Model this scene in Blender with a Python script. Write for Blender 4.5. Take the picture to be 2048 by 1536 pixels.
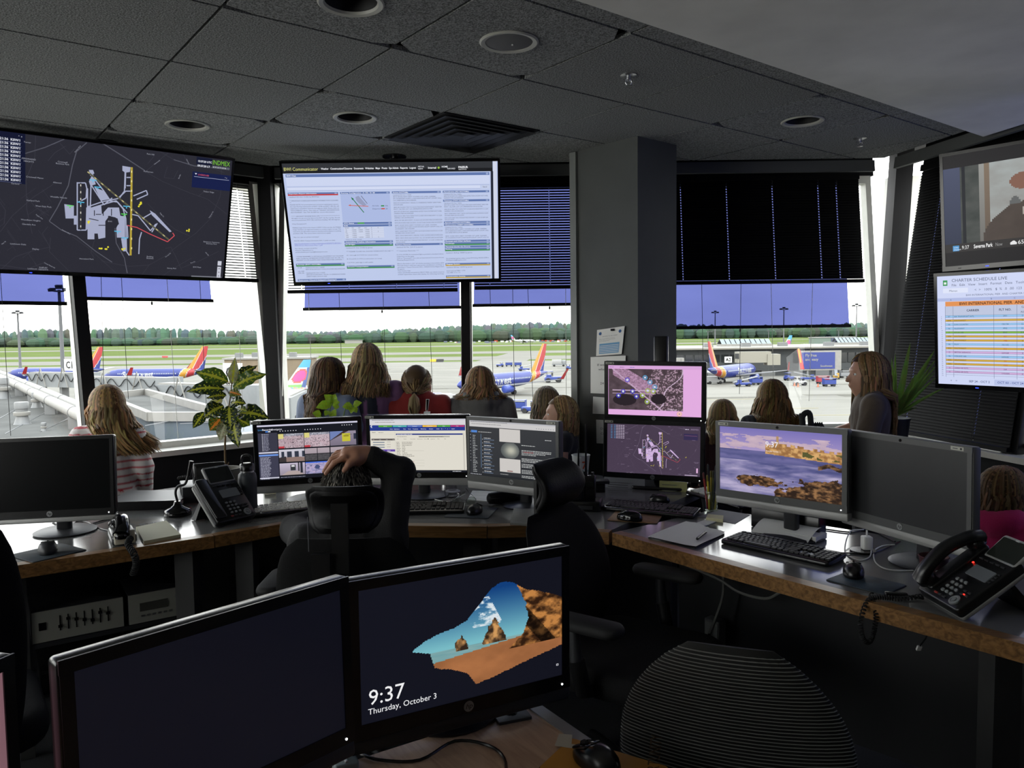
import bpy, bmesh, math, random
import numpy as np
from mathutils import Vector, Matrix

for o in list(bpy.data.objects): bpy.data.objects.remove(o, do_unlink=True)
SC = bpy.context.scene
COL = SC.collection
random.seed(7); RNG = np.random.default_rng(11)
PI = math.pi

# ------------------------------------------------------------------ camera
FPX, PITCH, ROLL, CZ = 1569.4, math.radians(3.7225), math.radians(-0.72), 1.5
def _axes():
    cp, sp, cr, sr = math.cos(PITCH), math.sin(PITCH), math.cos(ROLL), math.sin(ROLL)
    X = Vector((1, 0, 0)); Fw = Vector((0, cp, -sp)); U = Vector((0, sp, cp))
    return X*cr + U*sr, -X*sr + U*cr, Fw
CR, CU, CF = _axes()
cam = bpy.data.cameras.new('camera'); camo = bpy.data.objects.new('camera', cam); COL.objects.link(camo)
cam.sensor_width = 36; cam.lens = FPX/2048*36; cam.clip_start = .05; cam.clip_end = 12000
mw = Matrix.Identity(4)
for i in range(3):
    mw[i][0] = CR[i]; mw[i][1] = CU[i]; mw[i][2] = -CF[i]
mw.translation = Vector((0, 0, CZ)); camo.matrix_world = mw
SC.camera = camo
SC.view_settings.view_transform = 'Standard'; SC.view_settings.look = 'None'
SC.view_settings.exposure = 0.0; SC.view_settings.gamma = 1; SC.view_settings.use_curve_mapping = False

# ------------------------------------------------------------------ sky (bright overcast) and a soft hazy sun behind the building
wd = bpy.data.worlds.new('overcast_sky'); SC.world = wd; wd.use_nodes = True
nt = wd.node_tree; nt.nodes.clear()
n_out = nt.nodes.new('ShaderNodeOutputWorld'); n_bg = nt.nodes.new('ShaderNodeBackground')
n_tc = nt.nodes.new('ShaderNodeTexCoord'); n_sep = nt.nodes.new('ShaderNodeSeparateXYZ')
n_rp = nt.nodes.new('ShaderNodeValToRGB'); n_no = nt.nodes.new('ShaderNodeTexNoise'); n_mx = nt.nodes.new('ShaderNodeMix')
n_mp = nt.nodes.new('ShaderNodeMapping'); n_mp.inputs['Scale'].default_value = (1, 1, 4)
n_mx.data_type = 'RGBA'; n_mx.blend_type = 'MULTIPLY'; n_mx.inputs[0].default_value = 1
n_rp.color_ramp.elements[0].position = 0.0; n_rp.color_ramp.elements[0].color = (1.0, .985, .94, 1)
n_rp.color_ramp.elements[1].position = .8; n_rp.color_ramp.elements[1].color = (.86, .93, 1.0, 1)
n_r2 = nt.nodes.new('ShaderNodeValToRGB')
n_r2.color_ramp.elements[0].position = .35; n_r2.color_ramp.elements[0].color = (.80, .81, .82, 1)
n_r2.color_ramp.elements[1].position = .62; n_r2.color_ramp.elements[1].color = (1, 1, 1, 1)
n_no.inputs['Scale'].default_value = 3.0; n_no.inputs['Detail'].default_value = 4
L = nt.links.new
L(n_tc.outputs['Generated'], n_sep.inputs[0]); L(n_sep.outputs[2], n_rp.inputs[0])
L(n_tc.outputs['Generated'], n_mp.inputs[0]); L(n_mp.outputs[0], n_no.inputs['Vector']); L(n_no.outputs[0], n_r2.inputs[0])
L(n_rp.outputs[0], n_mx.inputs[6]); L(n_r2.outputs[0], n_mx.inputs[7]); L(n_mx.outputs[2], n_bg.inputs[0]); L(n_bg.outputs[0], n_out.inputs[0])
n_bg.inputs[1].default_value = 6.0
sun = bpy.data.lights.new('hazy_sun', 'SUN'); sun.energy = 1.6; sun.angle = math.radians(12); sun.color = (1, .96, .88)
suno = bpy.data.objects.new('hazy_sun', sun); COL.objects.link(suno)
suno.rotation_euler = Vector((0, .8, -.6)).to_track_quat('-Z', 'Y').to_euler()

# ------------------------------------------------------------------ pixel helpers (a pixel gives a direction, the surface gives the distance)
def ray(u, v):
    d = CR*((u-1024)) - CU*((v-768)) + CF*FPX
    return d/d.y
CAM = Vector((0, 0, CZ))
def atz(u, v, z): d = ray(u, v); return CAM + d*((z-CZ)/d.z)
def aty(u, v, Y): return CAM + ray(u, v)*Y

# ------------------------------------------------------------------ materials
def lin(c):
    if isinstance(c, str):
        c = [int(c[i:i+2], 16) for i in (0, 2, 4)]
    return tuple((x/255/12.92 if x/255 <= .04045 else ((x/255+.055)/1.055)**2.4) for x in c)
MATS = {}
def mat(name, col=(128,128,128), rough=.5, metal=0, spec=.5, var=0, vscale=8, bump=0, bscale=60, stretch=None, emit=0, vcol=False, sheen=0, coat=0, transl=0):
    if name in MATS: return MATS[name]
    m = bpy.data.materials.new(name); m.use_nodes = True; n = m.node_tree.nodes; l = m.node_tree.links.new
    b = n['Principled BSDF']; base = (*lin(col), 1)
    b.inputs['Base Color'].default_value = base; b.inputs['Roughness'].default_value = rough
    b.inputs['Metallic'].default_value = metal; b.inputs['Specular IOR Level'].default_value = spec
    b.inputs['Sheen Weight'].default_value = sheen; b.inputs['Coat Weight'].default_value = coat
    csock = None
    if vcol:
        a = n.new('ShaderNodeVertexColor'); a.layer_name = 'Col'; csock = a.outputs[0]
    tc = None
    if var or bump:
        tc = n.new('ShaderNodeTexCoord'); mp = n.new('ShaderNodeMapping'); l(tc.outputs['Object'], mp.inputs[0])
        if stretch: mp.inputs['Scale'].default_value = stretch
    if var:
        t = n.new('ShaderNodeTexNoise'); t.inputs['Scale'].default_value = vscale; t.inputs['Detail'].default_value = 6; l(mp.outputs[0], t.inputs['Vector'])
        r = n.new('ShaderNodeValToRGB'); r.color_ramp.elements[0].position = .36; r.color_ramp.elements[1].position = .64
        r.color_ramp.elements[0].color = (1-var,)*3+(1,); r.color_ramp.elements[1].color = (1+var,)*3+(1,)
        l(t.outputs[0], r.inputs[0]); x = n.new('ShaderNodeMix'); x.data_type = 'RGBA'; x.blend_type = 'MULTIPLY'; x.inputs[0].default_value = 1
        x.inputs[6].default_value = base
        if csock: l(csock, x.inputs[6])
        l(r.outputs[0], x.inputs[7]); csock = x.outputs[2]
    if csock: l(csock, b.inputs['Base Color'])
    if bump:
        t = n.new('ShaderNodeTexNoise'); t.inputs['Scale'].default_value = bscale; t.inputs['Detail'].default_value = 5; l(mp.outputs[0], t.inputs['Vector'])
        bp = n.new('ShaderNodeBump'); bp.inputs['Strength'].default_value = bump; bp.inputs['Distance'].default_value = .01
        l(t.outputs[0], bp.inputs['Height']); l(bp.outputs[0], b.inputs['Normal'])
    if emit:
        b.inputs['Emission Strength'].default_value = emit; b.inputs['Emission Color'].default_value = base
        if vcol: l(a.outputs[0], b.inputs['Emission Color']); 
    if transl:
        tr = n.new('ShaderNodeBsdfTranslucent'); tr.inputs[0].default_value = base
        if csock: l(csock, tr.inputs[0])
        ms = n.new('ShaderNodeMixShader'); ms.inputs[0].default_value = transl
        l(b.outputs[0], ms.inputs[1]); l(tr.outputs[0], ms.inputs[2]); l(ms.outputs[0], n['Material Output'].inputs[0])
    MATS[name] = m; return m
def clear_mat(name, tint, gloss=.06, rough=.0):
    if name in MATS: return MATS[name]
    m = bpy.data.materials.new(name); m.use_nodes = True; n = m.node_tree.nodes; l = m.node_tree.links.new; n.clear()
    o = n.new('ShaderNodeOutputMaterial'); t = n.new('ShaderNodeBsdfTransparent'); t.inputs[0].default_value = (*tint, 1)
    g = n.new('ShaderNodeBsdfGlossy'); g.inputs['Roughness'].default_value = rough
    x = n.new('ShaderNodeMixShader'); x.inputs[0].default_value = gloss
    l(t.outputs[0], x.inputs[1]); l(g.outputs[0], x.inputs[2]); l(x.outputs[0], o.inputs[0]); MATS[name] = m; return m
def wood_mat(name, c1, c2, rough=.35, scale=(1.5, 30, 30)):
    if name in MATS: return MATS[name]
    m = mat(name, c1, rough); n = m.node_tree.nodes; l = m.node_tree.links.new
    tc = n.new('ShaderNodeTexCoord'); mp = n.new('ShaderNodeMapping'); mp.inputs['Scale'].default_value = scale
    t = n.new('ShaderNodeTexNoise'); t.inputs['Scale'].default_value = 1.6; t.inputs['Detail'].default_value = 8; t.inputs['Distortion'].default_value = 1.2
    r = n.new('ShaderNodeValToRGB'); r.color_ramp.elements[0].color = (*lin(c1), 1); r.color_ramp.elements[1].color = (*lin(c2), 1)
    r.color_ramp.elements[0].position = .35; r.color_ramp.elements[1].position = .65
    l(tc.outputs['Object'], mp.inputs[0]); l(mp.outputs[0], t.inputs['Vector']); l(t.outputs[0], r.inputs[0]); l(r.outputs[0], n['Principled BSDF'].inputs['Base Color'])
    return m
BLACK = mat('black_plastic', (15,15,17), .27); DARK = mat('dark_grey_plastic', (42,43,46), .45); MID = mat('grey_plastic', (96,97,98), .5)
SILVER = mat('silver_plastic', (150,150,148), .42, .2); CHROME = mat('brushed_metal', (175,176,178), .3, .9); WHITE = mat('white_plastic', (225,225,222), .45)
PAPER = mat('white_paper', (226,226,222), .85); RUBBER = mat('black_rubber', (14,14,15), .75); GLOSSB = mat('gloss_black', (9,9,11), .13)
LEDW = mat('white_led', (255,255,255), .5, emit=3); LEDB = mat('blue_led', (40,60,255), .5, emit=4); LEDR = mat('red_led', (255,40,30), .5, emit=3)
VC = mat('painted_colours', rough=.45, vcol=True); VCM = mat('matte_colours', rough=.9, vcol=True, spec=.05)
SCR = mat('display_panel', (0,0,0), .3, emit=1, vcol=True, spec=.15)
SCR.node_tree.nodes['Principled BSDF'].inputs['Base Color'].default_value = (.004, .004, .005, 1)
for _l in list(SCR.node_tree.links):
    if _l.to_socket.name == 'Base Color': SCR.node_tree.links.remove(_l)

# ------------------------------------------------------------------ mesh helpers
def T(x=0, y=0, z=0): return Matrix.Translation((x, y, z))
def RZ(a): return Matrix.Rotation(a, 4, 'Z')
def RX(a): return Matrix.Rotation(a, 4, 'X')
def RY(a): return Matrix.Rotation(a, 4, 'Y')
class MB:
    def __init__(s): s.v = []; s.f = []; s.c = []; s.col = (1, 1, 1); s.M = None
    def add(s, vs, fs, col=None):
        n = len(s.v); c = col or s.col
        if s.M is not None: vs = [s.M @ Vector(p) for p in vs]
        s.v += [tuple(p) for p in vs]; s.f += [tuple(i+n for i in f) for f in fs]; s.c += [c]*len(fs); return s
    def box(s, c, size, M=None, col=None):
        x, y, z = size[0]/2, size[1]/2, size[2]/2
        vs = [Vector((c[0]+a*x, c[1]+b*y, c[2]+d*z)) for d in (-1, 1) for b in (-1, 1) for a in (-1, 1)]
        if M is not None: vs = [M @ (p-Vector(c)) + Vector(c) for p in vs]
        return s.add(vs, [(0,2,3,1),(4,5,7,6),(0,1,5,4),(2,6,7,3),(0,4,6,2),(1,3,7,5)], col)
    def prism(s, poly, z0, z1, col=None, M=None):
        n = len(poly); vs = [Vector((p[0], p[1], z0)) for p in poly] + [Vector((p[0], p[1], z1)) for p in poly]
        if M is not None: vs = [M @ p for p in vs]
        a = sum(poly[i][0]*poly[(i+1)%n][1]-poly[(i+1)%n][0]*poly[i][1] for i in range(n))
        fs = [tuple(reversed(range(n))), tuple(range(n, 2*n))] + [(i, (i+1)%n, n+(i+1)%n, n+i) for i in range(n)]
        if a < 0: fs = [tuple(reversed(f)) for f in fs]
        return s.add(vs, fs, col)
    def rings(s, rings, cap=True, closed=True, col=None):
        m = len(rings[0]); vs = [p for r in rings for p in r]; fs = []
        for i in range(len(rings)-1):
            for j in range(m if closed else m-1):
                k = (j+1) % m; fs.append((i*m+j, i*m+k, (i+1)*m+k, (i+1)*m+j))
        if cap: fs += [tuple(reversed(range(m))), tuple(range((len(rings)-1)*m, len(rings)*m))]
        return s.add(vs, fs, col)
    def tube(s, pts, r, seg=8, cap=True, col=None, flat=1.0):
        pts = [Vector(p) for p in pts]; n = len(pts); rs = r if isinstance(r, (list, tuple)) else [r]*n
        up = None; R = []
        for i, p in enumerate(pts):
            t = (pts[min(i+1, n-1)]-pts[max(i-1, 0)]); t = t.normalized() if t.length > 1e-9 else Vector((0, 0, 1))
            if up is None:
                up = Vector((0, 0, 1)) if abs(t.z) < .9 else Vector((1, 0, 0))
            a = t.cross(up); a = a.normalized() if a.length > 1e-6 else Vector((1, 0, 0)); b = a.cross(t).normalized(); up = b
            R.append([p + (a*math.cos(2*PI*k/seg) + b*math.sin(2*PI*k/seg)*flat)*rs[i] for k in range(seg)])
        return s.rings(R, cap, True, col)
    def lathe(s, prof, seg=20, c=(0,0,0), M=None, cap=True, col=None):
        R = [[Vector((r*math.cos(2*PI*k/seg), r*math.sin(2*PI*k/seg), z)) for k in range(seg)] for r, z in prof]
        M = (T(*c) @ M) if M is not None else T(*c)
        return s.rings([[M @ p for p in r] for r in R], cap, True, col)
    def rbox(s, w, d, h, r=.01, bev=.004, M=None, col=None, n=4):
        def rr(w, d, r):
            r = max(min(r, w/2-1e-4, d/2-1e-4), 1e-4); o = []
            for cx, cy, a0 in ((w/2-r, d/2-r, 0), (-w/2+r, d/2-r, PI/2), (-w/2+r, -d/2+r, PI), (w/2-r, -d/2+r, 1.5*PI)):
                o += [(cx+r*math.cos(a0+PI/2*k/n), cy+r*math.sin(a0+PI/2*k/n)) for k in range(n+1)]
            return o
        bev = min(bev, h/2-1e-5)
        lv = [(rr(w-2*bev, d-2*bev, r-bev), -h/2), (rr(w-.6*bev, d-.6*bev, r), -h/2+.3*bev), (rr(w, d, r), -h/2+bev), (rr(w, d, r), h/2-bev), (rr(w-.6*bev, d-.6*bev, r), h/2-.3*bev), (rr(w-2*bev, d-2*bev, r-bev), h/2)]
        R = [[Vector((x, y, z)) for x, y in p] for p, z in lv]
        if M is not None: R = [[M @ q for q in p] for p in R]
        return s.rings(R, True, True, col)
    def ell(s, c, r, seg=14, rg=8, M=None, col=None):
        R = []
        for i in range(rg+1):
            a = PI*i/rg; q = max(math.sin(a), .02)
            R.append([Vector((r[0]*q*math.cos(2*PI*k/seg), r[1]*q*math.sin(2*PI*k/seg), -r[2]*math.cos(a))) for k in range(seg)])
        if M is not None: R = [[M @ p for p in x] for x in R]
        return s.rings([[p+Vector(c) for p in x] for x in R], True, True, col)
    def build(s, name, m, parent=None, smooth=False, M=None, kind=None, label=None):
        me = bpy.data.meshes.new(name); me.from_pydata(s.v, [], s.f); me.update()
        if m in (VC, VCM, SCR) or any(n.type == 'VERTEX_COLOR' for n in m.node_tree.nodes):
            ca = me.color_attributes.new('Col', 'FLOAT_COLOR', 'CORNER'); ls = np.zeros(len(me.polygons), np.int32); me.polygons.foreach_get('loop_total', ls)
            cc = np.repeat(np.concatenate([np.array(s.c, np.float32).reshape(-1, 3), np.ones((len(s.c), 1), np.float32)], 1), ls, 0)
            ca.data.foreach_set('color', cc.ravel())
        me.materials.append(m)
        if smooth: me.shade_smooth(); me.set_sharp_from_angle(angle=math.radians(smooth if smooth is not True else 50))
        return link(name, me, parent, M, kind, label)
def link(name, me, parent=None, M=None, kind=None, label=None):
    o = bpy.data.objects.new(name, me); COL.objects.link(o)
    if parent: o.parent = parent
    if M is not None: o.matrix_basis = M
    if kind: o['kind'] = kind
    if label: o['label'] = label
    return o
def thing(name, label, cat, M=None, group=None, kind=None):
    o = bpy.data.objects.new(name, None); COL.objects.link(o); o.empty_display_size = .1
    if M is not None: o.matrix_world = M
    return tag(o, label, cat, group, kind)
def tag(o, label, cat, group=None, kind=None):
    o['label'] = label; o['category'] = cat
    if group: o['group'] = group
    if kind: o['kind'] = kind
    return o
def struct(o, label=None):
    o['kind'] = 'structure'
    if label: o['label'] = label
    return o
def sempty(name, label=None):
    o = bpy.data.objects.new(name, None); COL.objects.link(o); return struct(o, label)
def dup(o, M=None, label=None, parent=None, group=None):
    c = o.copy(); COL.objects.link(c)
    if parent is not None: c.parent = parent
    if M is not None: c.matrix_basis = M
    if label: c['label'] = label
    if group: c['group'] = group
    for ch in list(o.children): dup(ch, None, None, c)
    return c
def spline(pts, n=24):
    P = [Vector(p) for p in pts]; P = [P[0]*2-P[1]] + P + [P[-1]*2-P[-2]]; out = []; k = len(P)-3
    for i in range(n+1):
        t = i/n*k; j = min(int(t), k-1); t -= j; a, b, c, d = P[j:j+4]
        out.append(.5*((2*b)+(c-a)*t+(2*a-5*b+4*c-d)*t*t+(3*b-a-3*c+d)*t**3))
    return out
_tx = {}
def textmesh(s, bold=0):
    """2-D outline mesh of a string, cap height about 0.7 of size 1, origin at left baseline"""
    k = (s, bold)
    if k in _tx: return _tx[k]
    cu = bpy.data.curves.new('t', 'FONT'); cu.body = s; cu.size = 1; cu.resolution_u = 2; cu.offset = bold
    o = bpy.data.objects.new('t', cu); COL.objects.link(o); dg = bpy.context.evaluated_depsgraph_get(); dg.update()
    me = o.evaluated_get(dg).to_mesh(); vs = [(v.co.x, v.co.y) for v in me.vertices]; fs = [tuple(p.vertices) for p in me.polygons]
    o.evaluated_get(dg).to_mesh_clear(); bpy.data.objects.remove(o); bpy.data.curves.remove(cu)
    w = max([v[0] for v in vs] or [0]); _tx[k] = (vs, fs, w); return _tx[k]

# numpy value noise
def vnoise(x, y, seed=0):
    xi, yi = np.floor(x).astype(int), np.floor(y).astype(int); fx, fy = x-xi, y-yi; fx, fy = fx*fx*(3-2*fx), fy*fy*(3-2*fy)
    def h(a, b):
        n = (a*374761393 + b*668265263 + seed*974711) & 0x7fffffff; n = ((n ^ (n >> 13))*1274126177) & 0x7fffffff; return ((n ^ (n >> 16)) & 0xffff)/65535.
    return (h(xi, yi)*(1-fx)+h(xi+1, yi)*fx)*(1-fy)+(h(xi, yi+1)*(1-fx)+h(xi+1, yi+1)*fx)*fy
def fbm(x, y, o=4, seed=0):
    r = 0; a = .5
    for i in range(o): r = r+a*vnoise(x*2**i, y*2**i, seed+i); a *= .5
    return r
def mixc(a, b, t):
    a, b = np.asarray(a, float), np.asarray(b, float); t = np.clip(t, 0, 1)[..., None]; return a*(1-t)+b*t
def wherec(m, a, b): return np.where(m[..., None], a, b)
def slin(c): c = np.clip(np.asarray(c)/255., 0, 1); return np.where(c <= .04045, c/12.92, ((c+.055)/1.055)**2.4)
class Canvas:
    """flat screen picture: coloured faces in a W x H frame (y down), drawn on thin layers over the panel"""
    def __init__(s, W, H, w, h): s.W, s.H, s.w, s.h = W, H, w, h; s.mb = MB()
    def P(s, x, y, l): return (-s.w/2+x/s.W*s.w, -.0004*l, s.h/2-y/s.H*s.h)
    def rect(s, x0, y0, x1, y1, col, l=1): s.mb.add([s.P(x0, y1, l), s.P(x1, y1, l), s.P(x1, y0, l), s.P(x0, y0, l)], [(0,1,2,3)], lin(col))
    def poly(s, pts, col, l=1): s.mb.add([s.P(x, y, l) for x, y in pts], [tuple(range(len(pts)))], lin(col))
    def line(s, pts, w, col, l=1):
        for (x0, y0), (x1, y1) in zip(pts[:-1], pts[1:]):
            d = math.hypot(x1-x0, y1-y0) or 1; a, b = -(y1-y0)/d*w/2, (x1-x0)/d*w/2
            s.mb.add([s.P(x0+a, y0+b, l), s.P(x1+a, y1+b, l), s.P(x1-a, y1-b, l), s.P(x0-a, y0-b, l)], [(0,1,2,3)], lin(col))
    def disc(s, x, y, r, col, l=1, n=16): s.poly([(x+r*math.cos(2*PI*k/n), y+r*math.sin(2*PI*k/n)) for k in range(n)], col, l)
    def ring(s, x, y, r, w, col, l=1, n=18): s.line([(x+r*math.cos(2*PI*k/n), y+r*math.sin(2*PI*k/n)) for k in range(n+1)], w, col, l)
    def text(s, x, y, t, size, col, l=2, wmax=None, bold=0, align='l', rot=0):
        vs, fs, w = textmesh(t, bold); sx = size
        if wmax and w*size > wmax: sx = wmax/w
        ox = {'l': 0, 'c': -w*sx/2, 'r': -w*sx}[align]; c, q = math.cos(rot), math.sin(rot)
        s.mb.add([s.P(x+(ox+a*sx)*c+b*size*q, y-b*size*c+(ox+a*sx)*q, l) for a, b in vs], fs, lin(col))
    def words(s, x, y, w, size, col, l=2, fill=.95):
        e = x+w*fill*random.uniform(.75, 1)
        while x < e:
            k = size*random.uniform(.8, 3.2); s.rect(x, y-size*.55, min(x+k, e), y, col, l); x += k+size*.45
    def para(s, x, y, w, n, size, col, l=2, lead=1.5):
        for i in range(n): s.words(x, y+i*size*lead, w*(1 if i < n-1 else .6), size, col, l)
    def image(s, x0, y0, x1, y1, nx, ny, fn, l=1):
        U, V = np.meshgrid((np.arange(nx)+.5)/nx, (np.arange(ny)+.5)/ny); rgb = slin(fn(U, V)).reshape(-1, 3)
        xs = np.linspace(x0, x1, nx+1); ys = np.linspace(y0, y1, ny+1)
        vs = [s.P(x, y, l) for y in ys for x in xs]; m = nx+1
        fs = [(j*m+m+i, j*m+m+i+1, j*m+i+1, j*m+i) for j in range(ny) for i in range(nx)]
        n = len(s.mb.v); s.mb.v += vs; s.mb.f += [tuple(i+n for i in f) for f in fs]; s.mb.c += [tuple(c) for c in rgb]
    def build(s, parent, M): return s.mb.build('screen_picture', SCR, parent, M=M)

# implicit bodies: round cones and ellipsoids blended into one skin, meshed with surface nets
def sdf_mesh(prims, res):
    lo = np.array([1e9]*3); hi = -lo
    for p in prims:
        if p[0] == 'c': r = max(p[3], p[4]); q = [np.array(p[1]), np.array(p[2])]
        else: r = max(p[2]); q = [np.array(p[1])]
        if len(p) > 6 and p[6]: continue
        for x in q: lo = np.minimum(lo, x-r); hi = np.maximum(hi, x+r)
    lo -= 3*res; hi += 3*res; n = np.ceil((hi-lo)/res).astype(int)+1
    Fd = np.full(n, .3, np.float32); ax = [lo[i]+res*np.arange(n[i]) for i in range(3)]
    for p in prims:
        k = p[5]
        neg = len(p) > 6 and p[6]
        if p[0] == 'c': a, b = np.array(p[1], float), np.array(p[2], float); r = max(p[3], p[4]); l2, h2 = np.minimum(a, b)-r, np.maximum(a, b)+r
        else: a = np.array(p[1], float); r = max(p[2]); l2, h2 = a-r, a+r
        pad = k+3*res; i0 = np.clip(np.floor((l2-pad-lo)/res).astype(int), 0, n-1); i1 = np.clip(np.ceil((h2+pad-lo)/res).astype(int)+1, 1, n)
        if np.any(i1 <= i0): continue
        X, Y, Z = np.meshgrid(ax[0][i0[0]:i1[0]], ax[1][i0[1]:i1[1]], ax[2][i0[2]:i1[2]], indexing='ij', sparse=True)
        if p[0] == 'c':
            ba = b-a; L2 = float(ba@ba) or 1e-9; t = np.clip(((X-a[0])*ba[0]+(Y-a[1])*ba[1]+(Z-a[2])*ba[2])/L2, 0, 1)
            d = np.sqrt((X-a[0]-t*ba[0])**2+(Y-a[1]-t*ba[1])**2+(Z-a[2]-t*ba[2])**2)-(p[3]+(p[4]-p[3])*t)
        else:
            rx, ry, rz = p[2]; yaw = p[7] if len(p) > 7 else 0; cx, sx = math.cos(yaw), math.sin(yaw); dx, dy = X-a[0], Y-a[1]
            q0, q1, q2 = (dx*cx+dy*sx)/rx, (-dx*sx+dy*cx)/ry, (Z-a[2])/rz
            k0 = np.sqrt(q0**2+q1**2+q2**2); k1 = np.sqrt((q0/rx)**2+(q1/ry)**2+(q2/rz)**2)+1e-9; d = k0*(k0-1)/k1
        S = Fd[i0[0]:i1[0], i0[1]:i1[1], i0[2]:i1[2]]
        if neg: d = -d; h = np.maximum(k-np.abs(S-d), 0)/max(k, 1e-6); S[...] = np.maximum(S, d)+h*h*k*.25
        else: h = np.maximum(k-np.abs(S-d), 0)/max(k, 1e-6); S[...] = np.minimum(S, d)-h*h*k*.25
    s = Fd < 0; nx, ny, nz = [m-1 for m in n]; cnt = np.zeros((nx, ny, nz), np.int8)
    acc = np.zeros((nx, ny, nz, 3), np.float32); num = np.zeros((nx, ny, nz), np.float32)
    sl = lambda o: tuple(slice(o[i], o[i]+(nx, ny, nz)[i]) for i in range(3))
    for axn in range(3):
        o1, o2 = [i for i in range(3) if i != axn]
        for a in (0, 1):
            for b in (0, 1):
                o = [0, 0, 0]; o[o1] = a; o[o2] = b; e = list(o); e[axn] = 1
                f0, f1 = Fd[sl(o)], Fd[sl(e)]; m = (f0 < 0) != (f1 < 0); t = np.where(m, f0/np.where(m, f0-f1, 1), 0)
                num += m; acc[..., axn] += t; acc[..., o1] += m*a; acc[..., o2] += m*b
    act = num > 0; idx = np.full((nx, ny, nz), -1, np.int64); idx[act] = np.arange(act.sum())
    g = np.argwhere(act); V = (g+acc[act]/num[act][:, None])*res+lo; FS = []
    for axn in range(3):
        o1, o2 = [(1, 2), (2, 0), (0, 1)][axn]; A = [slice(None)]*3; B = [slice(None)]*3; A[axn] = slice(0, -1); B[axn] = slice(1, None)
        s0, s1 = s[tuple(A)], s[tuple(B)]; e = np.argwhere(s0 != s1); e = e[(e[:, o1] > 0) & (e[:, o2] > 0) & (e[:, o1] < n[o1]-1) & (e[:, o2] < n[o2]-1)]
        if not len(e): continue
        fl = s0[tuple(e.T)]; q = []
        for da, db in ((-1, -1), (0, -1), (0, 0), (-1, 0)):
            k = e.copy(); k[:, o1] += da; k[:, o2] += db; q.append(idx[tuple(k.T)])
        q = np.stack(q, 1); q[~fl] = q[~fl][:, ::-1]; FS.append(q)
    Fc = np.concatenate(FS); Fc = Fc[(Fc >= 0).all(1)]
    return V, Fc
def sdf_obj(name, prims, res, m, parent=None, M=None, label=None, colfn=None, fold=0):
    V, Fc = sdf_mesh(prims, res)
    if fold:   # cloth folds: real displacement of the surface
        s = np.array([[1, .3, .25]])*26; q = V*s; d = (fbm(q[:, 0]+q[:, 1], q[:, 2]+.3*q[:, 1], 3, 5)-.45)*fold
        c = V.mean(0); r = V-c; r[:, 2] = 0; r /= (np.linalg.norm(r, axis=1, keepdims=True)+1e-6); V = V+r*d[:, None]
    me = bpy.data.meshes.new(name); me.vertices.add(len(V)); me.vertices.foreach_set('co', V.astype(np.float32).ravel())
    me.loops.add(len(Fc)*4); me.loops.foreach_set('vertex_index', Fc.astype(np.int32).ravel()); me.polygons.add(len(Fc))
    me.polygons.foreach_set('loop_start', np.arange(len(Fc), dtype=np.int32)*4); me.update(calc_edges=True); me.validate()
    if colfn is not None:
        ca = me.color_attributes.new('Col', 'FLOAT_COLOR', 'POINT'); c = np.ones((len(V), 4), np.float32); c[:, :3] = colfn(V); ca.data.foreach_set('color', c.ravel())
    me.materials.append(m); me.shade_smooth()
    return link(name, me, parent, M, None, label)
# ================================================================== ROOM SHELL
CEIL = 2.544; SILL = .86; HEAD = 2.5; LEAN = .15; GOFF = .14
C1 = Vector((-1.46, 4.86, 0)); C2 = Vector((2.27, 4.86, 0))
DL = Vector((.742, .670, 0)).normalized(); DR = Vector((.2, -.98, 0)).normalized(); DM = Vector((1, 0, 0))
L1 = C1-DL*3.3; R1 = C2+DR*3.4
LINES = {'left': (L1, DL, Vector((-DL.y, DL.x, 0)), 3.3), 'mid': (C1, DM, Vector((0, 1, 0)), (C2-C1).length), 'right': (C2, DR, Vector((-DR.y, DR.x, 0)), 3.4)}
def G(ln, s, z, off=0):
    p, d, n, _ = LINES[ln]; return p+d*s+n*(GOFF+(z-SILL)*LEAN+off)+Vector((0, 0, z))
ROOM = [(L1.x, L1.y), (C1.x, C1.y), (C2.x, C2.y), (R1.x, R1.y), (R1.x, -2.6), (L1.x, -2.6)]
def clip(poly, px, py, nx, ny):
    out = []
    for i, a in enumerate(poly):
        b = poly[(i+1) % len(poly)]; da = (a[0]-px)*nx+(a[1]-py)*ny; db = (b[0]-px)*nx+(b[1]-py)*ny
        if da >= 0: out.append(a)
        if (da >= 0) != (db >= 0): t = da/(da-db); out.append((a[0]+t*(b[0]-a[0]), a[1]+t*(b[1]-a[1])))
    return out
def clip_room(poly, e=.0):
    n = len(ROOM)
    for i in range(n):
        a, b = ROOM[i], ROOM[(i+1) % n]; d = math.hypot(b[0]-a[0], b[1]-a[1]); nx, ny = (b[1]-a[1])/d, -(b[0]-a[0])/d
        poly = clip(poly, a[0]-nx*e, a[1]-ny*e, nx, ny)
        if len(poly) < 3: return []
    return poly
WALLM = mat('dark_wall_paint', (58,60,60), .65, var=.06, vscale=3, bump=.05, bscale=200)
BLKW = mat('black_wall_paint', (20,21,23), .7, spec=.2)
FLOORM = mat('dark_carpet', (34,35,38), .95, var=.35, vscale=220, bump=.4, bscale=400)
TILE = mat('speckled_ceiling_tile', (124,126,125), .95, var=.6, vscale=170, bump=.5, bscale=170)
PLEN = mat('ceiling_grid_black', (12,12,13), .9); SOFF = mat('soffit_paint', (232,232,225), .8, var=.10, vscale=2.2, bump=.12, bscale=1.5)
FRAME = mat('window_frame_paint', (205,206,198), .5, var=.04, vscale=10); MULL = mat('mullion_cover', (16,16,18), .6, spec=.25)
GLASS = clear_mat('window_glass', (.955, .965, .955), .035); SHADE = clear_mat('blue_film', (.040, .048, .135), .03, .25)
SILLM = mat('pale_sill', (196,194,186), .35, var=.05)

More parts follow.
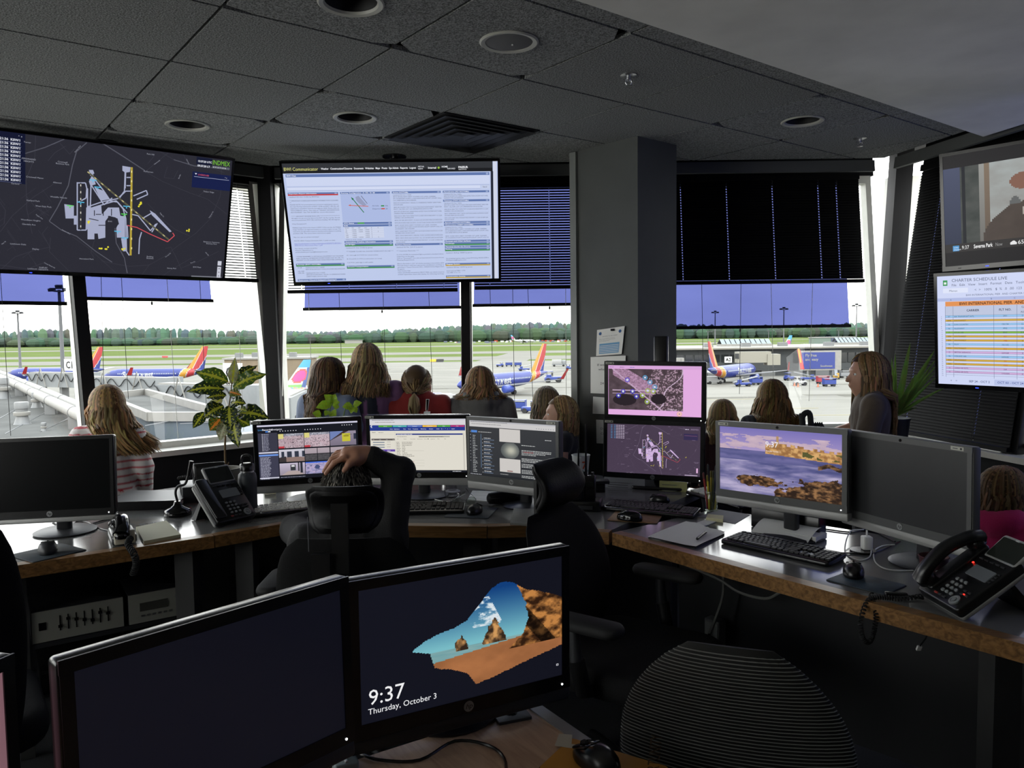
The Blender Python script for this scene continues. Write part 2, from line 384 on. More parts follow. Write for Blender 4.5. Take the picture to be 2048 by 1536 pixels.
struct(MB().prism(clip_room([(-9,-9),(9,-9),(9,9),(-9,9)], .12), -.12, 0).build('floor', FLOORM), 'dark carpet floor')
def wall(name, a, b, z0, z1, th=.12, m=WALLM, label=None):
    a, b = Vector((a[0], a[1], 0)), Vector((b[0], b[1], 0)); d = (b-a).normalized(); n = Vector((-d.y, d.x, 0))
    q = [a, b, b+n*th, a+n*th]; return struct(MB().prism([(p.x, p.y) for p in q], z0, z1).build(name, m), label)
wall('wall_window_left', L1, C1, 0, SILL-.03, m=BLKW, label='low black wall under the left windows')
wall('wall_window_middle', C1, C2, 0, SILL-.03, m=BLKW, label='low black wall under the middle windows')
wall('wall_window_right', C2, R1, 0, SILL-.03, m=BLKW, label='low black wall under the right windows')
BACKW = mat('grey_back_wall', (84,84,82), .8)
wall('wall_right', R1, (R1.x, -2.6), 0, 2.9, m=BACKW); wall('wall_back', (R1.x, -2.6), (L1.x, -2.6), 0, 2.9, m=BACKW); 
for z0, z1, y0, y1, k in ((0, SILL, -2.6, L1.y, ''), (HEAD, 2.9, -2.6, L1.y, '_upper'), (SILL, HEAD, -2.6, -2.1, '_near'), (SILL, HEAD, 2.2, L1.y, '_far')): wall('wall_left'+k, (L1.x, y0), (L1.x, y1), z0, z1, m=BACKW)
w8 = sempty('window_8', 'long side window beside the camera position')
mb = MB()
for y in (-2.08, -.65, .78, 2.17): mb.box((L1.x-.06, y, (SILL+HEAD)/2), (.07, .05, HEAD-SILL))
mb.box((L1.x-.06, .05, SILL+.02), (.07, 4.3, .04)).box((L1.x-.06, .05, HEAD-.02), (.07, 4.3, .04)).build('frame', FRAME, w8)
for a, b in ((-2.06, -.67), (-.63, .76), (.80, 2.15)): MB().add([(L1.x-.06, a, SILL+.04), (L1.x-.06, b, SILL+.04), (L1.x-.06, b, HEAD-.04), (L1.x-.06, a, HEAD-.04)], [(0,1,2,3)]).build('pane', GLASS, w8)

# ---- ceiling: black plenum, speckled tiles set into it one by one
YAW = math.radians(37.631); GO = Vector((-.9066, 2.5658, 0)); GU = Vector((math.cos(YAW), math.sin(YAW), 0)); GV = Vector((-math.sin(YAW), math.cos(YAW), 0)); GS = .61
ceil = sempty('ceiling', 'dark dropped ceiling of speckled square tiles')
MB().prism(clip_room([(-9,-9),(9,-9),(9,9),(-9,9)], .75), 2.74, 2.9).build('roof_slab', PLEN, ceil)
SOZ = 2.484; SO = Vector((.202, 2.40, 0))
def gcell(p): q = p-GO; return q.dot(GU)/GS, q.dot(GV)/GS
CE = lambda u, v: atz(u, v, CEIL)
HOLES = {}
LAMPS = [(702,5), (375,250), (710,235), (1605,242), (1018,83)]
for u, v in LAMPS:
    p = CE(u, v); a, b = gcell(p); HOLES[(math.floor(a), math.floor(b))] = p
full = None; gap = .006
for i in range(-9, 11):
    for j in range(-9, 9):
        q = [GO+GU*GS*(i+a)+GV*GS*(j+b) for a, b in ((0,0),(1,0),(1,1),(0,1))]
        c = (q[0]+q[2])/2
        q = [p+(c-p)*(gap*1.414/((c-p).length)) for p in q]; poly = [(p.x, p.y) for p in q]
        cl = clip_room(poly, .04)
        if len(cl) >= 3: cl = clip(cl, SO.x, SO.y, -GU.y, GU.x)
        if len(cl) < 3: continue
        if c.y < .6 or abs(c.x) > c.y*.85+1.0: 
            if c.y < -1 or abs(c.x) > 4.5: continue
        if (i, j) in HOLES:
            h = HOLES[(i, j)]; n = 28; r = .088; vs = []; fs = []
            for k in range(n):
                d = GU*math.cos(2*PI*k/n)+GV*math.sin(2*PI*k/n); vs.append(h+d*r)
                best = 9
                for e in range(len(cl)):
                    a, b = Vector((*cl[e], 0)), Vector((*cl[(e+1) % len(cl)], 0)); nn = Vector((-(b-a).y, (b-a).x, 0)).normalized(); dn = d.dot(nn)
                    if dn < -1e-6 or dn > 1e-6:
                        t = (a-h).dot(nn)/dn
                        if t > 0: best = min(best, t)
                vs.append(h+d*best)
            vs = [Vector((p.x, p.y, CEIL)) for p in vs]; vs += [p+Vector((0,0,.018)) for p in vs]; m = 2*n
            for k in range(n):
                l = (k+1) % n; fs += [(2*k, 2*l, 2*l+1, 2*k+1), (m+2*k, m+2*k+1, m+2*l+1, m+2*l), (2*k, m+2*k, m+2*l, 2*l), (2*k+1, 2*l+1, m+2*l+1, m+2*k+1)]
            MB().add(vs, fs).build('ceiling_tile', TILE, ceil)
        elif len(cl) == 4 and max(math.hypot(cl[k][0]-poly[k][0], cl[k][1]-poly[k][1]) for k in range(4)) < 1e-6:
            if full is None:
                s = GS-2*gap; full = MB().box((0, 0, .009), (s, s, .018)).build('ceiling_tile', TILE, ceil, M=T(c.x, c.y, CEIL) @ RZ(YAW))
            else: dup(full, T(c.x, c.y, CEIL) @ RZ(YAW))
        else:
            MB().prism(cl, CEIL, CEIL+.018).build('ceiling_tile', TILE, ceil)
sp = [(SO+GU*a+Vector((GU.y, -GU.x, 0))*b) for a, b in ((-7, 0), (7, 0), (7, 8), (-7, 8))]
struct(MB().prism(clip_room([(p.x, p.y) for p in sp], .04), SOZ, 2.74).build('ceiling_soffit', SOFF), 'smooth grey plaster soffit lower than the tiles')

# ---- column
cq = [(.391, 4.623), (.689, 4.279), (.943, 4.494), (.645, 4.838)]
COLM = mat('column_paint', (72,75,74), .6, var=.07, vscale=4)
col_o = sempty('column', 'square grey column between the windows')
MB().prism(cq, 0, CEIL+.1).build('shaft', COLM, col_o)
MB().box((.375, 4.632, 1.27), (.022, .05, 2.54), RZ(.7)).build('edge_trim', mat('edge_trim_paint', (120,124,122), .4), col_o)

# ---- window heads, corner posts, frames, panes
def lbox(ln, s0, s1, z0, z1, o0, o1, lean=True):
    """box along a window line, leaning with the glass"""
    mb = MB(); p, d, n, _ = LINES[ln]
    P = lambda s, z, o: p+d*s+n*(GOFF+((z-SILL)*LEAN if lean else 0)+o)+Vector((0, 0, z))
    vs = [P(s, z, o) for z in (z0, z1) for o in (o0, o1) for s in (s0, s1)]
    return mb.add(vs, [(0,2,3,1),(4,5,7,6),(0,1,5,4),(2,6,7,3),(0,4,6,2),(1,3,7,5)])
def add(a, b): return a.add(b.v, b.f)
for k, ln in enumerate(('left', 'mid', 'right')):
    _, _, _, Ln = LINES[ln]; e0 = -.10 if ln != 'left' else 0; e1 = Ln+(.12 if ln != 'right' else 0)
    struct(lbox(ln, e0, e1, HEAD, 2.76, -.02, .14).build('trim_head_%d' % (k+1), BLKW), 'black window head')
    struct(lbox(ln, 0, Ln, 2.475, CEIL, -.30, -.27).build('trim_%d' % (k+1), mat('grey_trim', (84,86,86), .6)), 'grey trim strip along the window edge of the ceiling')
def corner(name, C, m, r, label):
    mb = MB(); R = []
    for z in (0, SILL, HEAD, 2.74):
        d = GOFF+(max(z, SILL)-SILL)*LEAN-.03; q = C+m*d; R.append([q+Vector((a*r, b*r, z)) for a, b in ((-1,-1),(1,-1),(1,1),(-1,1))])
    struct(mb.rings(R).build(name, MULL), label)
    mb = MB(); R = []
    for z in (SILL, HEAD):
        d = GOFF+(z-SILL)*LEAN+.05; q = C+m*d; R.append([q+Vector((a*r*1.9, b*.05, z)) for a, b in ((-1,-1),(1,-1),(1,1),(-1,1))])
    struct(mb.rings(R).build(name+'_frame', FRAME), 'pale outer frame of a window corner post')
corner('trim_4', C1, Vector((-.385, 1, 0)), .042, 'black corner post between left and middle windows')
corner('trim_5', C2, Vector((.817, 1, 0)), .055, 'black corner post between middle and right windows')

def s_at(ln, u, v, z):
    """distance along a window line of the pixel u at height z"""
    best = None
    p, d, n, Ln = LINES[ln]
    for k in range(801):
        s = Ln*k/800; q = G(ln, s, z)-CAM; x = q.dot(CR)/q.dot(CF)*FPX+1024
        if best is None or abs(x-u) < best[0]: best = (abs(x-u), s)
    return best[1]
sL = s_at('left', 162, 680, 1.45); sM = s_at('mid', 933, 700, 1.4); sCol = s_at('mid', 1250, 700, 1.4)
LLn, LMn, LRn = LINES['left'][3], LINES['mid'][3], LINES['right'][3]
sR = .95
BAYS = [('window_1', 'left', .05, sL, 'window pane beyond the striped-sleeve girl'), ('window_2', 'left', sL, LLn+.05, 'window by the potted croton'),
        ('window_3', 'mid', -.05, sM, 'wide window behind the middle group of children'), ('window_4', 'mid', sM, sCol, 'window beside the column'),
        ('window_5', 'mid', sCol, LMn+.10, 'window between the column and the right corner'), ('window_6', 'right', -.02, sR, 'right side window under closed blinds'), ('window_7', 'right', sR, LRn, 'right side window beside the spreadsheet screen')]
fw = .035
for nm, ln, s0, s1, lab in BAYS:
    w = sempty(nm, lab)
    mb = lbox(ln, s0, s1, SILL-.02, SILL+.035, -.02, .06); add(mb, lbox(ln, s0, s1, HEAD-.05, HEAD, -.02, .06))
    add(mb, lbox(ln, s0, s0+fw, SILL+.035, HEAD-.05, -.02, .06)); add(mb, lbox(ln, s1-fw, s1, SILL+.035, HEAD-.05, -.02, .06)); mb.build('frame', FRAME, w)
    a, b, c, d = G(ln, s0+.02, SILL+.02, .02), G(ln, s1-.02, SILL+.02, .02), G(ln, s1-.02, HEAD-.03, .02), G(ln, s0+.02, HEAD-.03, .02)
    MB().add([a, b, c, d], [(0,1,2,3)]).build('pane', GLASS, w)
    lbox(ln, s0, s1, SILL-.03, SILL, -GOFF-.02, .03, False).build('sill', SILLM, w)
for k, (ln, s, r) in enumerate((('left', sL, .032), ('mid', sM, .028), ('mid', sCol, .03), ('right', sR, .05))):
    struct(lbox(ln, s-r, s+r, SILL, HEAD, -.09, -.02).build('trim_%d' % (6+k), MULL), 'black mullion cover between two window panes')

# ---- venetian blinds (every slat its own part) and blue film roller shades
SLAT = mat('black_blind_slat', (11,11,12), .7, spec=.12)
CORD = mat('dark_cord', (40,40,42), .8); PCORD = mat('pale_cord', (170,170,165), .8)
def blind(ln, s0, s1, z0, tilt, label, cords, holes, low, group='black venetian blinds'):
    p, d, n, _ = LINES[ln]; b = thing('venetian_blind', label, 'blind', Matrix.Translation(G(ln, (s0+s1)/2, z0, -.11)), group)
    inv = b.matrix_world.inverted(); w = s1-s0; pit = .017; cnt = int((HEAD-.03-z0)/pit)
    up = (Vector((0, 0, 1))+n*LEAN).normalized()
    def lb(za, zb, oa, ob, nm):
        mb = lbox(ln, s0, s1, za, zb, oa, ob); mb.v = [tuple(inv @ Vector(q)) for q in mb.v]; return mb.build(nm, SLAT, b)
    lb(HEAD-.04, HEAD-.002, -.125, -.085, 'headrail'); lb(z0-.022, z0, -.125, -.09, 'bottom_rail')
    cpos = [w*c-w/2 for c in cords]; hw = .0105
    ct, st = math.cos(tilt), math.sin(tilt); mb = MB()
    prof = [(-hw, 0), (-hw*.45, .0012), (hw*.45, .0012), (hw, 0)]
    xs = [-w/2]
    for c in cpos: xs += [c-.0028, c+.0028]
    xs.append(w/2)
    V = []
    for x in xs:
        for a, h in prof:
            V.append(d*x + (n*ct+up*st)*(-a) + (up*ct-n*st)*h)
    fs = []
    for k in range(len(xs)-1):
        for r in range(3):
            if holes and r == 1 and k % 2 == 1: continue
            fs.append((k*4+r, (k+1)*4+r, (k+1)*4+r+1, k*4+r+1))
    mb.add(V, fs); first = None
    for k in range(cnt):
        z = z0+.012+k*pit; q = inv @ G(ln, (s0+s1)/2, z, -.107)
        if first is None: first = mb.build('slat', SLAT, b, M=Matrix.Translation(q))
        else: link('slat', first.data, b, Matrix.Translation(q))
    for i, c in enumerate(cpos):
        a = inv @ G(ln, (s0+s1)/2+c, HEAD-.04, -.122); e = inv @ G(ln, (s0+s1)/2+c, z0, -.122)
        MB().tube([a, e], .0009, 4).build('ladder_cord', CORD, b)
    for c, zl, r, m in low:
        a = inv @ G(ln, s0+c*w, z0-.02, -.105); e = inv @ (G(ln, s0+c*w, z0-.02, -.105)*1+Vector((0, 0, zl-z0+.02))+d*random.uniform(-.02, .03))
        MB().tube([a, e], r, 4).build('pull_cord', m, b)
    return b
def shade(ln, s0, s1, z0, label):
    o = thing('roller_shade', label, 'shade', Matrix.Translation(G(ln, (s0+s1)/2, z0, -.05)), 'blue film roller shades'); inv = o.matrix_world.inverted()
    MB().add([inv @ G(ln, s, z, -.05) for s, z in ((s0, z0), (s1, z0), (s1, HEAD-.05), (s0, HEAD-.05))], [(0,1,2,3)]).build('film', SHADE, o)
    mb = lbox(ln, s0-.008, s1+.008, z0-.016, z0+.004, -.06, -.042); mb.v = [tuple(inv @ Vector(q)) for q in mb.v]; mb.build('bottom_bar', MULL, o)
    mb = lbox(ln, s0, s1, HEAD-.05, HEAD-.01, -.07, -.035); mb.v = [tuple(inv @ Vector(q)) for q in mb.v]; mb.build('roller', MULL, o)
    a = inv @ G(ln, (s0+s1)/2, z0-.016, -.052); MB().lathe([(.001, 0), (.006, -.004), (.006, -.018), (.001, -.022)], 8, c=a).build('pull_knob', MULL, o)
    MB().tube([a, a-Vector((0, 0, .16))], .0015, 5).build('pull_string', CORD, o)
lo = lambda *c: [(x, SILL+.02+random.uniform(0, .3), .0016, random.choice((CORD, PCORD))) for x in c]
blind('left', max(sL-2.1, .03), sL-.06, 1.87, .5, 'half-open black blind behind the airport map screen, over the outermost pane', (.1,.35,.6,.9), True, lo(.7, .85))
blind('left', sL+.06, LLn-.02, 1.86, .5, 'half-open black blind over the window by the potted croton', (.08,.36,.64,.92), True, lo(.05,.16,.42,.62,.86))
blind('mid', .04, sM-.05, 1.79, .45, 'half-open black blind behind the web page screen', (.08,.36,.64,.92), True, lo(.12,.3,.56,.83))
blind('mid', sM+.06, sCol, 1.80, .72, 'half-open black blind between the web page screen and the column', (.1,.5,.9), True, lo(.1,.25,.35,.6))
blind('mid', sCol+.04, LMn-.02, 1.815, 1.22, 'closed black blind over the window right of the column', (.22,.42,.62,.82,.9), True, lo(.3,.47,.6,.78))
blind('right', .015, sR+.02, SILL+.03, 1.2, 'closed black blind hanging down to the sill behind the palm', (.2,.75), True, [])
shade('left', max(sL-2.1, .03), sL-.07, 1.695, 'blue film shade low over the outermost left pane')
shade('left', sL+.03, LLn-.30, 1.725, 'blue film shade over the window by the potted croton')
shade('mid', .13, sM-.04, 1.675, 'blue film shade under the web page screen')
shade('mid', sM+.05, sCol, 1.685, 'blue film shade between the mullion and the column')
shade('mid', sCol+.03, LMn-.10, 1.525, 'longest blue film shade, over the window right of the column')
shade('right', .03, sR-.05, SILL+.05, 'blue film shade pulled down behind the closed right blind')
shade('right', sR+.06, LRn, SILL+.05, 'blue film shade pulled fully down beside the spreadsheet screen')

# ---- ceiling fittings
RINGM = mat('light_trim_ring', (168,168,160), .5); CAN = mat('black_baffle', (16,16,17), .6)
names = ['dark recessed downlight at the top edge over the near monitors', 'dark recessed downlight above the airport map screen', 'dark recessed downlight beside the square air diffuser', 'dark recessed downlight near the soffit']
for k, (u, v) in enumerate(LAMPS):
    p = CE(u, v)
    if k < 4:
        o = thing('recessed_downlight', names[k], 'light', Matrix.Translation(p), 'ceiling downlights')
        MB().lathe([(.088, .004), (.102, .003), (.105, -.003), (.100, -.007), (.086, -.004), (.082, .004)], 32, cap=False).build('trim_ring', RINGM, o, True)
        MB().lathe([(.088, 0), (.082, .03), (.074, .07), (.07, .11), (.002, .112)], 28, cap=False).build('baffle', CAN, o, True)
        MB().ell((0, 0, .105), (.045, .045, .03)).build('lamp', mat('unlit_lamp', (60,60,58), .3), o, True)
    else:
        o = thing('ceiling_speaker', 'round grey ceiling speaker with a white rim above the tiles', 'speaker', Matrix.Translation(p))
        MB().lathe([(.088, .004), (.104, .003), (.107, -.003), (.101, -.008), (.086, -.005), (.084, .002)], 32, cap=False).build('rim', RINGM, o, True)
        MB().lathe([(.087, -.002), (.06, -.008), (.001, -.010)], 28, cap=False).build('grille', mat('grey_grille', (92,92,92), .7, bump=.3, bscale=900), o, True)
        MB().ell((.012, 0, -.012), (.004, .004, .003)).build('indicator', WHITE, o)
for k, (u, v) in enumerate(((1257, 150), (1720, 276))):
    p = CE(u, v); o = thing('fire_sprinkler', ['chrome fire sprinkler near the ceiling speaker', 'chrome fire sprinkler near the right corner post'][k], 'sprinkler', Matrix.Translation(p), 'ceiling sprinklers')
    MB().lathe([(.034, 0), (.034, -.003), (.022, -.007), (.012, -.008)], 24).build('escutcheon', CHROME, o, True)
    MB().lathe([(.008, -.006), (.010, -.02), (.006, -.026)], 10).build('body', CHROME, o)
    for s in (-1, 1): MB().tube([(s*.009, 0, -.018), (s*.013, 0, -.03), (s*.005, 0, -.043)], .0022, 6).build('yoke_arm', CHROME, o)
    MB().lathe([(.015, -.043), (.016, -.046), (.003, -.047)], 16).build('deflector', CHROME, o)
p = CE(922, 267); o = thing('air_diffuser', 'square black air diffuser with stepped rings in the ceiling', 'vent', T(p.x, p.y, CEIL) @ RZ(YAW))
DIF = mat('diffuser_black', (30,31,33), .45)
MB().box((0, 0, -.003), (.585, .585, .006)).build('backing', PLEN, o)
for k, s in enumerate((.56, .45, .34, .23, .12)):
    mb = MB(); t = .03
    for a in range(4):
        q = [(-s/2, -s/2, -.016), (s/2, -s/2, -.016), (s/2-t, -s/2+t, -.007), (-s/2+t, -s/2+t, -.007)]
        mb.add([RZ(PI/2*a) @ Vector(x) for x in q], [(0,1,2,3), (3,2,1,0)])
    mb.build('louvre_ring', DIF, o)
# ================================================================== DESKS
DZ = .74
DESKM = mat('grey_laminate', (112,112,111), .13, var=.05, vscale=6, spec=.65); OAK = wood_mat('oak_nosing', (104,74,42), (152,112,68), .3, (2, 40, 40))
LEGM = mat('desk_leg_grey', (58,58,58), .55, var=.1, vscale=12); PANELM = mat('desk_panel_black', (20,21,25), .6)
NEARW = wood_mat('brown_woodgrain', (172,142,120), (200,170,146), .38, (3, 26, 26)); ALU = mat('aluminium_edge', (150,150,150), .4, .3)
def lerp(a, b, t): return (a[0]+(b[0]-a[0])*t, a[1]+(b[1]-a[1])*t)
def desk(label, front, back, legs, panel=True, end=None):
    """front and back: plan polylines, the viewer's side first"""
    c = Vector((sum(p[0] for p in front)/len(front), sum(p[1] for p in front)/len(front), 0))
    o = thing('desk', label, 'desk', Matrix.Translation(c), 'console desks'); S = lambda pl: [(p[0]-c.x, p[1]-c.y) for p in pl]
    nw = .045; fr = [Vector((p[0], p[1], 0)) for p in front]; inn = []
    for i, p in enumerate(fr):
        d = (fr[min(i+1, len(fr)-1)]-fr[max(i-1, 0)]).normalized(); inn.append((p.x-d.y*nw, p.y+d.x*nw))
    MB().prism(S(inn+list(reversed(back))), DZ-.04, DZ).build('worktop', DESKM, o)
    mb = MB()
    for i in range(len(front)-1):
        mb.prism(S([front[i], front[i+1], inn[i+1], inn[i]]), DZ-.046, DZ+.001)
    mb.build('nosing', OAK, o)
    if end:
        mb = MB(); mb.prism(S(end), DZ-.046, DZ+.001); mb.build('end_nosing', OAK, o)
    for p in legs: MB().box((p[0]-c.x, p[1]-c.y, (DZ-.046)/2), (.07, .07, DZ-.046)).build('leg', LEGM, o)
    if panel:
        q = [lerp(front[0], back[0], .62), lerp(front[-1], back[-1], .62)]; a, b = Vector((*q[0], 0)), Vector((*q[1], 0)); d = (b-a).normalized(); n = Vector((-d.y, d.x, 0))*.018
        MB().prism(S([(a.x, a.y), (b.x, b.y), (b.x+n.x, b.y+n.y), (a.x+n.x, a.y+n.y)]), .06, DZ-.046).build('modesty_panel', PANELM, o)
    return o
A0, A1, A2, A3, A4 = (-2.30, 2.16), (-1.143, 2.958), (-.946, 3.125), (-.103, 3.045), (.36, 2.93)
B0, B1, B2, B3 = (-2.86, 2.92), (-1.66, 3.99), (-1.30, 4.25), (-.10, 4.15)
desk('grey desk with oak edge under the left monitor and the gooseneck microphone', [A0, (A1[0]-.003, A1[1]-.003)], [B0, (B1[0]-.003, B1[1]-.003)], [(-2.2, 2.40), (-1.26, 2.975), (-2.6, 2.85), (-1.72, 3.75)])
desk('grey desk with oak edge in front of the seated man', [A1, A2, (A3[0]-.004, A3[1])], [B1, B2, (B3[0]-.004, B3[1])], [(-1.08, 3.12), (-.17, 3.15), (-1.35, 4.05), (-.2, 4.05)])
desk('grey corner desk with oak edge carrying the two stacked monitors', [A3, (.05, 3.055), A4], [B3, (.42, 4.16), (.90, 3.72)], [(-.03, 3.15), (.0, 4.0), (.75, 3.75)])
e = Vector((.61, -.79, 0)).normalized(); n = Vector((-e.y, e.x, 0)); K0 = Vector((.372, 2.926, 0)); K1 = Vector((1.215, 1.835, 0))
bk = lambda p, w: (p.x+n.x*w, p.y+n.y*w)
k2 = K1+e*.0
desk('grey desk with thick oak edge under the ocean-picture monitor and the handset phone', [(K0.x, K0.y), (K1.x, K1.y)], [bk(K0, .62), bk(K1, .86)], [((K1-e*.09+n*.12).x, (K1-e*.09+n*.12).y), ((K1-e*.09+n*.7).x, (K1-e*.09+n*.7).y), ((K0+e*.16+n*.5).x, (K0+e*.16+n*.5).y)],
     end=[(K1.x, K1.y), ((K1+e*.06).x, (K1+e*.06).y), bk(K1+e*.06, .86), bk(K1, .86)])
# near desk: brown woodgrain top with an aluminium edge
NZ = .69; NK = atz(1072, 1405, NZ); nd = (atz(1262, 1536, NZ)-NK); nd.z = 0; nd.normalize(); nb = Vector((nd.y, -nd.x, 0))
nyaw = math.atan2(-nb.y, -nb.x)
o = thing('desk', 'brown woodgrain desk with aluminium edge under the two near monitors', 'desk', Matrix.Translation((NK.x, NK.y, 0)))
ang = math.atan2(nd.y, nd.x); MN = RZ(ang)     # local x runs towards the viewer along the aluminium edge, local -y runs left
MB().box((.55, -.9, NZ-.014), (1.1, 1.8, .028)).build('worktop', NEARW, o, M=MN @ T(0, -.03, 0))
for k, (a, b) in enumerate(((0, .215), (.285, 1.1))):
    MB().box(((a+b)/2, -.015, NZ-.012), (b-a, .03, .03)).build('edge_rail', ALU, o, M=MN)
MB().box((.25, -.019, NZ-.016), (.07, .02, .02)).build('edge_clip', DARK, o, M=MN)
for x, y in ((.08, -.1), (1.0, -.1), (.08, -1.7), (1.0, -1.7)): MB().box((x, y, (NZ-.03)/2), (.06, .06, NZ-.03)).build('leg', LEGM, o, M=MN)

# ================================================================== MONITORS AND SCREENS
def rotm(yaw, tilt, roll):
    return RZ(yaw) @ RX(-tilt) @ RY(-roll)
def pose(c, k, yaw, tilt, roll): c = Vector(c); c = CAM+(c-CAM)*k; return Matrix.Translation(c) @ rotm(yaw, tilt, roll)
HPG = mat('logo_grey', (150,152,152), .3, .5); TAGM = mat('asset_sticker', (170,170,160), .6)
def hp_logo(par, M, r=.011):
    o = MB().lathe([(r, 0), (r, .0008)], 24, M=RX(PI/2)).build('logo', HPG, par, M=M)
    vs, fs, w = textmesh('hp'); s = r*1.35; MB().add([((a-w/2)*s+b*s*.25, -.0012, (b-.28)*s) for a, b in vs], fs).build('logo_letters', GLOSSB, o)
class Screen: pass
def monitor(label, M, w, h, chin=.045, bez=.018, bot=.03, frame=BLACK, chinm=SILVER, desk_z=DZ, stand=True, sticker=None, cam_=False, group='desk monitors', logo=True, rear=True, led=True, inches=None):
    o = thing('monitor', label, 'monitor', M, group); z0 = -h/2+chin
    R = RX(PI/2)
    hh = h-chin
    MB().rbox(w, hh, .03, .008, .003, M=T(0, 0, chin/2) @ R).build('housing', frame, o, 40)
    mb = MB(); t = .004; y = -.0168
    mb.box((0, y, h/2-bez/2), (w-.004, t, bez)).box((0, y, z0+bot/2), (w-.004, t, bot))
    for s in (-1, 1): mb.box((s*(w/2-bez/2-.002), y, (h/2-bez+z0+bot)/2), (bez-.002, t, h/2-bez-z0-bot))
    mb.build('bezel', frame, o)
    sw, sh = w-2*bez, h/2-bez-z0-bot; cz = (h/2-bez+z0+bot)/2
    if chin: MB().rbox(w, chin-.001, .034, .005, .004, M=T(0, .002, -h/2+chin/2) @ R).build('chin', chinm, o, 40)
    if rear: MB().rbox(w*.72, h*.62, .05, .05, .02, M=T(0, .035, 0) @ R).build('rear_cover', DARK, o, 40)
    if logo: hp_logo(o, T(0, -.0195, z0+bot*.5), min(.011, bot*.4))
    if led: MB().lathe([(.0022, 0), (.0022, .001)], 10, M=RX(PI/2)).build('power_led', LEDW, o, M=T(w/2-.022, -.0192, z0+bot*.35))
    if sticker is not None:
        sx, sw2 = sticker; st = MB().box((0, 0, 0), (.042, .0006, .011)).build('asset_sticker', TAGM, o, M=T(sx, -.0192, h/2-bez*.5)); MB().box((.013, -.0006, 0), (.006, .0006, .006)).build('barcode', DARK, st); MB().box((-.006, -.0006, 0), (.016, .0006, .003)).build('printed_line', MID, st)
    if cam_: MB().lathe([(.005, 0), (.0045, .002)], 14, M=RX(PI/2)).build('webcam', GLOSSB, o, M=T(0, -.019, h/2-bez*.5))
    if stand:
        W = M.inverted(); base = M.translation+(M.to_3x3() @ Vector((0, .10, 0))); base.z = desk_z
        U = W @ Matrix.Translation(base)
        MB().lathe([(.0, .001), (.11, .001), (.112, .006), (.10, .011), (.03, .016), (.001, .016)], 28, cap=False).build('stand_base', DARK, o, True, M=U)
        top = M.translation.z-desk_z; MB().rbox(.055, .03, top+.02, .012, .004).build('stand_post', DARK, o, 40, M=U @ RZ(M.to_euler().z) @ T(0, -.005, top/2+.01))
    s = Screen(); s.o = o; s.w, s.h, s.M = sw, sh, T(0, -.0162, cz); s.world = M @ s.M; return s
def blank(s, m): MB().add([(-s.w/2, 0, -s.h/2), (s.w/2, 0, -s.h/2), (s.w/2, 0, s.h/2), (-s.w/2, 0, s.h/2)], [(0,1,2,3)]).build('screen', m, s.o, M=s.M)
def canvas(s, W=1000, H=None):
    c = Canvas(W, H or round(W*s.h/s.w), s.w, s.h); c.s = s; inv = s.world.inverted(); o_ = inv @ CAM; I3 = inv.to_3x3()
    def q(u, v):
        d = I3 @ ray(u, v); t = -o_.y/d.y; p = o_+d*t; return ((p.x+c.w/2)/c.w*c.W, (c.h/2-p.z)/c.h*c.H)
    c.q = q; return c
OFFM = mat('switched_off_panel', (7,8,10), .25, spec=.15); OFFG = mat('switched_off_grey_panel', (44,45,47), .35, var=.12, vscale=6, stretch=(1, 1, .4), spec=.5); OFFN = mat('backlit_black_panel', (19,20,31), .3, emit=.6)
KM = .917
FG = mat('monitor_grey_frame', (78,79,79), .45)
S_left = monitor('switched-off black monitor left of the gooseneck microphone', pose((-2.041,3.432,.880), .86, .12, .08, .012), .469, .324, .021, .014, .026)
S_m1 = monitor('monitor with camera views behind the seated man, next to the steel bottle', pose((-1.056,4.039,.885), .87, .207, -.04, .014), .474, .330, .036, .018, .026, sticker=(-.222, 0))
S_m2 = monitor('middle monitor showing a white web form with coloured tabs', pose((-.486,4.040,.902), .88, -.10, -.05, .004), .48, .326, .036, .018, .026, sticker=(-.222, 0))
S_m3 = monitor('grey-framed monitor with dark mail page, right of the web form monitor', pose((.003,3.796,.902), .88, -.6, .004, .004), .48, .322, .036, .016, .028, FG, sticker=(.20, 0), cam_=True)
S_st = monitor('upper stacked monitor with pink satellite map, on the mast by the column', pose((.765,4.202,1.180), .895, -.36, -.03, -.01), .488, .285, 0, .02, .024, sticker=(-.215, 0), stand=False)
S_sb = monitor('lower stacked monitor with purple airport map, on the mast by the column', pose((.756,4.188,.862), .895, -.36, .02, -.008), .488, .285, 0, .02, .028, sticker=(-.215, 0), stand=False)
S_r1 = monitor('monitor with the rocky ocean picture on the right desk', pose((1.037,3.024,.963), KM, -.80, .004, .012), .5, .312, .03, .019, .026, FG, sticker=(-.215, 0), cam_=True)
S_r2 = monitor('switched-off monitor with wide silver chin at the end of the right desk', pose((1.346,2.670,.949), KM, -1.20, -.013, .004), .5, .326, .03, .017, .026, FG, sticker=(.20, 0), cam_=True)
blank(S_left, OFFM); blank(S_r2, OFFG)
KN = .885
S_nr = monitor('near monitor with lock screen of a sea cave and the time 9:37', pose((-.117,1.748,.797), KN, .48, -.02, .005), .482, .34, .030, .020, .030, desk_z=NZ, chinm=DARK)
S_nl = monitor('near black monitor with a dim blank screen beside the lock-screen monitor', pose((-.524,1.365,.827), KN, .86, .03, -.005), .482, .33, .030, .020, .030, desk_z=NZ, chinm=DARK, logo=False)
S_ne = monitor('monitor showing only its dark corner at the near left', Matrix.Translation(aty(13, 1302, 1.12)-(rotm(1.25, 0, 0).to_3x3() @ Vector((.241, 0, .165)))) @ rotm(1.25, 0, 0), .482, .33, .030, .020, .030, desk_z=NZ, chinm=DARK, logo=False)
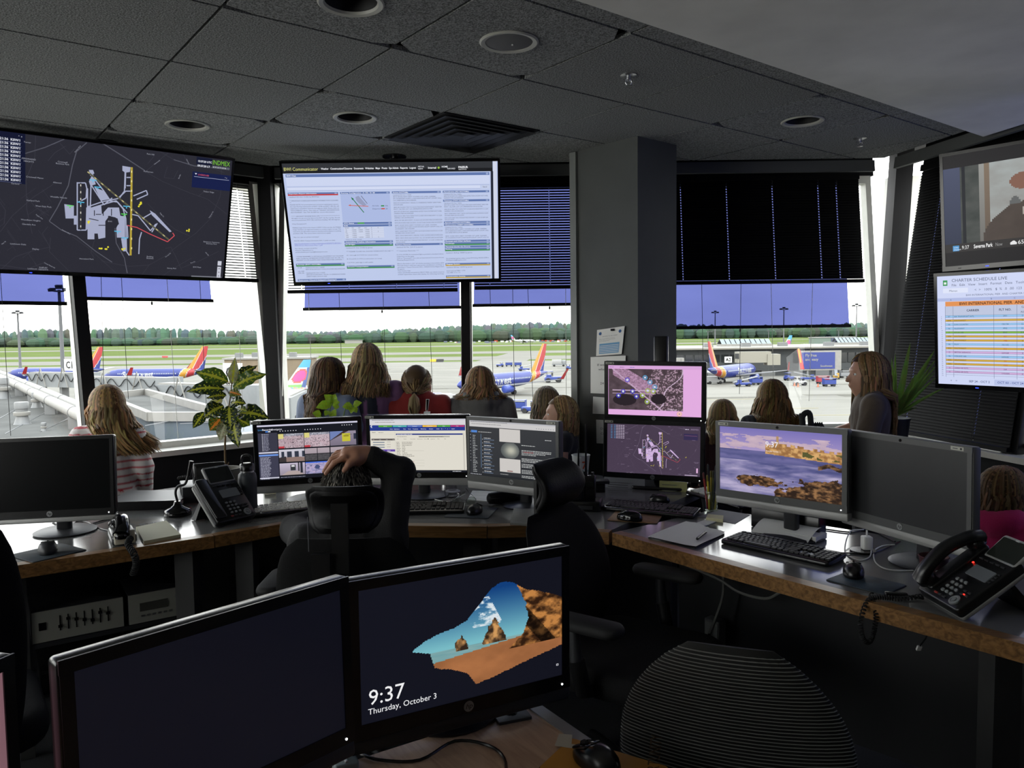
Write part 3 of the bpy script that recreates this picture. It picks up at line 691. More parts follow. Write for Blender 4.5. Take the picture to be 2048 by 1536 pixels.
blank(S_nl, OFFN); blank(S_ne, mat('pink_lit_panel', (150,110,120), .3, emit=.6))
# mast of the stacked pair
b0 = pose((.76,4.195,1.0), .895, -.36, 0, 0); q = b0.translation+b0.to_3x3() @ Vector((.02, .085, 0)); q.z = DZ
mast = thing('monitor_mast', 'black upright mast carrying the two stacked monitors', 'stand', Matrix.Translation(q) @ RZ(-.36))
MB().rbox(.07, .035, 1.475-DZ, .015, .004, M=T(0, 0, (1.475-DZ)/2)).build('pole', BLACK, mast, 40)
MB().rbox(.26, .20, .016, .03, .005, M=T(0, -.03, .0085)).build('base', BLACK, mast, 40)
for z in (.862, 1.18): MB().box((-.02, -.045, 1.5+(z-1.5)*.895-DZ), (.1, .05, .09)).build('bracket', DARK, mast)

def tv(label, c, w, h, yaw, tilt, roll, bez=.014, bot=.02, py=.085, leds=((-.3, LEDB),), screen=None):
    M = Matrix.Translation(c) @ rotm(yaw, tilt, roll); o = thing('television', label, 'television', M, 'wall televisions'); R = RX(PI/2)
    MB().rbox(w, h, .04, .012, .004, M=R).build('housing', BLACK, o, 40)
    mb = MB(); y = -.022
    mb.box((0, y, h/2-bez/2), (w-.004, .006, bez)).box((0, y, -h/2+bot/2), (w-.004, .006, bot))
    for s in (-1, 1): mb.box((s*(w/2-bez/2-.002), y, (bot-bez)/2), (bez-.002, .006, h-bez-bot))
    mb.build('bezel', GLOSSB, o)
    MB().rbox(w*.6, h*.55, .05, .03, .015, M=T(0, .04, -.05) @ R).build('rear_cover', DARK, o, 40)
    for x, m in leds: MB().box((x*w, -.0255, -h/2+bot*.45), (.012, .001, .003)).build('indicator', m, o)
    # ceiling mount: plate, drop pole, bracket
    up = M.inverted(); b = M @ Vector((0, py, 0)); t = Vector((b.x, b.y, CEIL))
    mb = MB(); mb.tube([up @ (b-Vector((0, 0, .05))), up @ t], .022, 12); mb.build('drop_pole', BLACK, o)
    MB().box((0, .066+(py-.085)/2, 0), (.3, .012+py-.085, .25)).build('bracket', BLACK, o)
    MB().lathe([(.07, 0), (.07, -.008)], 20).build('ceiling_plate', BLACK, o, M=up @ Matrix.Translation(t))
    s = Screen(); s.o = o; s.w, s.h, s.M = w-2*bez, h-bez-bot, T(0, -.0205, (bot-bez)/2); s.world = M @ s.M; return s
S_tvl = tv('large screen with a dark airport map hanging over the left windows', (-2.107,4.203,2.171), 1.23, .71, .660, -.341, -.006)
S_tvc = tv('large screen with a pale web page hanging over the middle windows', (-.669,4.600,2.146), 1.23, .715, .053, -.351, .010, leds=((-.33, LEDB),))
S_tvu = tv('upper screen on the right showing a man in a dark jacket', tuple(CAM+(Vector((2.458,3.541,2.067))-CAM)*.9), .864, .504, -.724, -.072, .031, leds=((-.30, LEDB), (-.42, MID)))
S_tvd = tv('lower screen on the right showing a coloured spreadsheet', tuple(CAM+(Vector((2.385,3.482,1.482))-CAM)*.9), .864, .504, -.896, -.1, -.006, leds=((-.3, LEDB),), py=.20)
# ================================================================== SCREEN PICTURES
def cropper(x0, y0, sc): return lambda c: (lambda x, y: c.q(x0+x/sc, y0+y/sc))
MAPROADS = [[(0,430),(60,300),(190,245),(400,175),(470,140)],[(440,170),(510,250),(545,210)],[(350,300),(400,240),(480,190)],[(260,115),(255,270),(190,440),(195,650),(235,830)],[(0,820),(90,700),(250,560),(390,470)],
 [(195,560),(260,640),(360,700)],[(0,1100),(110,1000),(230,960),(360,930)],[(370,940),(310,830),(350,780)],[(740,170),(900,270),(1050,370),(1190,450),(1380,530),(1520,580),(1660,690)],[(1060,380),(1230,240)],[(1130,260),(1080,320)],[(1170,230),(1270,290),(1420,340),(1550,350),(1640,385)],
 [(1340,250),(1370,310),(1415,360)],[(1225,340),(1200,420),(1270,430),(1300,370)],[(1620,350),(1620,480),(1610,560),(1540,720),(1430,830),(1300,920),(1200,1000),(1090,1060),(950,1070),(830,1050),(740,1030)],[(530,855),(640,930),(740,1020),(850,1120)],[(690,880),(665,970),(690,1010)],[(1210,940),(1250,930),(1290,1010),(1330,1100)],
 [(1080,610),(1180,720),(1280,800),(1390,850)],[(1040,1130),(1090,1060)],[(1330,1080),(1460,1030),(1600,960)],[(370,860),(360,960),(520,1120)],[(870,900),(910,1010),(935,1120)],[(1190,1140),(1260,1090),(1400,1010)],[(0,600),(40,660),(30,760)],[(1450,560),(1520,500),(1600,520)],[(0,1060),(200,1090),(330,1040)]]
BIGROADS = [[(635,165),(560,230),(530,330),(500,480),(420,640),(360,740),(450,805),(560,850),(700,960),(820,1040)],[(185,245),(330,200),(470,140)],[(750,170),(900,265),(1060,370)],[(930,1120),(910,1010),(850,900),(840,780)],[(1560,350),(1420,335),(1270,290)]]
TAXI = [[(565,455),(565,805),(630,805),(635,640),(660,640),(665,480),(655,450),(680,400)],[(565,460),(625,460),(635,500),(630,570),(575,600)],[(640,635),(740,600),(860,575),(920,520),(960,520)],[(670,480),(760,620),(820,570)],[(690,430),(760,520),(800,580)],[(870,575),(910,520),(915,380)],[(920,340),(915,500)],[(680,640),(780,610),(850,590),(900,650),(920,720),(925,960),(945,990)],[(925,420),(960,420)],[(925,480),(960,480)],
 [(975,555),(1070,515),(1080,545),(1000,580)],[(965,690),(1010,700),(1060,760),(1100,810),(1140,760)],[(1050,715),(1110,680),(1250,815)],[(1150,755),(1110,820)],[(930,770),(935,860)],[(1035,820),(1020,870),(1015,980)],[(640,500),(640,800)],[(790,590),(860,600),(930,680)]]
RAMPS = [[(895,335),(955,345),(950,380),(915,385),(895,370)],[(470,615),(540,625),(540,720),(480,720)],[(540,700),(560,700),(560,765),(540,765)],[(650,450),(680,400),(700,470),(665,480)],[(690,490),(760,520),(800,580),(740,590)],[(640,645),(740,625),(745,690),(790,640),(870,640),(880,700),(915,705),(915,860),(855,860),(850,780),(870,760),(860,720),(800,700),(770,740),(770,860),(720,870),(715,830),(690,830),(690,872),(640,872)],[(885,865),(920,865),(920,960),(900,960)],[(1095,660),(1135,685),(1255,815),(1240,820),(1110,695)],[(650,365),(680,365),(690,390),(660,410)]]
def draw_map(c, f, bg, rd, big, ramp, txt, ts):
    c.rect(0, 0, c.W, c.H, bg, 0)
    for r in MAPROADS: c.line([f(*p) for p in r], ts*.16, rd, 1)
    for r in BIGROADS: c.line([f(*p) for p in r], ts*.42, big, 1)
    rs = random.Random(3)
    for k in range(26):
        x, y = rs.uniform(-200, 330), rs.uniform(480, 1050); a = rs.choice((.95, -.62)); l = rs.uniform(50, 130)
        c.line([f(x, y), f(x+l*math.cos(a), y+l*math.sin(a))], ts*.1, rd, 1)
    for r in TAXI: c.line([f(*p) for p in r], ts*.55, ramp, 2)
    for r in RAMPS: c.poly([f(*p) for p in r], ramp, 2)
    for r in ([(700,690),(740,690)],[(755,660),(755,700)],[(815,650),(815,700)],[(720,770),(770,770)],[(690,660),(690,700)],[(650,720),(720,735)]): c.line([f(*p) for p in r], ts*.4, bg, 3)
    c.line([f(590,460), f(590,805)], ts*.6, (60,60,60), 3); c.line([f(640,378), f(1240,880)], ts*.8, (92,90,70), 3)
    for k in range(12):
        a = f(640+50*k, 378+41.8*k); b = f(655+50*k, 390.5+41.8*k); c.line([a, b], ts*.5, (190,180,130), 4)
    for k in range(7): c.line([f(590, 470+50*k), f(590, 485+50*k)], ts*.45, (205,200,190), 4)
    c.line([f(963,345), f(955,990)], ts*.95, (178,158,62), 4)
    for k in range(9): c.line([f(962, 370+70*k), f(961.5, 385+70*k)], ts*.5, (230,220,150), 5)
    c.line([f(930,770), f(1000,785), f(1100,835), f(1225,890), f(1275,845), f(1262,825)], ts*.45, (205,80,90), 5)
    c.poly([f(790,700), f(845,712), f(865,760), f(850,790), f(800,790), f(790,740)], bg, 3)
    for x, y in ((1028,600),(1020,620),(1380,810),(740,935),(783,938),(898,945),(650,745)):
        for a in range(3): u, v = f(x+rs.uniform(-14,14), y+rs.uniform(-10,12)); c.disc(u, v, ts*.5, (225,215,60), 5, 5)
    for x, y in ((680,440),(715,492),(590,602),(925,632),(860,815),(912,862)): u, v = f(x, y); c.rect(u-ts*1.6, v-ts*.3, u+ts*1.6, v+ts*.15, (90,190,230), 5); c.disc(u, v+ts*.7, ts*.4, (90,190,230), 5, 4)
    for x, y in ((512,628),(907,690)): u, v = f(x, y); c.rect(u-ts*1.4, v-ts*.4, u+ts*1.4, v+ts*.1, (90,210,90), 5); c.disc(u, v+ts*.7, ts*.45, (90,210,90), 5, 4)
    for x, y, t in ((200,168,'Turner'),(210,290,'FERDINAND'),(210,308,'HEIGHTS'),(457,312,'Cromwell'),(457,326,'Business Park'),(255,425,'Cromwell Manor'),(110,470,'Garland'),(418,463,'Allwood'),(428,570,'Wickliffe Woods'),(242,595,'Garland Park'),(318,637,'West Dale Park'),(224,737,'Woodlawn Heights'),(210,768,'Glendale Ave'),(132,912,'Linthicum Oaks'),(260,948,'Shipley'),(236,1092,'Linthicum'),(316,1084,'SHIPLEY'),(316,1098,'HEIGHTS'),(632,1020,'Homeland Park'),(1096,1003,'Building'),(1096,1015,'Business'),(1254,1088,'Stoney Run'),(1546,897,'Baltimore Commons'),(1546,909,'Business Park'),(1525,530,'Timber Ridge'),(1100,255,'Park Hill'),(1084,383,'McPherson'),(803,746,'BWI'),(1440,1080,'BWI Plaza')):
        u, v = f(x, y); c.text(u, v, t, ts*1.05, txt, 6, align='c')
    for x, y, t, a in ((570,215,'Aviation Blvd',-.95),(480,820,'Aviation Blvd',.5),(285,710,'Poplar Ave',.6),(1150,312,'Hammonds',-.75),(1315,415,'Elkridge',-1.3),(1370,305,'Harmans',1.0),(1545,695,'Telegraph Rd',-1.1),(1230,990,'Dorsey Rd',-.75),(1180,695,'Ridge Rd',.8),(1510,980,'Old Mill',.8),(1410,1043,'Race Rd',-.4),(360,1065,'Camp Meade Rd',.5),(30,900,'Main St',-.8)):
        u, v = f(x, y); c.text(u, v, t, ts*.8, txt, 6, align='c', rot=a)
c = canvas(S_tvl); f1 = cropper(0, 240, 3.657)(c)
ftv = f1
draw_map(c, f1, (44,44,53), (62,62,72), (86,87,98), (165,170,196), (150,152,165), 8.5)
x1, y1 = f1(185, 470)
c.rect(0, 0, x1, y1, (20,24,48), 3)
for k in range(11):
    x, y = f1(0, 146+29.5*k); x2, y2 = f1(150, 152+29.5*k); yy = (y+y2)/2
    c.text(x1-18, yy, random.choice(('K0WL', 'KBUY', 'KDYL'))+'  21:36  K0W1', 13, (225,228,240), 4, align='r', bold=.02)
    c.rect(x1-300, yy+5, x1-14, yy+6.2, (110,116,150), 4)
c.text(x1-24, y1*.075, '^  x', 9, (190,195,210), 4)
x0, y0 = f1(1408, 375); x1, y1 = f1(1680, 520); c.rect(x0, y0, x1, y1, (24,32,72), 6)
c.line([(x0+8, y0+22), (x1-8, y0+22)], 1.5, (180,185,215), 7); c.text(x0+24, y0+15, 'OVERDUES', 10, (220,90,110), 7); c.poly([(x0+10, y0+6), (x0+20, y0+6), (x0+15, y0+13)], (220,220,235), 7); c.text(x1-28, y0+15, '^ x', 8, (220,220,235), 7)
x0, y0 = f1(1438, 268); x1, y1 = f1(1548, 335); c.rect(x0, y0, x1, y1, (24,28,50), 6)
c.text(x0+6, y0+22, '13:37:20 UTC', 12, (235,238,250), 7, wmax=(x1-x0)*.9, bold=.02); c.text(x0+6, y0+42, '09:37:20 LT', 12, (235,238,250), 7, wmax=(x1-x0)*.8, bold=.02)
x0, y0 = f1(1552, 325); x1, y1 = f1(1690, 330); c.text(x0, y0, 'INDMEX', 30, (120,190,60), 7, wmax=x1-x0-6); c.rect(x0, y0+5, x1-6, y0+16, (90,95,105), 7); c.text(x0+3, y0+14, 'A V I A T I O N', 9, (235,235,240), 8, wmax=x1-x0-12)
x0, y0 = f1(1590, 1060)
c.rect(x0, y0-20, x0+18, y0+2, (200,202,215), 7); c.rect(x0, y0+8, x0+18, y0+70, (200,202,215), 7)
for k in range(3): c.rect(x0+6, y0+16+18*k, x0+12, y0+19+18*k, (60,60,80), 8)
x0, y0 = f1(1398, 1140); c.rect(x0, y0-2, c.W-8, y0+13, (120,122,132), 7); c.text(x0+4, y0+9, '(c) Mapbox (c) OpenStreetMap Improve this map', 9, (40,40,48), 8, wmax=c.W-16-x0)
c.build(S_tvl.o, S_tvl.M); tvc_ = c

# web page screen
c = canvas(S_tvc); fa = cropper(570, 320, 6.145)(c); fb = cropper(780, 320, 6.144)(c); BG = (190,202,234); INK = (58,66,98); HD = (98,120,172)
c.rect(0, 0, c.W, c.H, BG, 0); c.rect(0, 0, c.W-24, 46, (52,54,58), 1); c.rect(0, 30, c.W-24, 46, (30,31,34), 2)
c.rect(c.W-22, 0, c.W-6, c.H, (208,214,232), 1); c.rect(c.W-34, 46, c.W-22, c.H, (40,44,58), 1)
c.text(6, 34, 'BWI Communicator', 22, (216,214,130), 3, wmax=158)
x = 178
for t in ('Weather', 'Construction/Closures', 'Documents', 'Websites', 'Maps', 'Posts', 'Sys Admin', 'Reports', 'Logout'):
    w = len(t)*4.7+2; c.text(x, 30, t, 12, (238,240,246), 3, wmax=w, bold=.02); x += w+8
c.text(x+2, 24, 'METAR', 9, (238,240,246), 3); c.text(x+2, 34, 'KBWI', 9, (238,240,246), 3); c.text(x+48, 31, 'Internal', 12.5, (238,240,246), 3, bold=.02); c.disc(x+98, 27, 5, (150,190,70), 3)
c.text(x+112, 26, 'HOME', 10, (238,240,246), 3, bold=.02); c.text(x+138, 35, 'NAVAID', 10, (238,240,246), 3); c.text(x+190, 30, 'PASSUR', 13, (245,246,250), 3, bold=.03); c.text(x+190, 38, 'AEROSPACE', 7, (245,246,250), 3)
def bar(x0, y0, x1, t, kind=None, h=13):
    c.rect(x0, y0, x1, y0+h, HD, 1); c.text(x0+4, y0+10, t, 10.5, (236,240,250), 3, bold=.015); c.rect(x1-16, y0+2, x1-5, y0+h-2, (150,166,205), 3)
    if kind: c.rect(x0, y0+h-3, x1, y0+h+6, {'r': (190,62,66), 'g': (66,140,80), 'y': (190,160,70)}[kind], 2)
bar(12, 50, c.W-40, 'BWI Chat'); c.rect(12, 64, c.W-40, 104, (204,213,240), 1); c.rect(12, 110, c.W-84, 124, (210,218,242), 1); c.line([(12,108),(c.W-40,108)], 1, (140,150,190), 3); c.line([(12,124.5),(c.W-84,124.5)], 1, (140,150,190), 3); c.rect(c.W-78, 110, c.W-40, 125, (196,206,232), 1); c.text(c.W-72, 121, 'Send', 10, INK, 3)
X = [12, 256, 498, 738, c.W-42]
P0_ = c.P; c.P = lambda x, y, l: P0_(x, y if y < 134 else 134+(y-134)*.745, l)
def lines(x, y, ls, s=9.6, lead=12.2, col=INK, wmax=None):
    for t in ls:
        if t: c.text(x, y, t, s, col, 3, wmax=wmax)
        y += lead
    return y
cw = 228
bar(X[0], 134, X[1]-10, 'Important Airport Information', 'r')
lines(X[0]+4, 164, ['Updated 03-Oct 12:42z by BWIOps', '', '** IMPORTANT SCHEDULED RUNWAY INTERSECTION CLOSURES', '**', 'PLEASE NOTE: For preventative and corrective maintenance reasons,', 'the main Runway intersection at RWY 10/28 and RWY 15R-33L will', 'experience scheduled closures throughout 2024. Please click on', '"DOCUMENTS" above. Then click on "TENANT INFORMATION', 'ADVISORIES". See TIA 20-009 for more information.', '', '***** AIRCRAFT ENGINE RUN UPS *************************', 'All engine run-ups are to be done at the RWY 33L Run Up Pad. Aircraft', 'are to be positioned, RWY 33L hold block heading 140-160 degrees.', '', 'Only Exception!!!', '', 'Midfield Cargo: Due to the closure of RWY 15 Run up area, the Midfield', 'Cargo Taxilane is an approved location to conduct engine run-ups. The', 'nose of the aircraft needs to point to the East and be adjacent to parking', 'position D8. The same time restrictions apply', '', 'No run ups on active runways!', '', 'NOTE: BWI Tenant Directive 501.1 (click on link)'], wmax=cw)
lines(X[0]+4, 463, ['https://marylandaviation.com/wp-content/uploads/2020/05/TD-BWI-501.1-', '2020-Noise-Abatement-Plan-1.pdf'], 9.6, 12.2, (60,70,190), cw)
c.line([(X[0]+4, 465), (X[0]+226, 465)], .8, (60,70,190), 3)
bot0 = c.H
lines(X[0]+4, 494, ['For issues contact email for', 'Airport Operations is,', 'aviationbwiairportops@bwiairport.com'], wmax=cw)
lines(X[0]+4, 548, ['* PLEASE REMEMBER TO SECURE ALL EQUIPMENT ON THE RAMP', 'AND CLOSE ALL JETBRIDGE DOORS WHEN NOT IN USE, TO', 'PREVENT DOOR ALARMS AND WIND/WEATHER DAMAGE. *'], wmax=cw)
bar(X[0], 592, X[1]-10, 'Runways (RWY NOTAMs)', 'g'); lines(X[0]+4, 622, ['10-28', '', '15L-33R', '15R-33L'], wmax=cw); lines(X[0]+44, 622, ['Updated 03-Oct 1400Z', '!BWI 09/182 BWI RWY 10 ALS U/S 2410031400-2410032359', '', 'Updated 03-Oct 1155Z', '!BWI 09/175 BWI RWY 15R/33L CL MARKINGS FADED', '2409191855-2410191200'], wmax=190)
bar(X[0], 697, X[1]-10, 'Restrooms: Closed 0 Delayed 0 Cleaning 0')
bar(X[1], 134, X[2]-10, 'Runway Configuration  A: 33L  D: 28'); c.rect(X[1], 148, X[2]-10, 322, (172,186,226), 1)
g = lambda x, y: (X[1]+(x-690)*.385, 150+(y-370)*.56)
c.poly([g(870,400), g(910,385), g(975,460), g(1000,490), g(960,500), g(910,470), g(880,440)], (150,158,190), 2)
c.line([g(940,385), g(1010,475)], 3, (110,112,130), 2); c.line([g(960,575), g(825,405)], 4, (40,120,70), 3); c.poly([g(818,398), g(850,418), g(828,432)], (40,120,70), 3)
c.line([g(1020,505), g(785,490)], 4, (205,95,70), 4); c.poly([g(775,490), g(805,480), g(803,500)], (205,95,70), 4)
c.text(*g(1068,505), 'Arrivals', 10, INK, 3); c.rect(*g(1175,495), *g(1215,508), (40,140,60), 3); c.text(*g(1225,507), '33L', 10, INK, 3)
c.text(*g(1068,540), 'Departures', 10, INK, 3); c.rect(*g(1178,528), *g(1220,541), (205,80,60), 3); c.text(*g(1228,541), '28', 10, INK, 3)
bar(X[1], 326, X[2]-10, 'ATC Status'); c.rect(X[1]+70, 328, X[1]+102, 337, (90,170,90), 3); bar(X[1], 342, X[2]-10, 'RVR'); c.rect(X[1]+4, 357, X[2]-50, 430, (206,214,236), 1)
for r in range(7):
    c.line([(X[1]+4, 357+r*12.1), (X[2]-50, 357+r*12.1)], .7, (130,140,180), 2)
    for k, t in enumerate((('RWY','TD','MP','RO','E','C'), ('10','>6000','>6000','>6000','5',''), ('28','>6000','>6000','>6000','5','5'), ('15L','>6000','','>6000','5',''), ('33R','>6000','','>6000','5',''), ('15R','>6000','>6000','>6000','5','5'))[min(r, 5)]):
        if r < 6: c.text(X[1]+8+k*31, 366+r*12.1, t, 8.6, INK, 3)
c.text(X[1]+6, 441, 'Taken as of 03 13:36Z', 8.6, INK, 3)
bar(X[1], 447, X[2]-10, 'Automation Weather Information'); bar(X[1], 464, X[2]-10, 'Jet Bridges', 'g')
lines(X[1]+4, 496, ['Updated 01-Oct 23:42z by jjones', '', '*** PLEASE CLOSE ALL DOORS WHEN NOT IN USE ***', '', 'A-1 through A-7 OTS for construction.', '', 'B-10 and B-12 OTS (construction on ramp)', '', 'C-6 PCA, jetbridge is still usable.'], wmax=cw); bar(X[1], 612, X[2]-10, 'Ground Transportation', 'g')
bar(X[2], 134, X[3]-10, 'Active NOTAMs'); yy = 160
for para_ in (['Updated 03-Oct 1155Z', '!BWI 09/056 BWI OBST TOWER LGT (ASR 1008086)', '391159.00N0764134.00W (1.7NM NNW BWI) 607.0FT (275.0FT AGL)', 'U/S 2408190016-2410180400'], ['!BWI 09/175 BWI RWY 15R/33L CL MARKINGS FADED 2409191855-', '2410191200'], ['!BWI 09/123 BWI TWY W HLDG PSN SIGN NORTHWEST SIDE FOR', 'RWY 15L/33R LGT U/S 2409030703-2410151700'], ['!BWI 09/169 BWI SVC ARRESTING DETECTION SYSTEM NOT AVBL', '2409041758-2410040200'], ['!BWI 09/101 BWI TWY P BTN TWY Q AND APCH END RWY 15 CLSD', '2409021100-2410022359'], ['!BWI 09/182 BWI RWY 10 ALS U/S 2410031400-2410032359'], ['!BWI 09/104 BWI NAV ILS RWY 10 CAT II NA 2410031400-2410032359'], ['!BWI 10/007 BWI OBST TOWER LGT (ASR 1023405)', '391147.00N0764147.00W (0.2NM NE BWI) 606.0FT (269.0FT AGL) U/S', '2410020001-2411022359'], ['!BWI 10/009 BWI TWY T BTN GATE B10 AND GATE B13 CLSD', '2410021400-2410312359'], ['!BWI 10/014 BWI RWY 15R/33L CLSD 2410031400-2410031600'], ['!BWI 10/015 BWI NAV ILS RWY 15L U/S 2410071200-2410072000'], ['!BWI 10/101 BWI TWY P RUNUP PAD FOR RWY 15 CLSD 2410041200-', '2412312359']):
    yy = lines(X[2]+4, yy, para_, 9, 11.3, INK, cw); c.line([(X[2]+4, yy-7), (X[3]-12, yy-7)], .6, (140,150,190), 3); yy += 5
bar(X[2], 470, X[3]-10, 'Airport Remarks')
lines(X[2]+4, 497, ['Updated 06-Mar 2241Z by jjones', '', '*** Important Reminder ***', '', 'As of Oct 28 2004, No International flight is permitted to disembark without', 'inspection at the gate.', 'Click on "Documents" then click on International Concourse Arrival', 'Meeting Requirement.', '', 'Effective November 6, 2017, all vehicles operating on the airfield at BWI', 'Marshall Airport shall have appropriate identification markings as', 'described in Tenant Directive 202.1, Airfield Vehicle Registration', 'Program.', 'This means that:', 'Unless specifically exempted by MDOT MAA, any vehicle issued an', 'airfield registration decal shall display the following markings.'], wmax=cw)
bar(X[3], 134, X[4], 'Aerodrome (AD NOTAMs)'); lines(X[3]+4, 160, ['Updated 03-Oct 1435z', '!BWI 09/169 BWI SVC ARRESTING DETECTION SYSTEM NOT AVBL', '2409041730-2410040200'], 9, 11.3, INK, 210)
bar(X[3], 190, X[4], 'Taxiways (TWY NOTAMs)')
yy = 216
for para_ in (['Updated 03-Oct 1205z', '!BWI 09/123 BWI TWY W HLDG PSN SIGN NORTHWEST SIDE FOR', 'RWY 15L/33R LGT U/S 2409030703-2410151700'], ['!BWI 09/101 BWI TWY P BTN TWY Q AND APCH END RWY 15 CLSD', '2409021100-2410022359'], ['!BWI 10/009 BWI TWY T BTN GATE B10 AND GATE B13 CLSD', '2410021400-2410312359'], ['!BWI 10/101 BWI TWY P RUNUP PAD FOR RWY 15 CLSD 2410041200-', '2412312359']):
    yy = lines(X[3]+4, yy, para_, 9, 11.3, INK, 210); c.line([(X[3]+4, yy-7), (X[4], yy-7)], .6, (140,150,190), 3); yy += 5
bar(X[3], 330, X[4], 'Aprons (APRON NOTAMs)'); bar(X[3], 346, X[4], 'Obstructions (OBST NOTAMs)')
lines(X[3]+4, 372, ['Updated 03-Oct 1042z', '!BWI 09/056 BWI OBST TOWER LGT (ASR 1008086)', '391159.00N0764134.00W (1.7NM NNW BWI) 607.0FT (275.0FT AGL)', 'U/S 2408190016-2410180400', '', '!BWI 10/007 BWI OBST TOWER LGT (ASR 1023405)', '391147.00N0764147.00W (0.2NM NE BWI) 606.0FT (269.0FT AGL) U/S'], 9, 11.3, INK, 210)
bar(X[3], 452, X[4], 'Runways and Other Surfaces'); bar(X[3], 468, X[4], 'Roadways', 'g'); bar(X[3], 490, X[4], 'Terminal (Inside the Doors)'); bar(X[3], 506, X[4], 'Parking', 'g')
lines(X[3]+4, 540, ['Updated 18-Aug 1830Z by jjones', '', '', 'For all parking inquiries, please contact SP+Parking 443-833-0298 or', 'BWIparking@spplus.com'], wmax=210)
bar(X[3], 606, X[4], 'Baggage System', 'y'); lines(X[3]+4, 637, ['Updated 28-Sep 1247Z by jjones', '', 'International BIB 1 UTS', 'Use BIB 12 or 13'], wmax=210); bar(X[3], 690, X[4], 'Construction Activity', 'y')
c.build(S_tvc.o, S_tvc.M)

# upper right: a man in a dark jacket in a bright room, with a weather strip
c = canvas(S_tvu); kq = c.q(2040, 500)[0]/630; print('tvu', kq, 'tvd', canvas(S_tvd).q(2040, 700)); print('SCREENS', canvas(S_tvc).q(1001-2, 562-2), canvas(S_m2).H, canvas(S_tvc).H)
def scene_tv(U, V):
    x = U*1000/kq; y = V; n = fbm(U*14, V*8, 4, 3)
    o = mixc((74,80,104), (50,56,76), y+0*x); o = wherec((x > 150) & (x < 300), mixc((52,58,56), (86,88,86), n*1.4-.2), o); o = wherec((x > 168) & (x < 190), (34,36,42), o)
    o = wherec((x > 300) & (x < 345), mixc((150,150,146), (110,108,104), y), o); o = wherec((x >= 345) & (x < 400), mixc((128,112,96), (98,86,76), y), o)
    o = wherec(x >= 400, mixc((168,176,176), (140,138,134), n), o); o = wherec(((x-660)/90)**2+((y-.28)/.09)**2 < 1+n*.6, (128,92,78), o)
    o = wherec(((x-600)/40)**2+((y-.55)/.08)**2 < 1, (96,98,98), o)
    body = y > np.where(x < 640, .98-np.clip((x-330)/240, 0, 1)**.5*.42, .56-np.clip((x-640)/120, 0, 1)*.12) ; o = wherec(body & (x > 330), mixc((66,58,54), (84,74,68), n), o)
    o = wherec((y > .62) & (x > 660+(y-.62)*60) & (x < 840), mixc((150,142,132), (188,184,176), n), o); o = wherec(((x-800)/95)**2+((y-.42)/.28)**2 < 1, mixc((104,78,68), (126,98,86), n+.3*(y-.3)), o)
    o = wherec((((x-790)/108)**2+((y-.25)/.22)**2 < 1) & (y < .30-(x-700)*.0007), (38,32,32), o)
    return o
c.rect(0, 0, c.W, c.H, (34,33,35), 0); c.image(0, c.H*.115, c.W, c.H*.80, 130, 62, scene_tv); c.rect(0, c.H*.80, c.W, c.H*.875, (52,50,50), 1)
y = c.H*.855; Q = kq
c.rect(70*Q, y-22, 125*Q, y+6, (80,150,205), 2); c.text(78*Q, y-9, 'The Weather', 10, (235,245,255), 3, wmax=42*Q); c.text(78*Q, y+2, 'Channel', 10, (235,245,255), 3)
c.text(148*Q, y, '9:37', 27, (235,235,235), 3, wmax=62*Q); c.text(250*Q, y, 'Severna Park', 27, (240,240,240), 3, bold=.02, wmax=160*Q); c.text(432*Q, y, 'Now', 25, (150,150,150), 3, wmax=58*Q)
X9 = 581*Q
c.disc(X9-8, y-7, 7, (230,230,230), 3); c.disc(X9, y-10, 9, (230,230,230), 4); c.disc(X9+8, y-6, 6, (230,230,230), 3); c.rect(X9-14, y-6, X9+13, y, (230,230,230), 5); c.text(614*Q, y, '65', 27, (240,240,240), 3); c.ring(614*Q+34, y-16, 4, 2, (240,240,240), 3)
c.build(S_tvu.o, S_tvu.M)

# lower right: spreadsheet
c = canvas(S_tvd); c.rect(0, 0, c.W, c.H, (206,214,244), 0); GR = (88,96,128)
c.rect(30, 22, 52, 50, (60,150,90), 2); c.rect(35, 32, 47, 43, (230,240,235), 3); c.text(72, 32, 'CHARTER SCHEDULE LIVE', 22, (80,88,112), 2); c.text(72, 54, 'File   Edit   View   Insert   Format   Data   Tools   Extensions   Help', 17, (80,88,112), 2)
c.rect(30, 64, 150, 88, (222,228,248), 2); c.text(60, 82, 'Menus', 15, (100,108,130), 3); c.text(180, 82, '<  >   100%   $  %  .0  .00  123    Arial    -  11  +  B  I', 17, (90,98,124), 2); c.text(140, 106, 'BWI INTERNATIONAL PIER  AND CHARTER SCHEDULE - VOLUME 024', 13, (90,98,124), 2)
c.rect(0, 114, c.W, 130, (176,186,226), 1)
cols = [40, 78, 268, 370, 424, 466, 490, 512, 538, 600, 626, 690, 760, 830, 900, 1000]
for k, x in enumerate(cols[1:]): c.text(x-14, 127, 'ABCDEFGHIJKLMNO'[k], 11, (80,88,120), 3)
c.rect(40, 132, c.W, 156, (226,146,84), 1); c.text(108, 151, 'BWI INTERNATIONAL PIER  AND CHARTER SCHEDULE - VOLUME 024', 20, (90,52,30), 3, bold=.02)
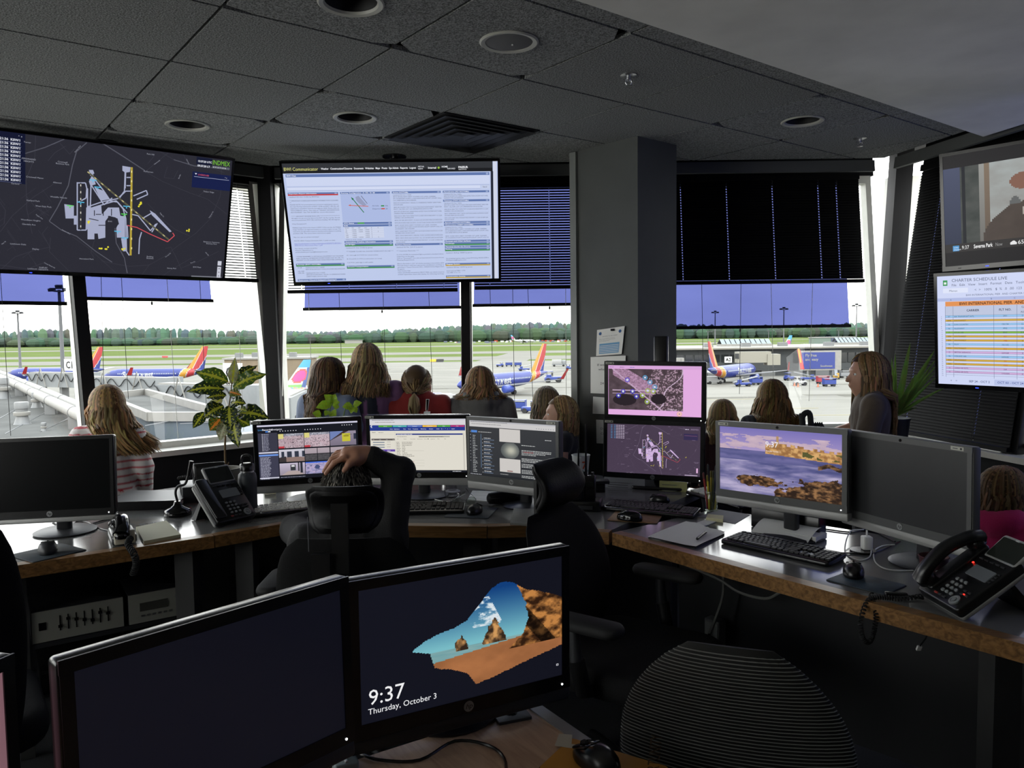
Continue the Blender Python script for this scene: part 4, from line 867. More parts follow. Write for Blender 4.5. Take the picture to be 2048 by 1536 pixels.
c.rect(40, 156, c.W, 204, (190,198,222), 1); c.text(172, 184, 'CARRIER', 15, (50,55,80), 3, align='c', bold=.02); c.text(318, 184, 'FLT NO.', 15, (50,55,80), 3, align='c', bold=.02); c.text(405, 172, 'GATE', 13, (50,55,80), 3, align='c'); c.text(397, 196, 'ASG', 13, (50,55,80), 3, align='c'); c.text(600, 172, 'SCHEDULED', 17, (50,55,80), 3, align='c', bold=.02); c.text(568, 196, 'ETA', 14, (50,55,80), 3, align='c'); c.text(658, 196, 'ETD', 14, (50,55,80), 3, align='c')
Bc, Oc, Gc, Pc = (150,196,236), (206,166,66), (124,178,70), (206,172,216)
rows = [('07','AIR TRANSPORT INTL','2951','E-4','X','0055','0200',Bc),None,('WN','SOUTHWEST','','E-2','X','0600','1005',Oc),None,('06','SUN COUNTRY','193/194','D-5','','1125','1225',Bc),None,('06','ALLEGIANT','4902','D-5','','1230','1530',Bc),None,('P','ATLAS AIR','8563','E-5A','X','1400','1500',Gc),None,('WN','SOUTHWEST','957','E-7','X','1605','1720',Oc),None,('WN','SOUTHWEST','1486','E-9','X','1735','1835',Oc),None,('06','PLAY','101/102','E-8','X','1740','1850',Bc),None,('WN','SOUTHWEST','812','E-12','X','1800','2005',Oc),None,('O','BRITISH AIRWAYS','229/228','E-1','X','1900','2115',Pc),None,('06','ICELAND AIR','643/642','E-4','X','1925','2030',Bc),None,('WN','SOUTHWEST','501','E-9','X','1925','2030',Oc),None,('WN','SOUTHWEST','1503','E-7','X','1940','2045',Oc),None,('O','OMNI AIR INTL','569','E-5','X','2245','0045',Pc),None,('O','OMNI AIR INTL','1192/004','E-7','X','2300','0230',Pc),None,None]
rh = (c.H-40-204)/len(rows)
for k, r in enumerate(rows):
    y = 204+k*rh; c.line([(40, y), (c.W, y)], 1, GR, 3); c.text(18, y+rh*.8, str(k+3), 8, (80,88,120), 2)
    if r:
        c.rect(40, y, c.W, y+rh, r[7], 1); dk = (74,58,24) if r[7] == Oc else (44,62,92)
        for x, t, a in ((58, r[0], 'c'), (82, r[1], 'l'), (318, r[2], 'c'), (397, r[3], 'c'), (478, r[4], 'c'), (568, r[5], 'c'), (658, r[6], 'c')): c.text(x, y+rh*.86, t, rh*.95, (190,50,50) if (r[7] == Oc and x in (318, 568, 658)) else dk, 4, align=a, wmax=180)
for x in cols: c.line([(x, 156), (x, c.H-38)], 1.3, GR, 5)
c.text(60, c.H-14, '+    =', 15, (80,88,120), 2); c.text(150, c.H-14, 'SEP 24 - OCT 2', 15, (70,78,120), 3, bold=.01); c.rect(268, c.H-32, 430, c.H-4, (186,196,232), 1); c.text(282, c.H-14, 'OCT 03 - OCT 24', 15, (60,80,150), 3, bold=.01)
c.build(S_tvd.o, S_tvd.M)

# camera wall monitor
c = canvas(S_m1); c.rect(0, 0, c.W, c.H, (24,26,34), 0); f3 = cropper(500, 830, 8.904)(c)
c.rect(0, 6, c.W, 22, (206,204,224), 1); c.text(10, 62, 'Live', 26, (70,140,200), 2); c.text(52, 62, 'Recorded', 26, (225,225,235), 2, bold=.015); c.text(140, 62, 'Investigation', 26, (225,225,235), 2, wmax=104)
c.rect(82, 68, 108, 80, (70,130,220), 2); c.rect(108, 68, 132, 80, (210,215,225), 2)
for k in range(7): c.disc(225+26*k, 74, 5, (215,215,225), 2, 6)
for k in range(7): c.disc(470+26*k, 70, 5, (215,215,225), 2, 6)
for k in range(5): c.rect(838+24*k, 38, 846+24*k, 46, (215,215,225), 2)
c.rect(8, 88, 196, 282, (58,58,72), 1); c.rect(8, 282, 196, 296, (205,205,220), 2); c.rect(8, 296, 196, c.H-26, (62,62,80), 1); c.rect(8, 308, 196, 324, (110,150,225), 2); c.rect(8, c.H-26, 196, c.H-14, (205,205,220), 2)
for k in range(12): c.rect(46, 96+15*k, 54, 104+15*k, (200,200,215), 2); c.words(60, 104+15*k, 60, 9, (170,170,190), 2)
for k in range(18): c.words(20, 340+13*k, 110, 9, (185,185,205), 2)
def crowd(seed, col):
    def fn(U, V):
        n = fbm(U*10, V*8, 4, seed); o = mixc((196,182,190), col, n); sp = vnoise(U*60, V*34, seed); o = wherec((sp > .80) & (V > .18), (40,34,48), o)
        o = wherec(V < .14+.06*n, mixc((92,94,110), (200,200,210), vnoise(U*40, V*20, seed+5)), o); o = wherec((U < .2) & (V < .32), (216,206,130), o); return wherec((V > .86) & (U < .22), (190,60,70), o)
    return fn
def street(U, V):
    o = mixc((150,140,158), (120,112,128), V); o = wherec(V-.2 < (U-.5)*-.9, (62,48,48), o); o = wherec(V < .62-U*1.2, (112,128,178), o); o = wherec((U > .46) & (U < .78) & (V > .15) & (V < .74), (196,190,60), o); o = wherec((U > .52) & (U < .72) & (V > .3) & (V < .4), (150,140,50), o); return wherec((U > .9) & (V > .2) & (V < .6), (48,52,70), o)
def hall(U, V):
    o = mixc((206,204,216), (170,168,180), V); o = wherec(V > .62+.55*np.abs(U-.5)**1.4*.2, (140,118,112), o); o = wherec((V > .5+.5*(.28-U)) & (U < .28) & (V > .55), (60,54,56), o)
    for a, b in ((.10,.2),(.32,.5),(.62,.78),(.9,1)): o = wherec((U > a) & (U < b) & (V > .15) & (V < .62), (52,58,72), o)
    return o
def corridor(U, V):
    o = mixc((196,186,206), (150,140,156), V); o = wherec((V > .66) & (np.abs(U-.52) < .18+(V-.66)*.8), (176,160,158), o); o = wherec((np.abs(U-.53) < .1) & (V > .12) & (V < .62), (52,56,60), o); o = wherec((np.abs(U-.53) < .06) & (V > .18) & (V < .34), (206,206,210), o); o = wherec((U > .72) & (U < .77) & (V < .7), (60,58,64), o); return wherec((U > .82) & (U < .9) & (V < .86), (44,46,56), o)
def apron(U, V): n = fbm(U*8, V*20, 4, 9); o = mixc((176,162,170), (150,140,150), V); o = wherec(V > .42, mixc((60,58,62), (96,94,98), n), o); return wherec((V > .42) & (V < .5), (44,42,46), o)
def plan(U, V):
    n = vnoise(U*16, V*9, 4); o = mixc((190,170,200), (150,150,190), n); o = wherec(np.abs(vnoise(U*9, V*6, 8)-.5) < .06, (116,116,150), o); o = wherec((U-.47)**2*3+(V-.45)**2 < .03, (70,80,120), o); return wherec(V < .1, (70,110,220), o)
gx, gy = [204, 460, 716, 984], [96, 258, 400, c.H-34]
for (i, j, fn) in ((0,0,crowd(3,(170,140,150))),(1,0,crowd(8,(190,160,170))),(2,0,street),(0,1,hall),(2,1,apron),(0,2,corridor),(1,2,plan)):
    c.image(gx[i], gy[j]+8, gx[i+1]-6, gy[j+1]-6, 54, 30, fn)
for k in range(2): c.image(gx[1]+k*126, gy[1]+8, gx[1]+k*126+120, gy[2]-6, 26, 30, apron)
c.image(gx[2], gy[2]+8, gx[3]-6, gy[3]-6, 40, 30, plan)
c.text(gx[2]+150, gy[0]+52, 'CAUTION', 16, (60,58,30), 3); c.words(210, c.H-16, 300, 9, (160,160,180), 2)
c.build(S_m1.o, S_m1.M)

# web form monitor
c = canvas(S_m2); c.rect(0, 0, c.W, c.H, (222,218,206), 0); c.rect(0, 0, c.W, 62, (214,212,216), 1); c.rect(0, 0, c.W, 16, (196,196,206), 2); c.words(30, 13, 260, 8, (90,90,95), 3); c.words(60, 36, 220, 8, (120,110,110), 3)
c.rect(0, 64, c.W-10, 122, (38,58,140), 1)
for a, b, col, t in ((94,236,(88,166,60),'Browse'),(244,388,(84,176,170),'Report'),(396,546,(96,120,190),'Dashboard'),(552,700,(236,184,52),'Configuration'),(706,838,(88,166,60),'Admin'),(842,982,(176,54,112),'Print')): c.rect(a, 66, b, 84, col, 2); c.text((a+b)/2, 80, t, 11, (240,242,240), 3, align='c')
c.poly([(8,76),(24,64),(28,70),(18,78),(28,88),(22,92)], (240,240,240), 3)
x = 212
for t in ('Home','Applications','Firms','Forms','Procedures','Monitoring','Analytics','Admin','Q','i','*','x','?','Logout'): c.text(x, 108, t, 12, (235,238,246), 3, bold=.01); x += len(t)*7+14
c.text(22, 144, 'Search', 14, (90,88,84), 2, bold=.02); c.words(90, 144, 60, 8, (140,136,130), 2); c.line([(14,160),(256,160)], 1, (170,166,158), 2); c.rect(14, 204, 258, 222, (92,86,84), 1)
for k in range(4): c.text(26+70*k, 217, 'Item', 10, (230,228,224), 3)
for k in range(3): c.rect(28, 238+26*k, 150, 246+26*k, (92,110,134), 2); c.words(176, 240+26*k, 40, 8, (150,146,138), 2)
c.rect(14, 316, 258, 338, (98,70,166), 1); c.words(100, 330, 60, 8, (225,220,240), 3); c.words(176, 330, 40, 8, (225,220,240), 3); c.line([(262,126),(262,c.H-30)], 1.2, (180,176,166), 2)
c.rect(272, 152, 964, 166, (34,50,130), 1); c.words(282, 163, 220, 9, (225,228,240), 2); c.words(282, 186, 120, 8, (130,126,120), 2); c.rect(508, 178, 830, 190, (170,168,160), 1); c.words(514, 188, 300, 9, (80,78,74), 2)
for k, t in enumerate(('Info','Notes','Documents','Attachments','History','Signatures','Print','Mail')): c.text(282+70*k, 212, t, 11, (80,78,74), 2)
c.disc(606, 208, 5, (60,58,56), 2)
for k in range(11): c.words(274, 244+16*k, 44, 9, (110,106,100), 2); c.words(332, 244+16*k, random.choice((40, 60, 130)), 9, (120,116,108), 2)
for y in (330, 430, 458, 486): c.line([(280, y), (560, y)], 1, (140,136,128), 2)
c.words(400, 446, 60, 9, (190,90,80), 2); c.rect(966, 150, 978, c.H-24, (196,192,182), 1); c.rect(0, c.H-22, c.W, c.H, (24,26,34), 2); c.words(850, c.H-6, 120, 10, (220,220,225), 3); c.build(S_m2.o, S_m2.M)

# mail monitor
c = canvas(S_m3); c.rect(0, 0, c.W, c.H, (46,48,52), 0); c.rect(0, 0, c.W, 60, (200,198,198), 1); c.rect(0, 0, c.W, 14, (180,180,186), 2); c.words(20, 12, 600, 8, (90,90,92), 3); c.words(30, 34, 500, 8, (110,108,108), 3)
for k in range(8): c.disc(790+26*k, 44, 4, (90,92,100), 3, 6)
c.rect(24, 96, 96, 118, (78,130,206), 2); c.words(110, 112, 220, 9, (190,190,190), 2); c.rect(140, 130, 146, c.H-80, (96,120,150), 2)
for k in range(22): c.words(42, 150+17*k, random.choice((36, 60)), 9, (196,198,200), 2)
for k in range(10): c.disc(162, 180+36*k, 4, (200,200,205), 2, 6); c.words(178, 170+36*k, 90, 10, (210,210,214), 2); c.words(178, 184+36*k, 130, 8, (120,140,170), 2)
for k in range(10): c.disc(14, 110+32*k, 4, (190,192,196), 2, 6)
c.rect(364, 66, 604, 190, (202,198,194), 2); c.rect(364, 350, 604, 480, (202,198,194), 2)
c.disc(484, 272, 1, (0,0,0), 0); c.image(370, 196, 600, 344, 60, 40, lambda U, V: wherec(((U-.5)/.46)**2+((V-.5)/.54)**2 < 1, mixc((70,76,78), (186,186,170), np.exp(-((U-.55)**2*9+(V-.5)**2*7))), (46,48,52)))
c.rect(452, 462, 516, 474, (150,120,116), 3); c.words(370, 506, 120, 9, (170,170,170), 2)
for y, n_ in ((214, 1), (262, 4), (340, 3), (392, 3), (450, 3), (505, 2)): c.para(618, y, 350, n_, 10, (196,198,198), 2, 1.35)
c.words(640, 276, 140, 9, (180,90,90), 3); c.words(880, 150, 90, 10, (205,205,208), 2); c.rect(0, c.H-22, c.W, c.H, (34,36,40), 2)
for k in range(7): c.disc(16+20*k, c.H-11, 5, (210,212,220), 3, 6)
c.build(S_m3.o, S_m3.M)

# pink satellite map
c = canvas(S_st); c.rect(0, 0, c.W, c.H, (226,172,224), 0); c.rect(0, 0, c.W, 30, (214,166,216), 1); c.words(16, 22, 60, 9, (130,90,150), 2); c.words(130, 22, 60, 9, (90,80,110), 2); c.words(240, 22, 70, 9, (100,110,190), 2)
def sat(U, V):
    n = fbm(U*16, V*10, 5, 21); k = vnoise(U*70, V*44, 4); o = mixc((58,46,52), (96,80,88), n*1.2)
    o = wherec((k > .62) & (U > .52) & (n > .36), (168,140,158), o); d = (U-.35)*.66+(V-.28)*-.62; w = (np.abs(d) < .11) & (V < .62) & (U > .06) & (U < .62); o = wherec(w, mixc((190,150,182), (128,98,120), k), o)
    for a, b, wd in ((.52, 0, .012), (.60, 0, .010)): o = wherec((np.abs(V-a) < wd) & (U > .05) & (U < .68), (196,170,196), o)
    o = wherec(np.abs((V-.1)-(U-.12)*1.5) < .02, (190,160,188), o); o = wherec(np.abs((U-.82)-(.5-V)*.35-.04*np.sin(V*9)) < .008, (200,176,200), o)
    o = wherec(((U-.22)/.16)**2+((V-.76)/.14)**2 < 1, (40,32,38), o); return wherec(((U-.68)/.1)**2+((V-.72)/.13)**2 < 1, (40,32,38), o)
c.image(6, 38, 808, c.H-58, 150, 84, sat)
f6 = cropper(1180, 640, 4.517)(c)
for pts, col in ((((338,540),(300,645),(385,645),(258,682),(420,690)), (60,60,210)), (((498,520),(542,562),(586,606)), (90,170,220)), (((522,638),(572,645),(474,682),(516,738)), (170,200,70))):
    for x, y in pts: u, v = f6(x, y); c.ring(u, v, 22, 7, col, 3); c.disc(u, v, 12, (206,214,240), 3)
u, v = f6(808, 850); c.disc(u, v, 26, (240,190,190), 2); c.ring(u, v, 26, 3, (220,160,120), 3); c.disc(u, v, 6, (120,90,120), 3); c.text(640, c.H-66, 'Google earth', 20, (226,210,226), 3); c.line([(0,34),(c.W,34)], 1.5, (180,130,180), 2); c.build(S_st.o, S_st.M)
# purple airport map: the same chart, tinted
c = canvas(S_sb); f7 = cropper(1180, 640, 4.517)(c)
a0, a1, a2 = ftv(480, 660), ftv(962, 345), ftv(955, 990); b0, b1, b2 = f7(440, 1180), f7(652, 1015), f7(648, 1340)
kx, ky = (b1[0]-b0[0])/(a1[0]-a0[0]), (b2[1]-b1[1])/(a2[1]-a1[1])
def fsb(x, y): u, v = ftv(x, y); return (min(max(b1[0]+(u-a1[0])*kx, 2), c.W-2), min(max(b1[1]+(v-a1[1])*ky, 2), c.H-2))
draw_map(c, fsb, (72,60,78), (90,78,98), (112,100,122), (206,178,220), (176,156,186), 6)
for r in range(9):
    for k in range(6): c.rect(42+24*k+(12 if k else 0), 14+17*r, 60+24*k+(12 if k else 0), 19+17*r, (80,150,200) if k < 2 else (220,205,230), 7)
c.rect(826, 78, 972, 144, (54,46,80), 7); c.line([(834,98),(964,102)], 2, (170,110,140), 8); c.words(840, 36, 50, 12, (210,200,225), 7); c.text(900, 40, 'INDMEX', 22, (150,130,160), 7, wmax=80); c.rect(960, 440, 976, 490, (226,180,220), 7); c.rect(840, c.H-14, 972, c.H-8, (210,190,220), 7); c.build(S_sb.o, S_sb.M)

# ocean picture
c = canvas(S_r1)
def ocean(U, V):
    n = fbm(U*6, V*9, 5, 31); hz = .335
    o = mixc((118,110,178), (168,150,196), V/hz); cl = fbm(U*7, V*16, 5, 3); o = wherec((cl > .50) & (V > .10), mixc((172,150,178), (216,190,196), cl*1.6-.5), o)
    sea = mixc((70,74,122), (112,108,158), n+.2*np.sin(V*60+n*9)); foam = np.clip(fbm(U*5+V*2, V*14, 5, 41)*2.2-.85+(V-.55)*.9, 0, 1)*(V > .5); sea = mixc(np.broadcast_to(sea, sea.shape), (196,184,214), 0*U) if False else sea*(1-foam[..., None]*.8)+np.array((200,188,216))*foam[..., None]*.8
    o = wherec(V > hz, sea, o)
    r = fbm(U*30, V*30, 4, 55); rock = mixc((44,30,22), (150,110,72), (r-.5)*3+.4)
    o = wherec(((U-.33)/.2)**2+((V-.80)/.085)**2 < .2+1.7*fbm(U*22, V*22, 4, 7), rock, o)
    o = wherec((V > .98-.30*np.clip((U-.45)/.35, 0, 1)**.6+.26*(fbm(U*16, V*16, 4, 8)-.4)) & (U > .45), rock, o); o = wherec((U > .82) & (np.abs(V-.49-.02*np.sin(U*40)) < .03), rock, o)
    fort = (U > .40) & (V > .205+.05*np.clip((U-.6)*3, 0, 1)+.03*(vnoise(U*40, V*0, 3) > .6)) & (V < .37+.10*(U-.4)); o = wherec(fort, mixc((150,106,62), (214,168,108), (fbm(U*40, V*26, 3, 12)-.45)*3+.5), o); o = wherec((U > .7) & (V > .30) & (V < .40) & (fbm(U*30, V*20, 3, 4) > .45), (84,84,44), o)
    o = wherec((np.abs(U-.50) < .008) & (V > .09) & (V < .22), (176,140,100), o); return o
c.image(0, 0, c.W, c.H, 200, 118, ocean); c.text(400, c.H*.265, '9:37', 62, (240,238,240), 3); c.text(404, c.H*.335, 'Thursday, October 3', 14, (240,238,240), 3); c.build(S_r1.o, S_r1.M)

# lock screen: a sandy bay seen from inside a dark cave
c = canvas(S_nr)
def cave(U, V):
    n = fbm(U*9, V*9, 5, 61); dark = np.broadcast_to(np.array((19,20,30.)), U.shape+(3,)); x, y = U, V
    sky = mixc((18,62,122), (120,186,196), (y-.16)/.40); cl = fbm(x*16, y*22, 4, 9); sky = mixc(sky, (214,224,230), np.clip((fbm(x*26, y*34, 5, 9)-.50)*7, 0, 1)*(np.abs(x-.56-(y-.3)*.3) < .075)*(y < .45)*(y > .22))
    sea = mixc((96,150,158), (170,186,178), fbm(x*8, y*60, 3, 3)); sand = mixc((132,84,52), (178,116,72), n+.3*(y-.6)); hz = .575-.0*x; so = wherec(y > hz, sea, sky); so = wherec(y > .66-(x-.35)*.16, sand, so)
    nj = .03*(fbm(x*60, y*34, 3, 6)-.45); r1 = (np.abs(x-.47+nj) < .034-.45*np.clip(.56-y, 0, .08)) & (y < .605); r2 = (np.abs(x-.635+nj) < .066-.36*np.clip(.58-y, 0, .19)) & (y < .60); so = wherec(r1 | r2, mixc((52,38,28), (206,152,92), (fbm(x*50, y*22, 3, 2)-.45)*3+.4), so)
    wl = .775+.035*np.cos((y-.42)*9)+.03*(fbm(x*24, y*24, 4, 2)-.4)-.05*np.clip((y-.58)*8, 0, 1); rock = mixc((48,28,16), (190,128,68), (fbm(x*26, y*22, 5, 77)-.45)*3.2+.4); hole2 = (x > .86+.3*(y-.5)) & (y > .52+.2*(1-x)) & (y < .62); rock = wherec(np.abs((x-.86)-(y-.55)*.5) < .04, rock*.45, rock)
    so = wherec((x > wl) & (y < .68-.02*(x-.8)), rock, so)
    xs = np.array([.24,.30,.36,.44,.50,.56,.62,.66,.70,.74,.80,.90,1.0]); ts = np.array([.53,.47,.44,.42,.38,.28,.17,.135,.13,.15,.22,.27,.34]); xb = np.array([.24,.32,.34,.42,.50,.54,.62,1.0]); bs = np.array([.54,.58,.70,.74,.80,.90,.88,.74])
    top = np.interp(x, xs, ts)+.012*(fbm(x*40, y*0, 3, 1)-.5); bt = np.interp(x, xb, bs)+.012*(fbm(x*40, y*0, 3, 2)-.5); inside = (x > .24) & (y > top) & (y < bt)
    return wherec(inside, so, dark)
c.image(0, 0, c.W, c.H, 230, 140, cave); c.text(34, c.H*.865, '9:37', 96, (238,238,240), 3); c.text(32, c.H*.935, 'Thursday, October 3', 37, (235,235,238), 3); c.rect(c.W-34, c.H*.895, c.W-22, c.H*.912, (200,200,205), 3); c.rect(c.W-31, c.H*.899, c.W-25, c.H*.908, (30,30,40), 4); c.build(S_nr.o, S_nr.M)
# ================================================================== OFFICE CHAIRS
CHF = mat('black_chair_fabric', (13,13,14), .85, bump=.25, bscale=300, spec=.25); CHP = mat('black_chair_plastic', (13,13,14), .4); CHL = mat('black_chair_leather', (15,15,16), .5, bump=.1, bscale=120, spec=.15)
MESHF = mat('grey_mesh_fabric', (30,31,30), .7)
def pad(w0, w1, w2, h, t, curv, lean=0, n=14, seg=28, ex=.55, arch=0):
    """upholstered back panel: closed rings stacked upwards"""
    R = []
    for i in range(n+1):
        v = i/n; e = (1-abs(2*v-1)**5)**ex if 0 < i < n else .12
        wv = (w0*(1-v)**2+2*w1*v*(1-v)+w2*v*v)/2*(.72+.28*e)*(1-arch*max(0, v-.45)**2); tt = t*max(e, .1)
        R.append([Vector((wv*math.cos(a), curv*(wv*math.cos(a))**2*-1+lean*v+tt/2*math.sin(a)+.05*math.sin(v*PI), v*h)) for a in (2*PI*k/seg for k in range(seg))])
    return R
def chair(label, pos, face, head=True, back_h=.5, back_z=.46, bw=.46, head_w=.24, head_h=.13, hz=.06, arms=True, fab=CHF, ribs=False, zoff=0, tilt=0, strap=False):
    """local +y is where a sitter faces; backrest at -y"""
    o = thing('office_chair', label, 'chair', Matrix.Translation(pos) @ RZ(face-PI/2), 'office chairs')
    MB().lathe([(.03, .09), (.032, .2), (.024, .2), (.024, .42)], 14).build('gas_column', CHP, o, True)
    for k in range(5):
        a = 2*PI*k/5+.3; d = Vector((math.cos(a), math.sin(a), 0)); MB().tube([d*.02+Vector((0, 0, .11)), d*.16+Vector((0, 0, .10)), d*.30+Vector((0, 0, .075))], [.026, .022, .016], 8).build('base_leg', CHP, o, True)
        MB().lathe([(.001, -.011), (.027, -.011), (.027, .011), (.001, .011)], 14, M=RZ(a) @ RX(PI/2)).build('caster', RUBBER, o, M=T(d.x*.30, d.y*.30, .028))
    MB().rbox(.49, .47, .09, .10, .03, M=T(0, .02, .47)).build('seat', fab if not ribs else CHF, o, True)
    BM = T(0, -.24, back_z) @ RX(tilt)
    b = MB().rings(pad(bw*.84, bw*1.12, bw*.92, back_h, .055, -.55, -.06, arch=1.7 if ribs else .5)).build('backrest', fab, o, True, M=BM)
    if ribs:
        for k in range(64):
            v = .03+.94*k/63; i = v*14; ring = pad(bw*.84, bw*1.12, bw*.92, back_h, .055, -.55, -.06, 14, arch=1.7); i0 = min(int(i), 13); f = i-i0
            pts = [ring[i0][j]*(1-f)+ring[i0+1][j]*f for j in range(14, 29)] if False else [ring[i0][j % 28]*(1-f)+ring[i0+1][j % 28]*f for j in range(13, 30)]
            MB().tube(pts, .0014, 4).build('mesh_rib', mat('pale_mesh_rib', (112,114,110), .6), b)
    MB().tube([(0, -.05, .42), (0, -.30, .44), (0, -.335, .55), (0, -.33, back_z+back_h*(.8 if not ribs else .32))], [.03, .03, .024, .018], 8, flat=1.4).build('spine', CHP, o, True)
    if head:
        z = back_z+back_h+hz; s = Vector((0, -.30+.0, back_z+back_h*.7))
        MB().box((0, -.335, z-.02), (.05, .012, .24)).build('headrest_stem', CHP, o)
        hd = MB().rings(pad(head_w*.86, head_w*1.1, head_w*.98, head_h, .07, -1.6, -.01, 10)).build('headrest', CHL, o, True, M=T(0, -.30, z))
        MB().rings([[p*.86+Vector((0, -.014, head_h*.06)) for p in r] for r in pad(head_w*.86, head_w*1.1, head_w*.98, head_h, .07, -1.6, -.01, 10)]).build('back_shell', CHL, hd, True)
    if strap:
        MB().box((-.055, -.345, back_z+back_h*.72), (.055, .02, .20)).build('upper_strut', CHP, o); MB().tube([(-.09, -.35, back_z+back_h*.95), (-.09, -.352, back_z+back_h+.08)], .0012, 4).build('seam', MID, o)
        vs, fs, w = textmesh('ergo'); MB().add([(-.075+a*.013, -.356, back_z+back_h*.66+b_*.013) for a, b_ in vs], fs).build('maker_mark', MID, o)
    if arms:
        for s in (-1, 1):
            MB().tube([(s*.22, .0, .45), (s*.285, .0, .47), (s*.29, -.02, .56)], [.022, .024, .024], 8).build('arm_bracket', CHP, o, True)
            MB().tube([(s*.29, -.02, .54), (s*.288, -.03, .655)], [.019, .016], 10).build('arm_post', DARK, o, True)
            MB().rbox(.09, .25, .032, .04, .012, M=T(s*.285, .0, .668)).build('arm_pad', RUBBER, o, True)
    return o
chair('black chair with wide headrest holding the seated man', (-.52, 2.62, 0), PI/2+.02, back_h=.47, back_z=.42, bw=.47, head_w=.235, head_h=.145, hz=.015, strap=True)
chair('empty black chair with rounded headrest and two armrests facing the right desk', (.36, 2.42, 0), -.62, back_h=.48, back_z=.43, bw=.46, head_w=.24, head_h=.165, hz=.0)
chair('grey ribbed-mesh chair back in front of the brown desk', (.50, 1.70, 0), 1.22, head=False, back_h=.52, back_z=.395, bw=.46, fab=MESHF, ribs=True, arms=False)
chair('dark high-backed chair in front of the left monitor', (-1.535, 2.02, 0), 2.2, head=False, back_h=.66, back_z=.42, bw=.40, arms=False)

# ================================================================== KEYBOARDS, MICE, PADS
KEYB = mat('black_keycap', (26,26,28), .5); KEYW = mat('pale_keycap', (205,205,198), .5)
_k = MB().rbox(.0165, .0165, .007, .003, .002).build('key', KEYB); KEYME = _k.data; bpy.data.objects.remove(_k)
KEYMEW = KEYME.copy(); KEYMEW.materials.clear(); KEYMEW.materials.append(KEYW)
def keyboard(label, c, yaw, pale=False, L=.44):
    o = thing('keyboard', label, 'keyboard', Matrix.Translation(c) @ RZ(yaw) @ T(0, 0, .001), 'keyboards'); k = L/.44
    MB().rbox(L, .145*k, .016, .012, .004, M=RX(.05) @ T(0, 0, .0115)).build('case', BLACK, o, 40)
    for s in (-1, 1): MB().box((s*L*.42, .05, .003), (.05, .012, .006)).build('foot', RUBBER, o)
    X0 = -.205; P = .019; me = KEYMEW if pale else KEYME
    rows = [[1]*13, [1]*13+[2], [1.5]+[1]*12+[1.5], [1.75]+[1]*11+[2.25], [2.25]+[1]*10+[2.75], [1.25,1.25,1.25,6.25,1.25,1.25,1.25,1.25]]
    for r, ws in enumerate(rows):
        y = .056-r*P-(.004 if r else -.002); x = X0
        if r == 0: ws = [1]+[1.08]*12+[1.04]
        for w in ws:
            link('key', me, o, T((x+w*P/2)*k, y*k, .0215+y*.05) @ Matrix.Diagonal((w*1.0*k+(w-1)*.12, k, 1, 1))); x += w*P
    for r in range(6):
        y = .056-r*P-(.004 if r else -.002)
        for q in range(3):
            if r in (0, 1, 2) or (r == 4 and q == 1) or r == 5: link('key', me, o, T((.089+q*P)*k, y*k, .0215+y*.05) @ Matrix.Diagonal((k, k, 1, 1)))
        if r:
            for q in range(4): link('key', me, o, T((.151+q*P*.95)*k, y*k, .0215+y*.05) @ Matrix.Diagonal((k, k, 1, 1)))
    return o
def yaw2(a, b): return math.atan2(b.y-a.y, b.x-a.x)
def keyb_px(label, u1, v1, u2, v2, z=DZ, pale=False, L=.44, off=.07):
    a, b = atz(u1, v1, z), atz(u2, v2, z); y = yaw2(a, b); n = Vector((-math.sin(y), math.cos(y), 0)); return keyboard(label, (a+b)/2+n*off, y, pale, L)
keyb_px('pale-keyed keyboard beside the steel bottle', 535, 1034, 640, 1022, pale=True)
keyb_px('black keyboard right of the seated man', 745, 1031, 902, 1029)
keyb_px('black keyboard in front of the stacked monitors', 1204, 1022, 1383, 1040, L=.40)
keyb_px('pale-keyed keyboard behind the pencil jar', 1372, 990, 1470, 1020, pale=True, L=.38)
keyb_px('black keyboard in front of the ocean-picture monitor', 1450, 1091, 1641, 1134, L=.40)
def mouse(label, c, yaw, s=1.0, m=BLACK):
    o = thing('computer_mouse', label, 'mouse', Matrix.Translation(c) @ RZ(yaw) @ Matrix.Scale(s, 4), 'computer mice'); R = []
    def ring(f, z, n=22): return [Vector((.031*f*math.cos(a)*(1-.08*math.sin(a)), .055*f*math.sin(a), z*(1-.25*max(math.sin(a), 0)**2))) for a in (2*PI*k/n for k in range(n))]
    for f, z in ((.96, .001), (1, .006), (.99, .014), (.93, .023), (.8, .031), (.6, .036), (.3, .039), (.03, .040)): R.append(ring(f, z))
    MB().rings(R).build('body', m, o, True)
    for sx in (-1, 1): MB().rbox(.021, .042, .004, .008, .0018, M=T(sx*.0115, .026, .0295) @ RX(-.36)).build('button', GLOSSB, o, True)
    MB().lathe([(.001, -.003), (.009, -.003), (.009, .003), (.001, .003)], 14, M=RY(PI/2)).build('wheel', RUBBER, o, M=T(0, .03, .0275))
    return o
def pad_px(label, cs, z, m, th=.003, r=.01):
    P = [atz(u, v, z) for u, v in cs]; c = sum(P, Vector())/4; o = thing('mouse_pad', label, 'mouse pad', Matrix.Translation(c), 'mouse pads')
    y = yaw2(P[0], P[1]); w = ((P[1]-P[0]).length+(P[2]-P[3]).length)/2; d = ((P[3]-P[0]).length+(P[2]-P[1]).length)/2
    MB().rbox(w, d, th, r, .001, M=RZ(y) @ T(0, 0, th/2+.0006)).build('mat', m, o, 40)
    MB().rbox(w+.003, d+.003, th*.5, r, .0005, M=RZ(y) @ T(0, 0, th*.25+.0003)).build('base_layer', RUBBER, o); return o, y
PADB = mat('teal_pad', (44,62,76), .6, var=.5, vscale=14); PADG = mat('slate_pad', (52,60,68), .7, var=.2, vscale=10); PADT = mat('tan_pad', (128,92,50), .6, var=.15, vscale=12); PADO = mat('orange_pad', (176,122,36), .65, var=.06)
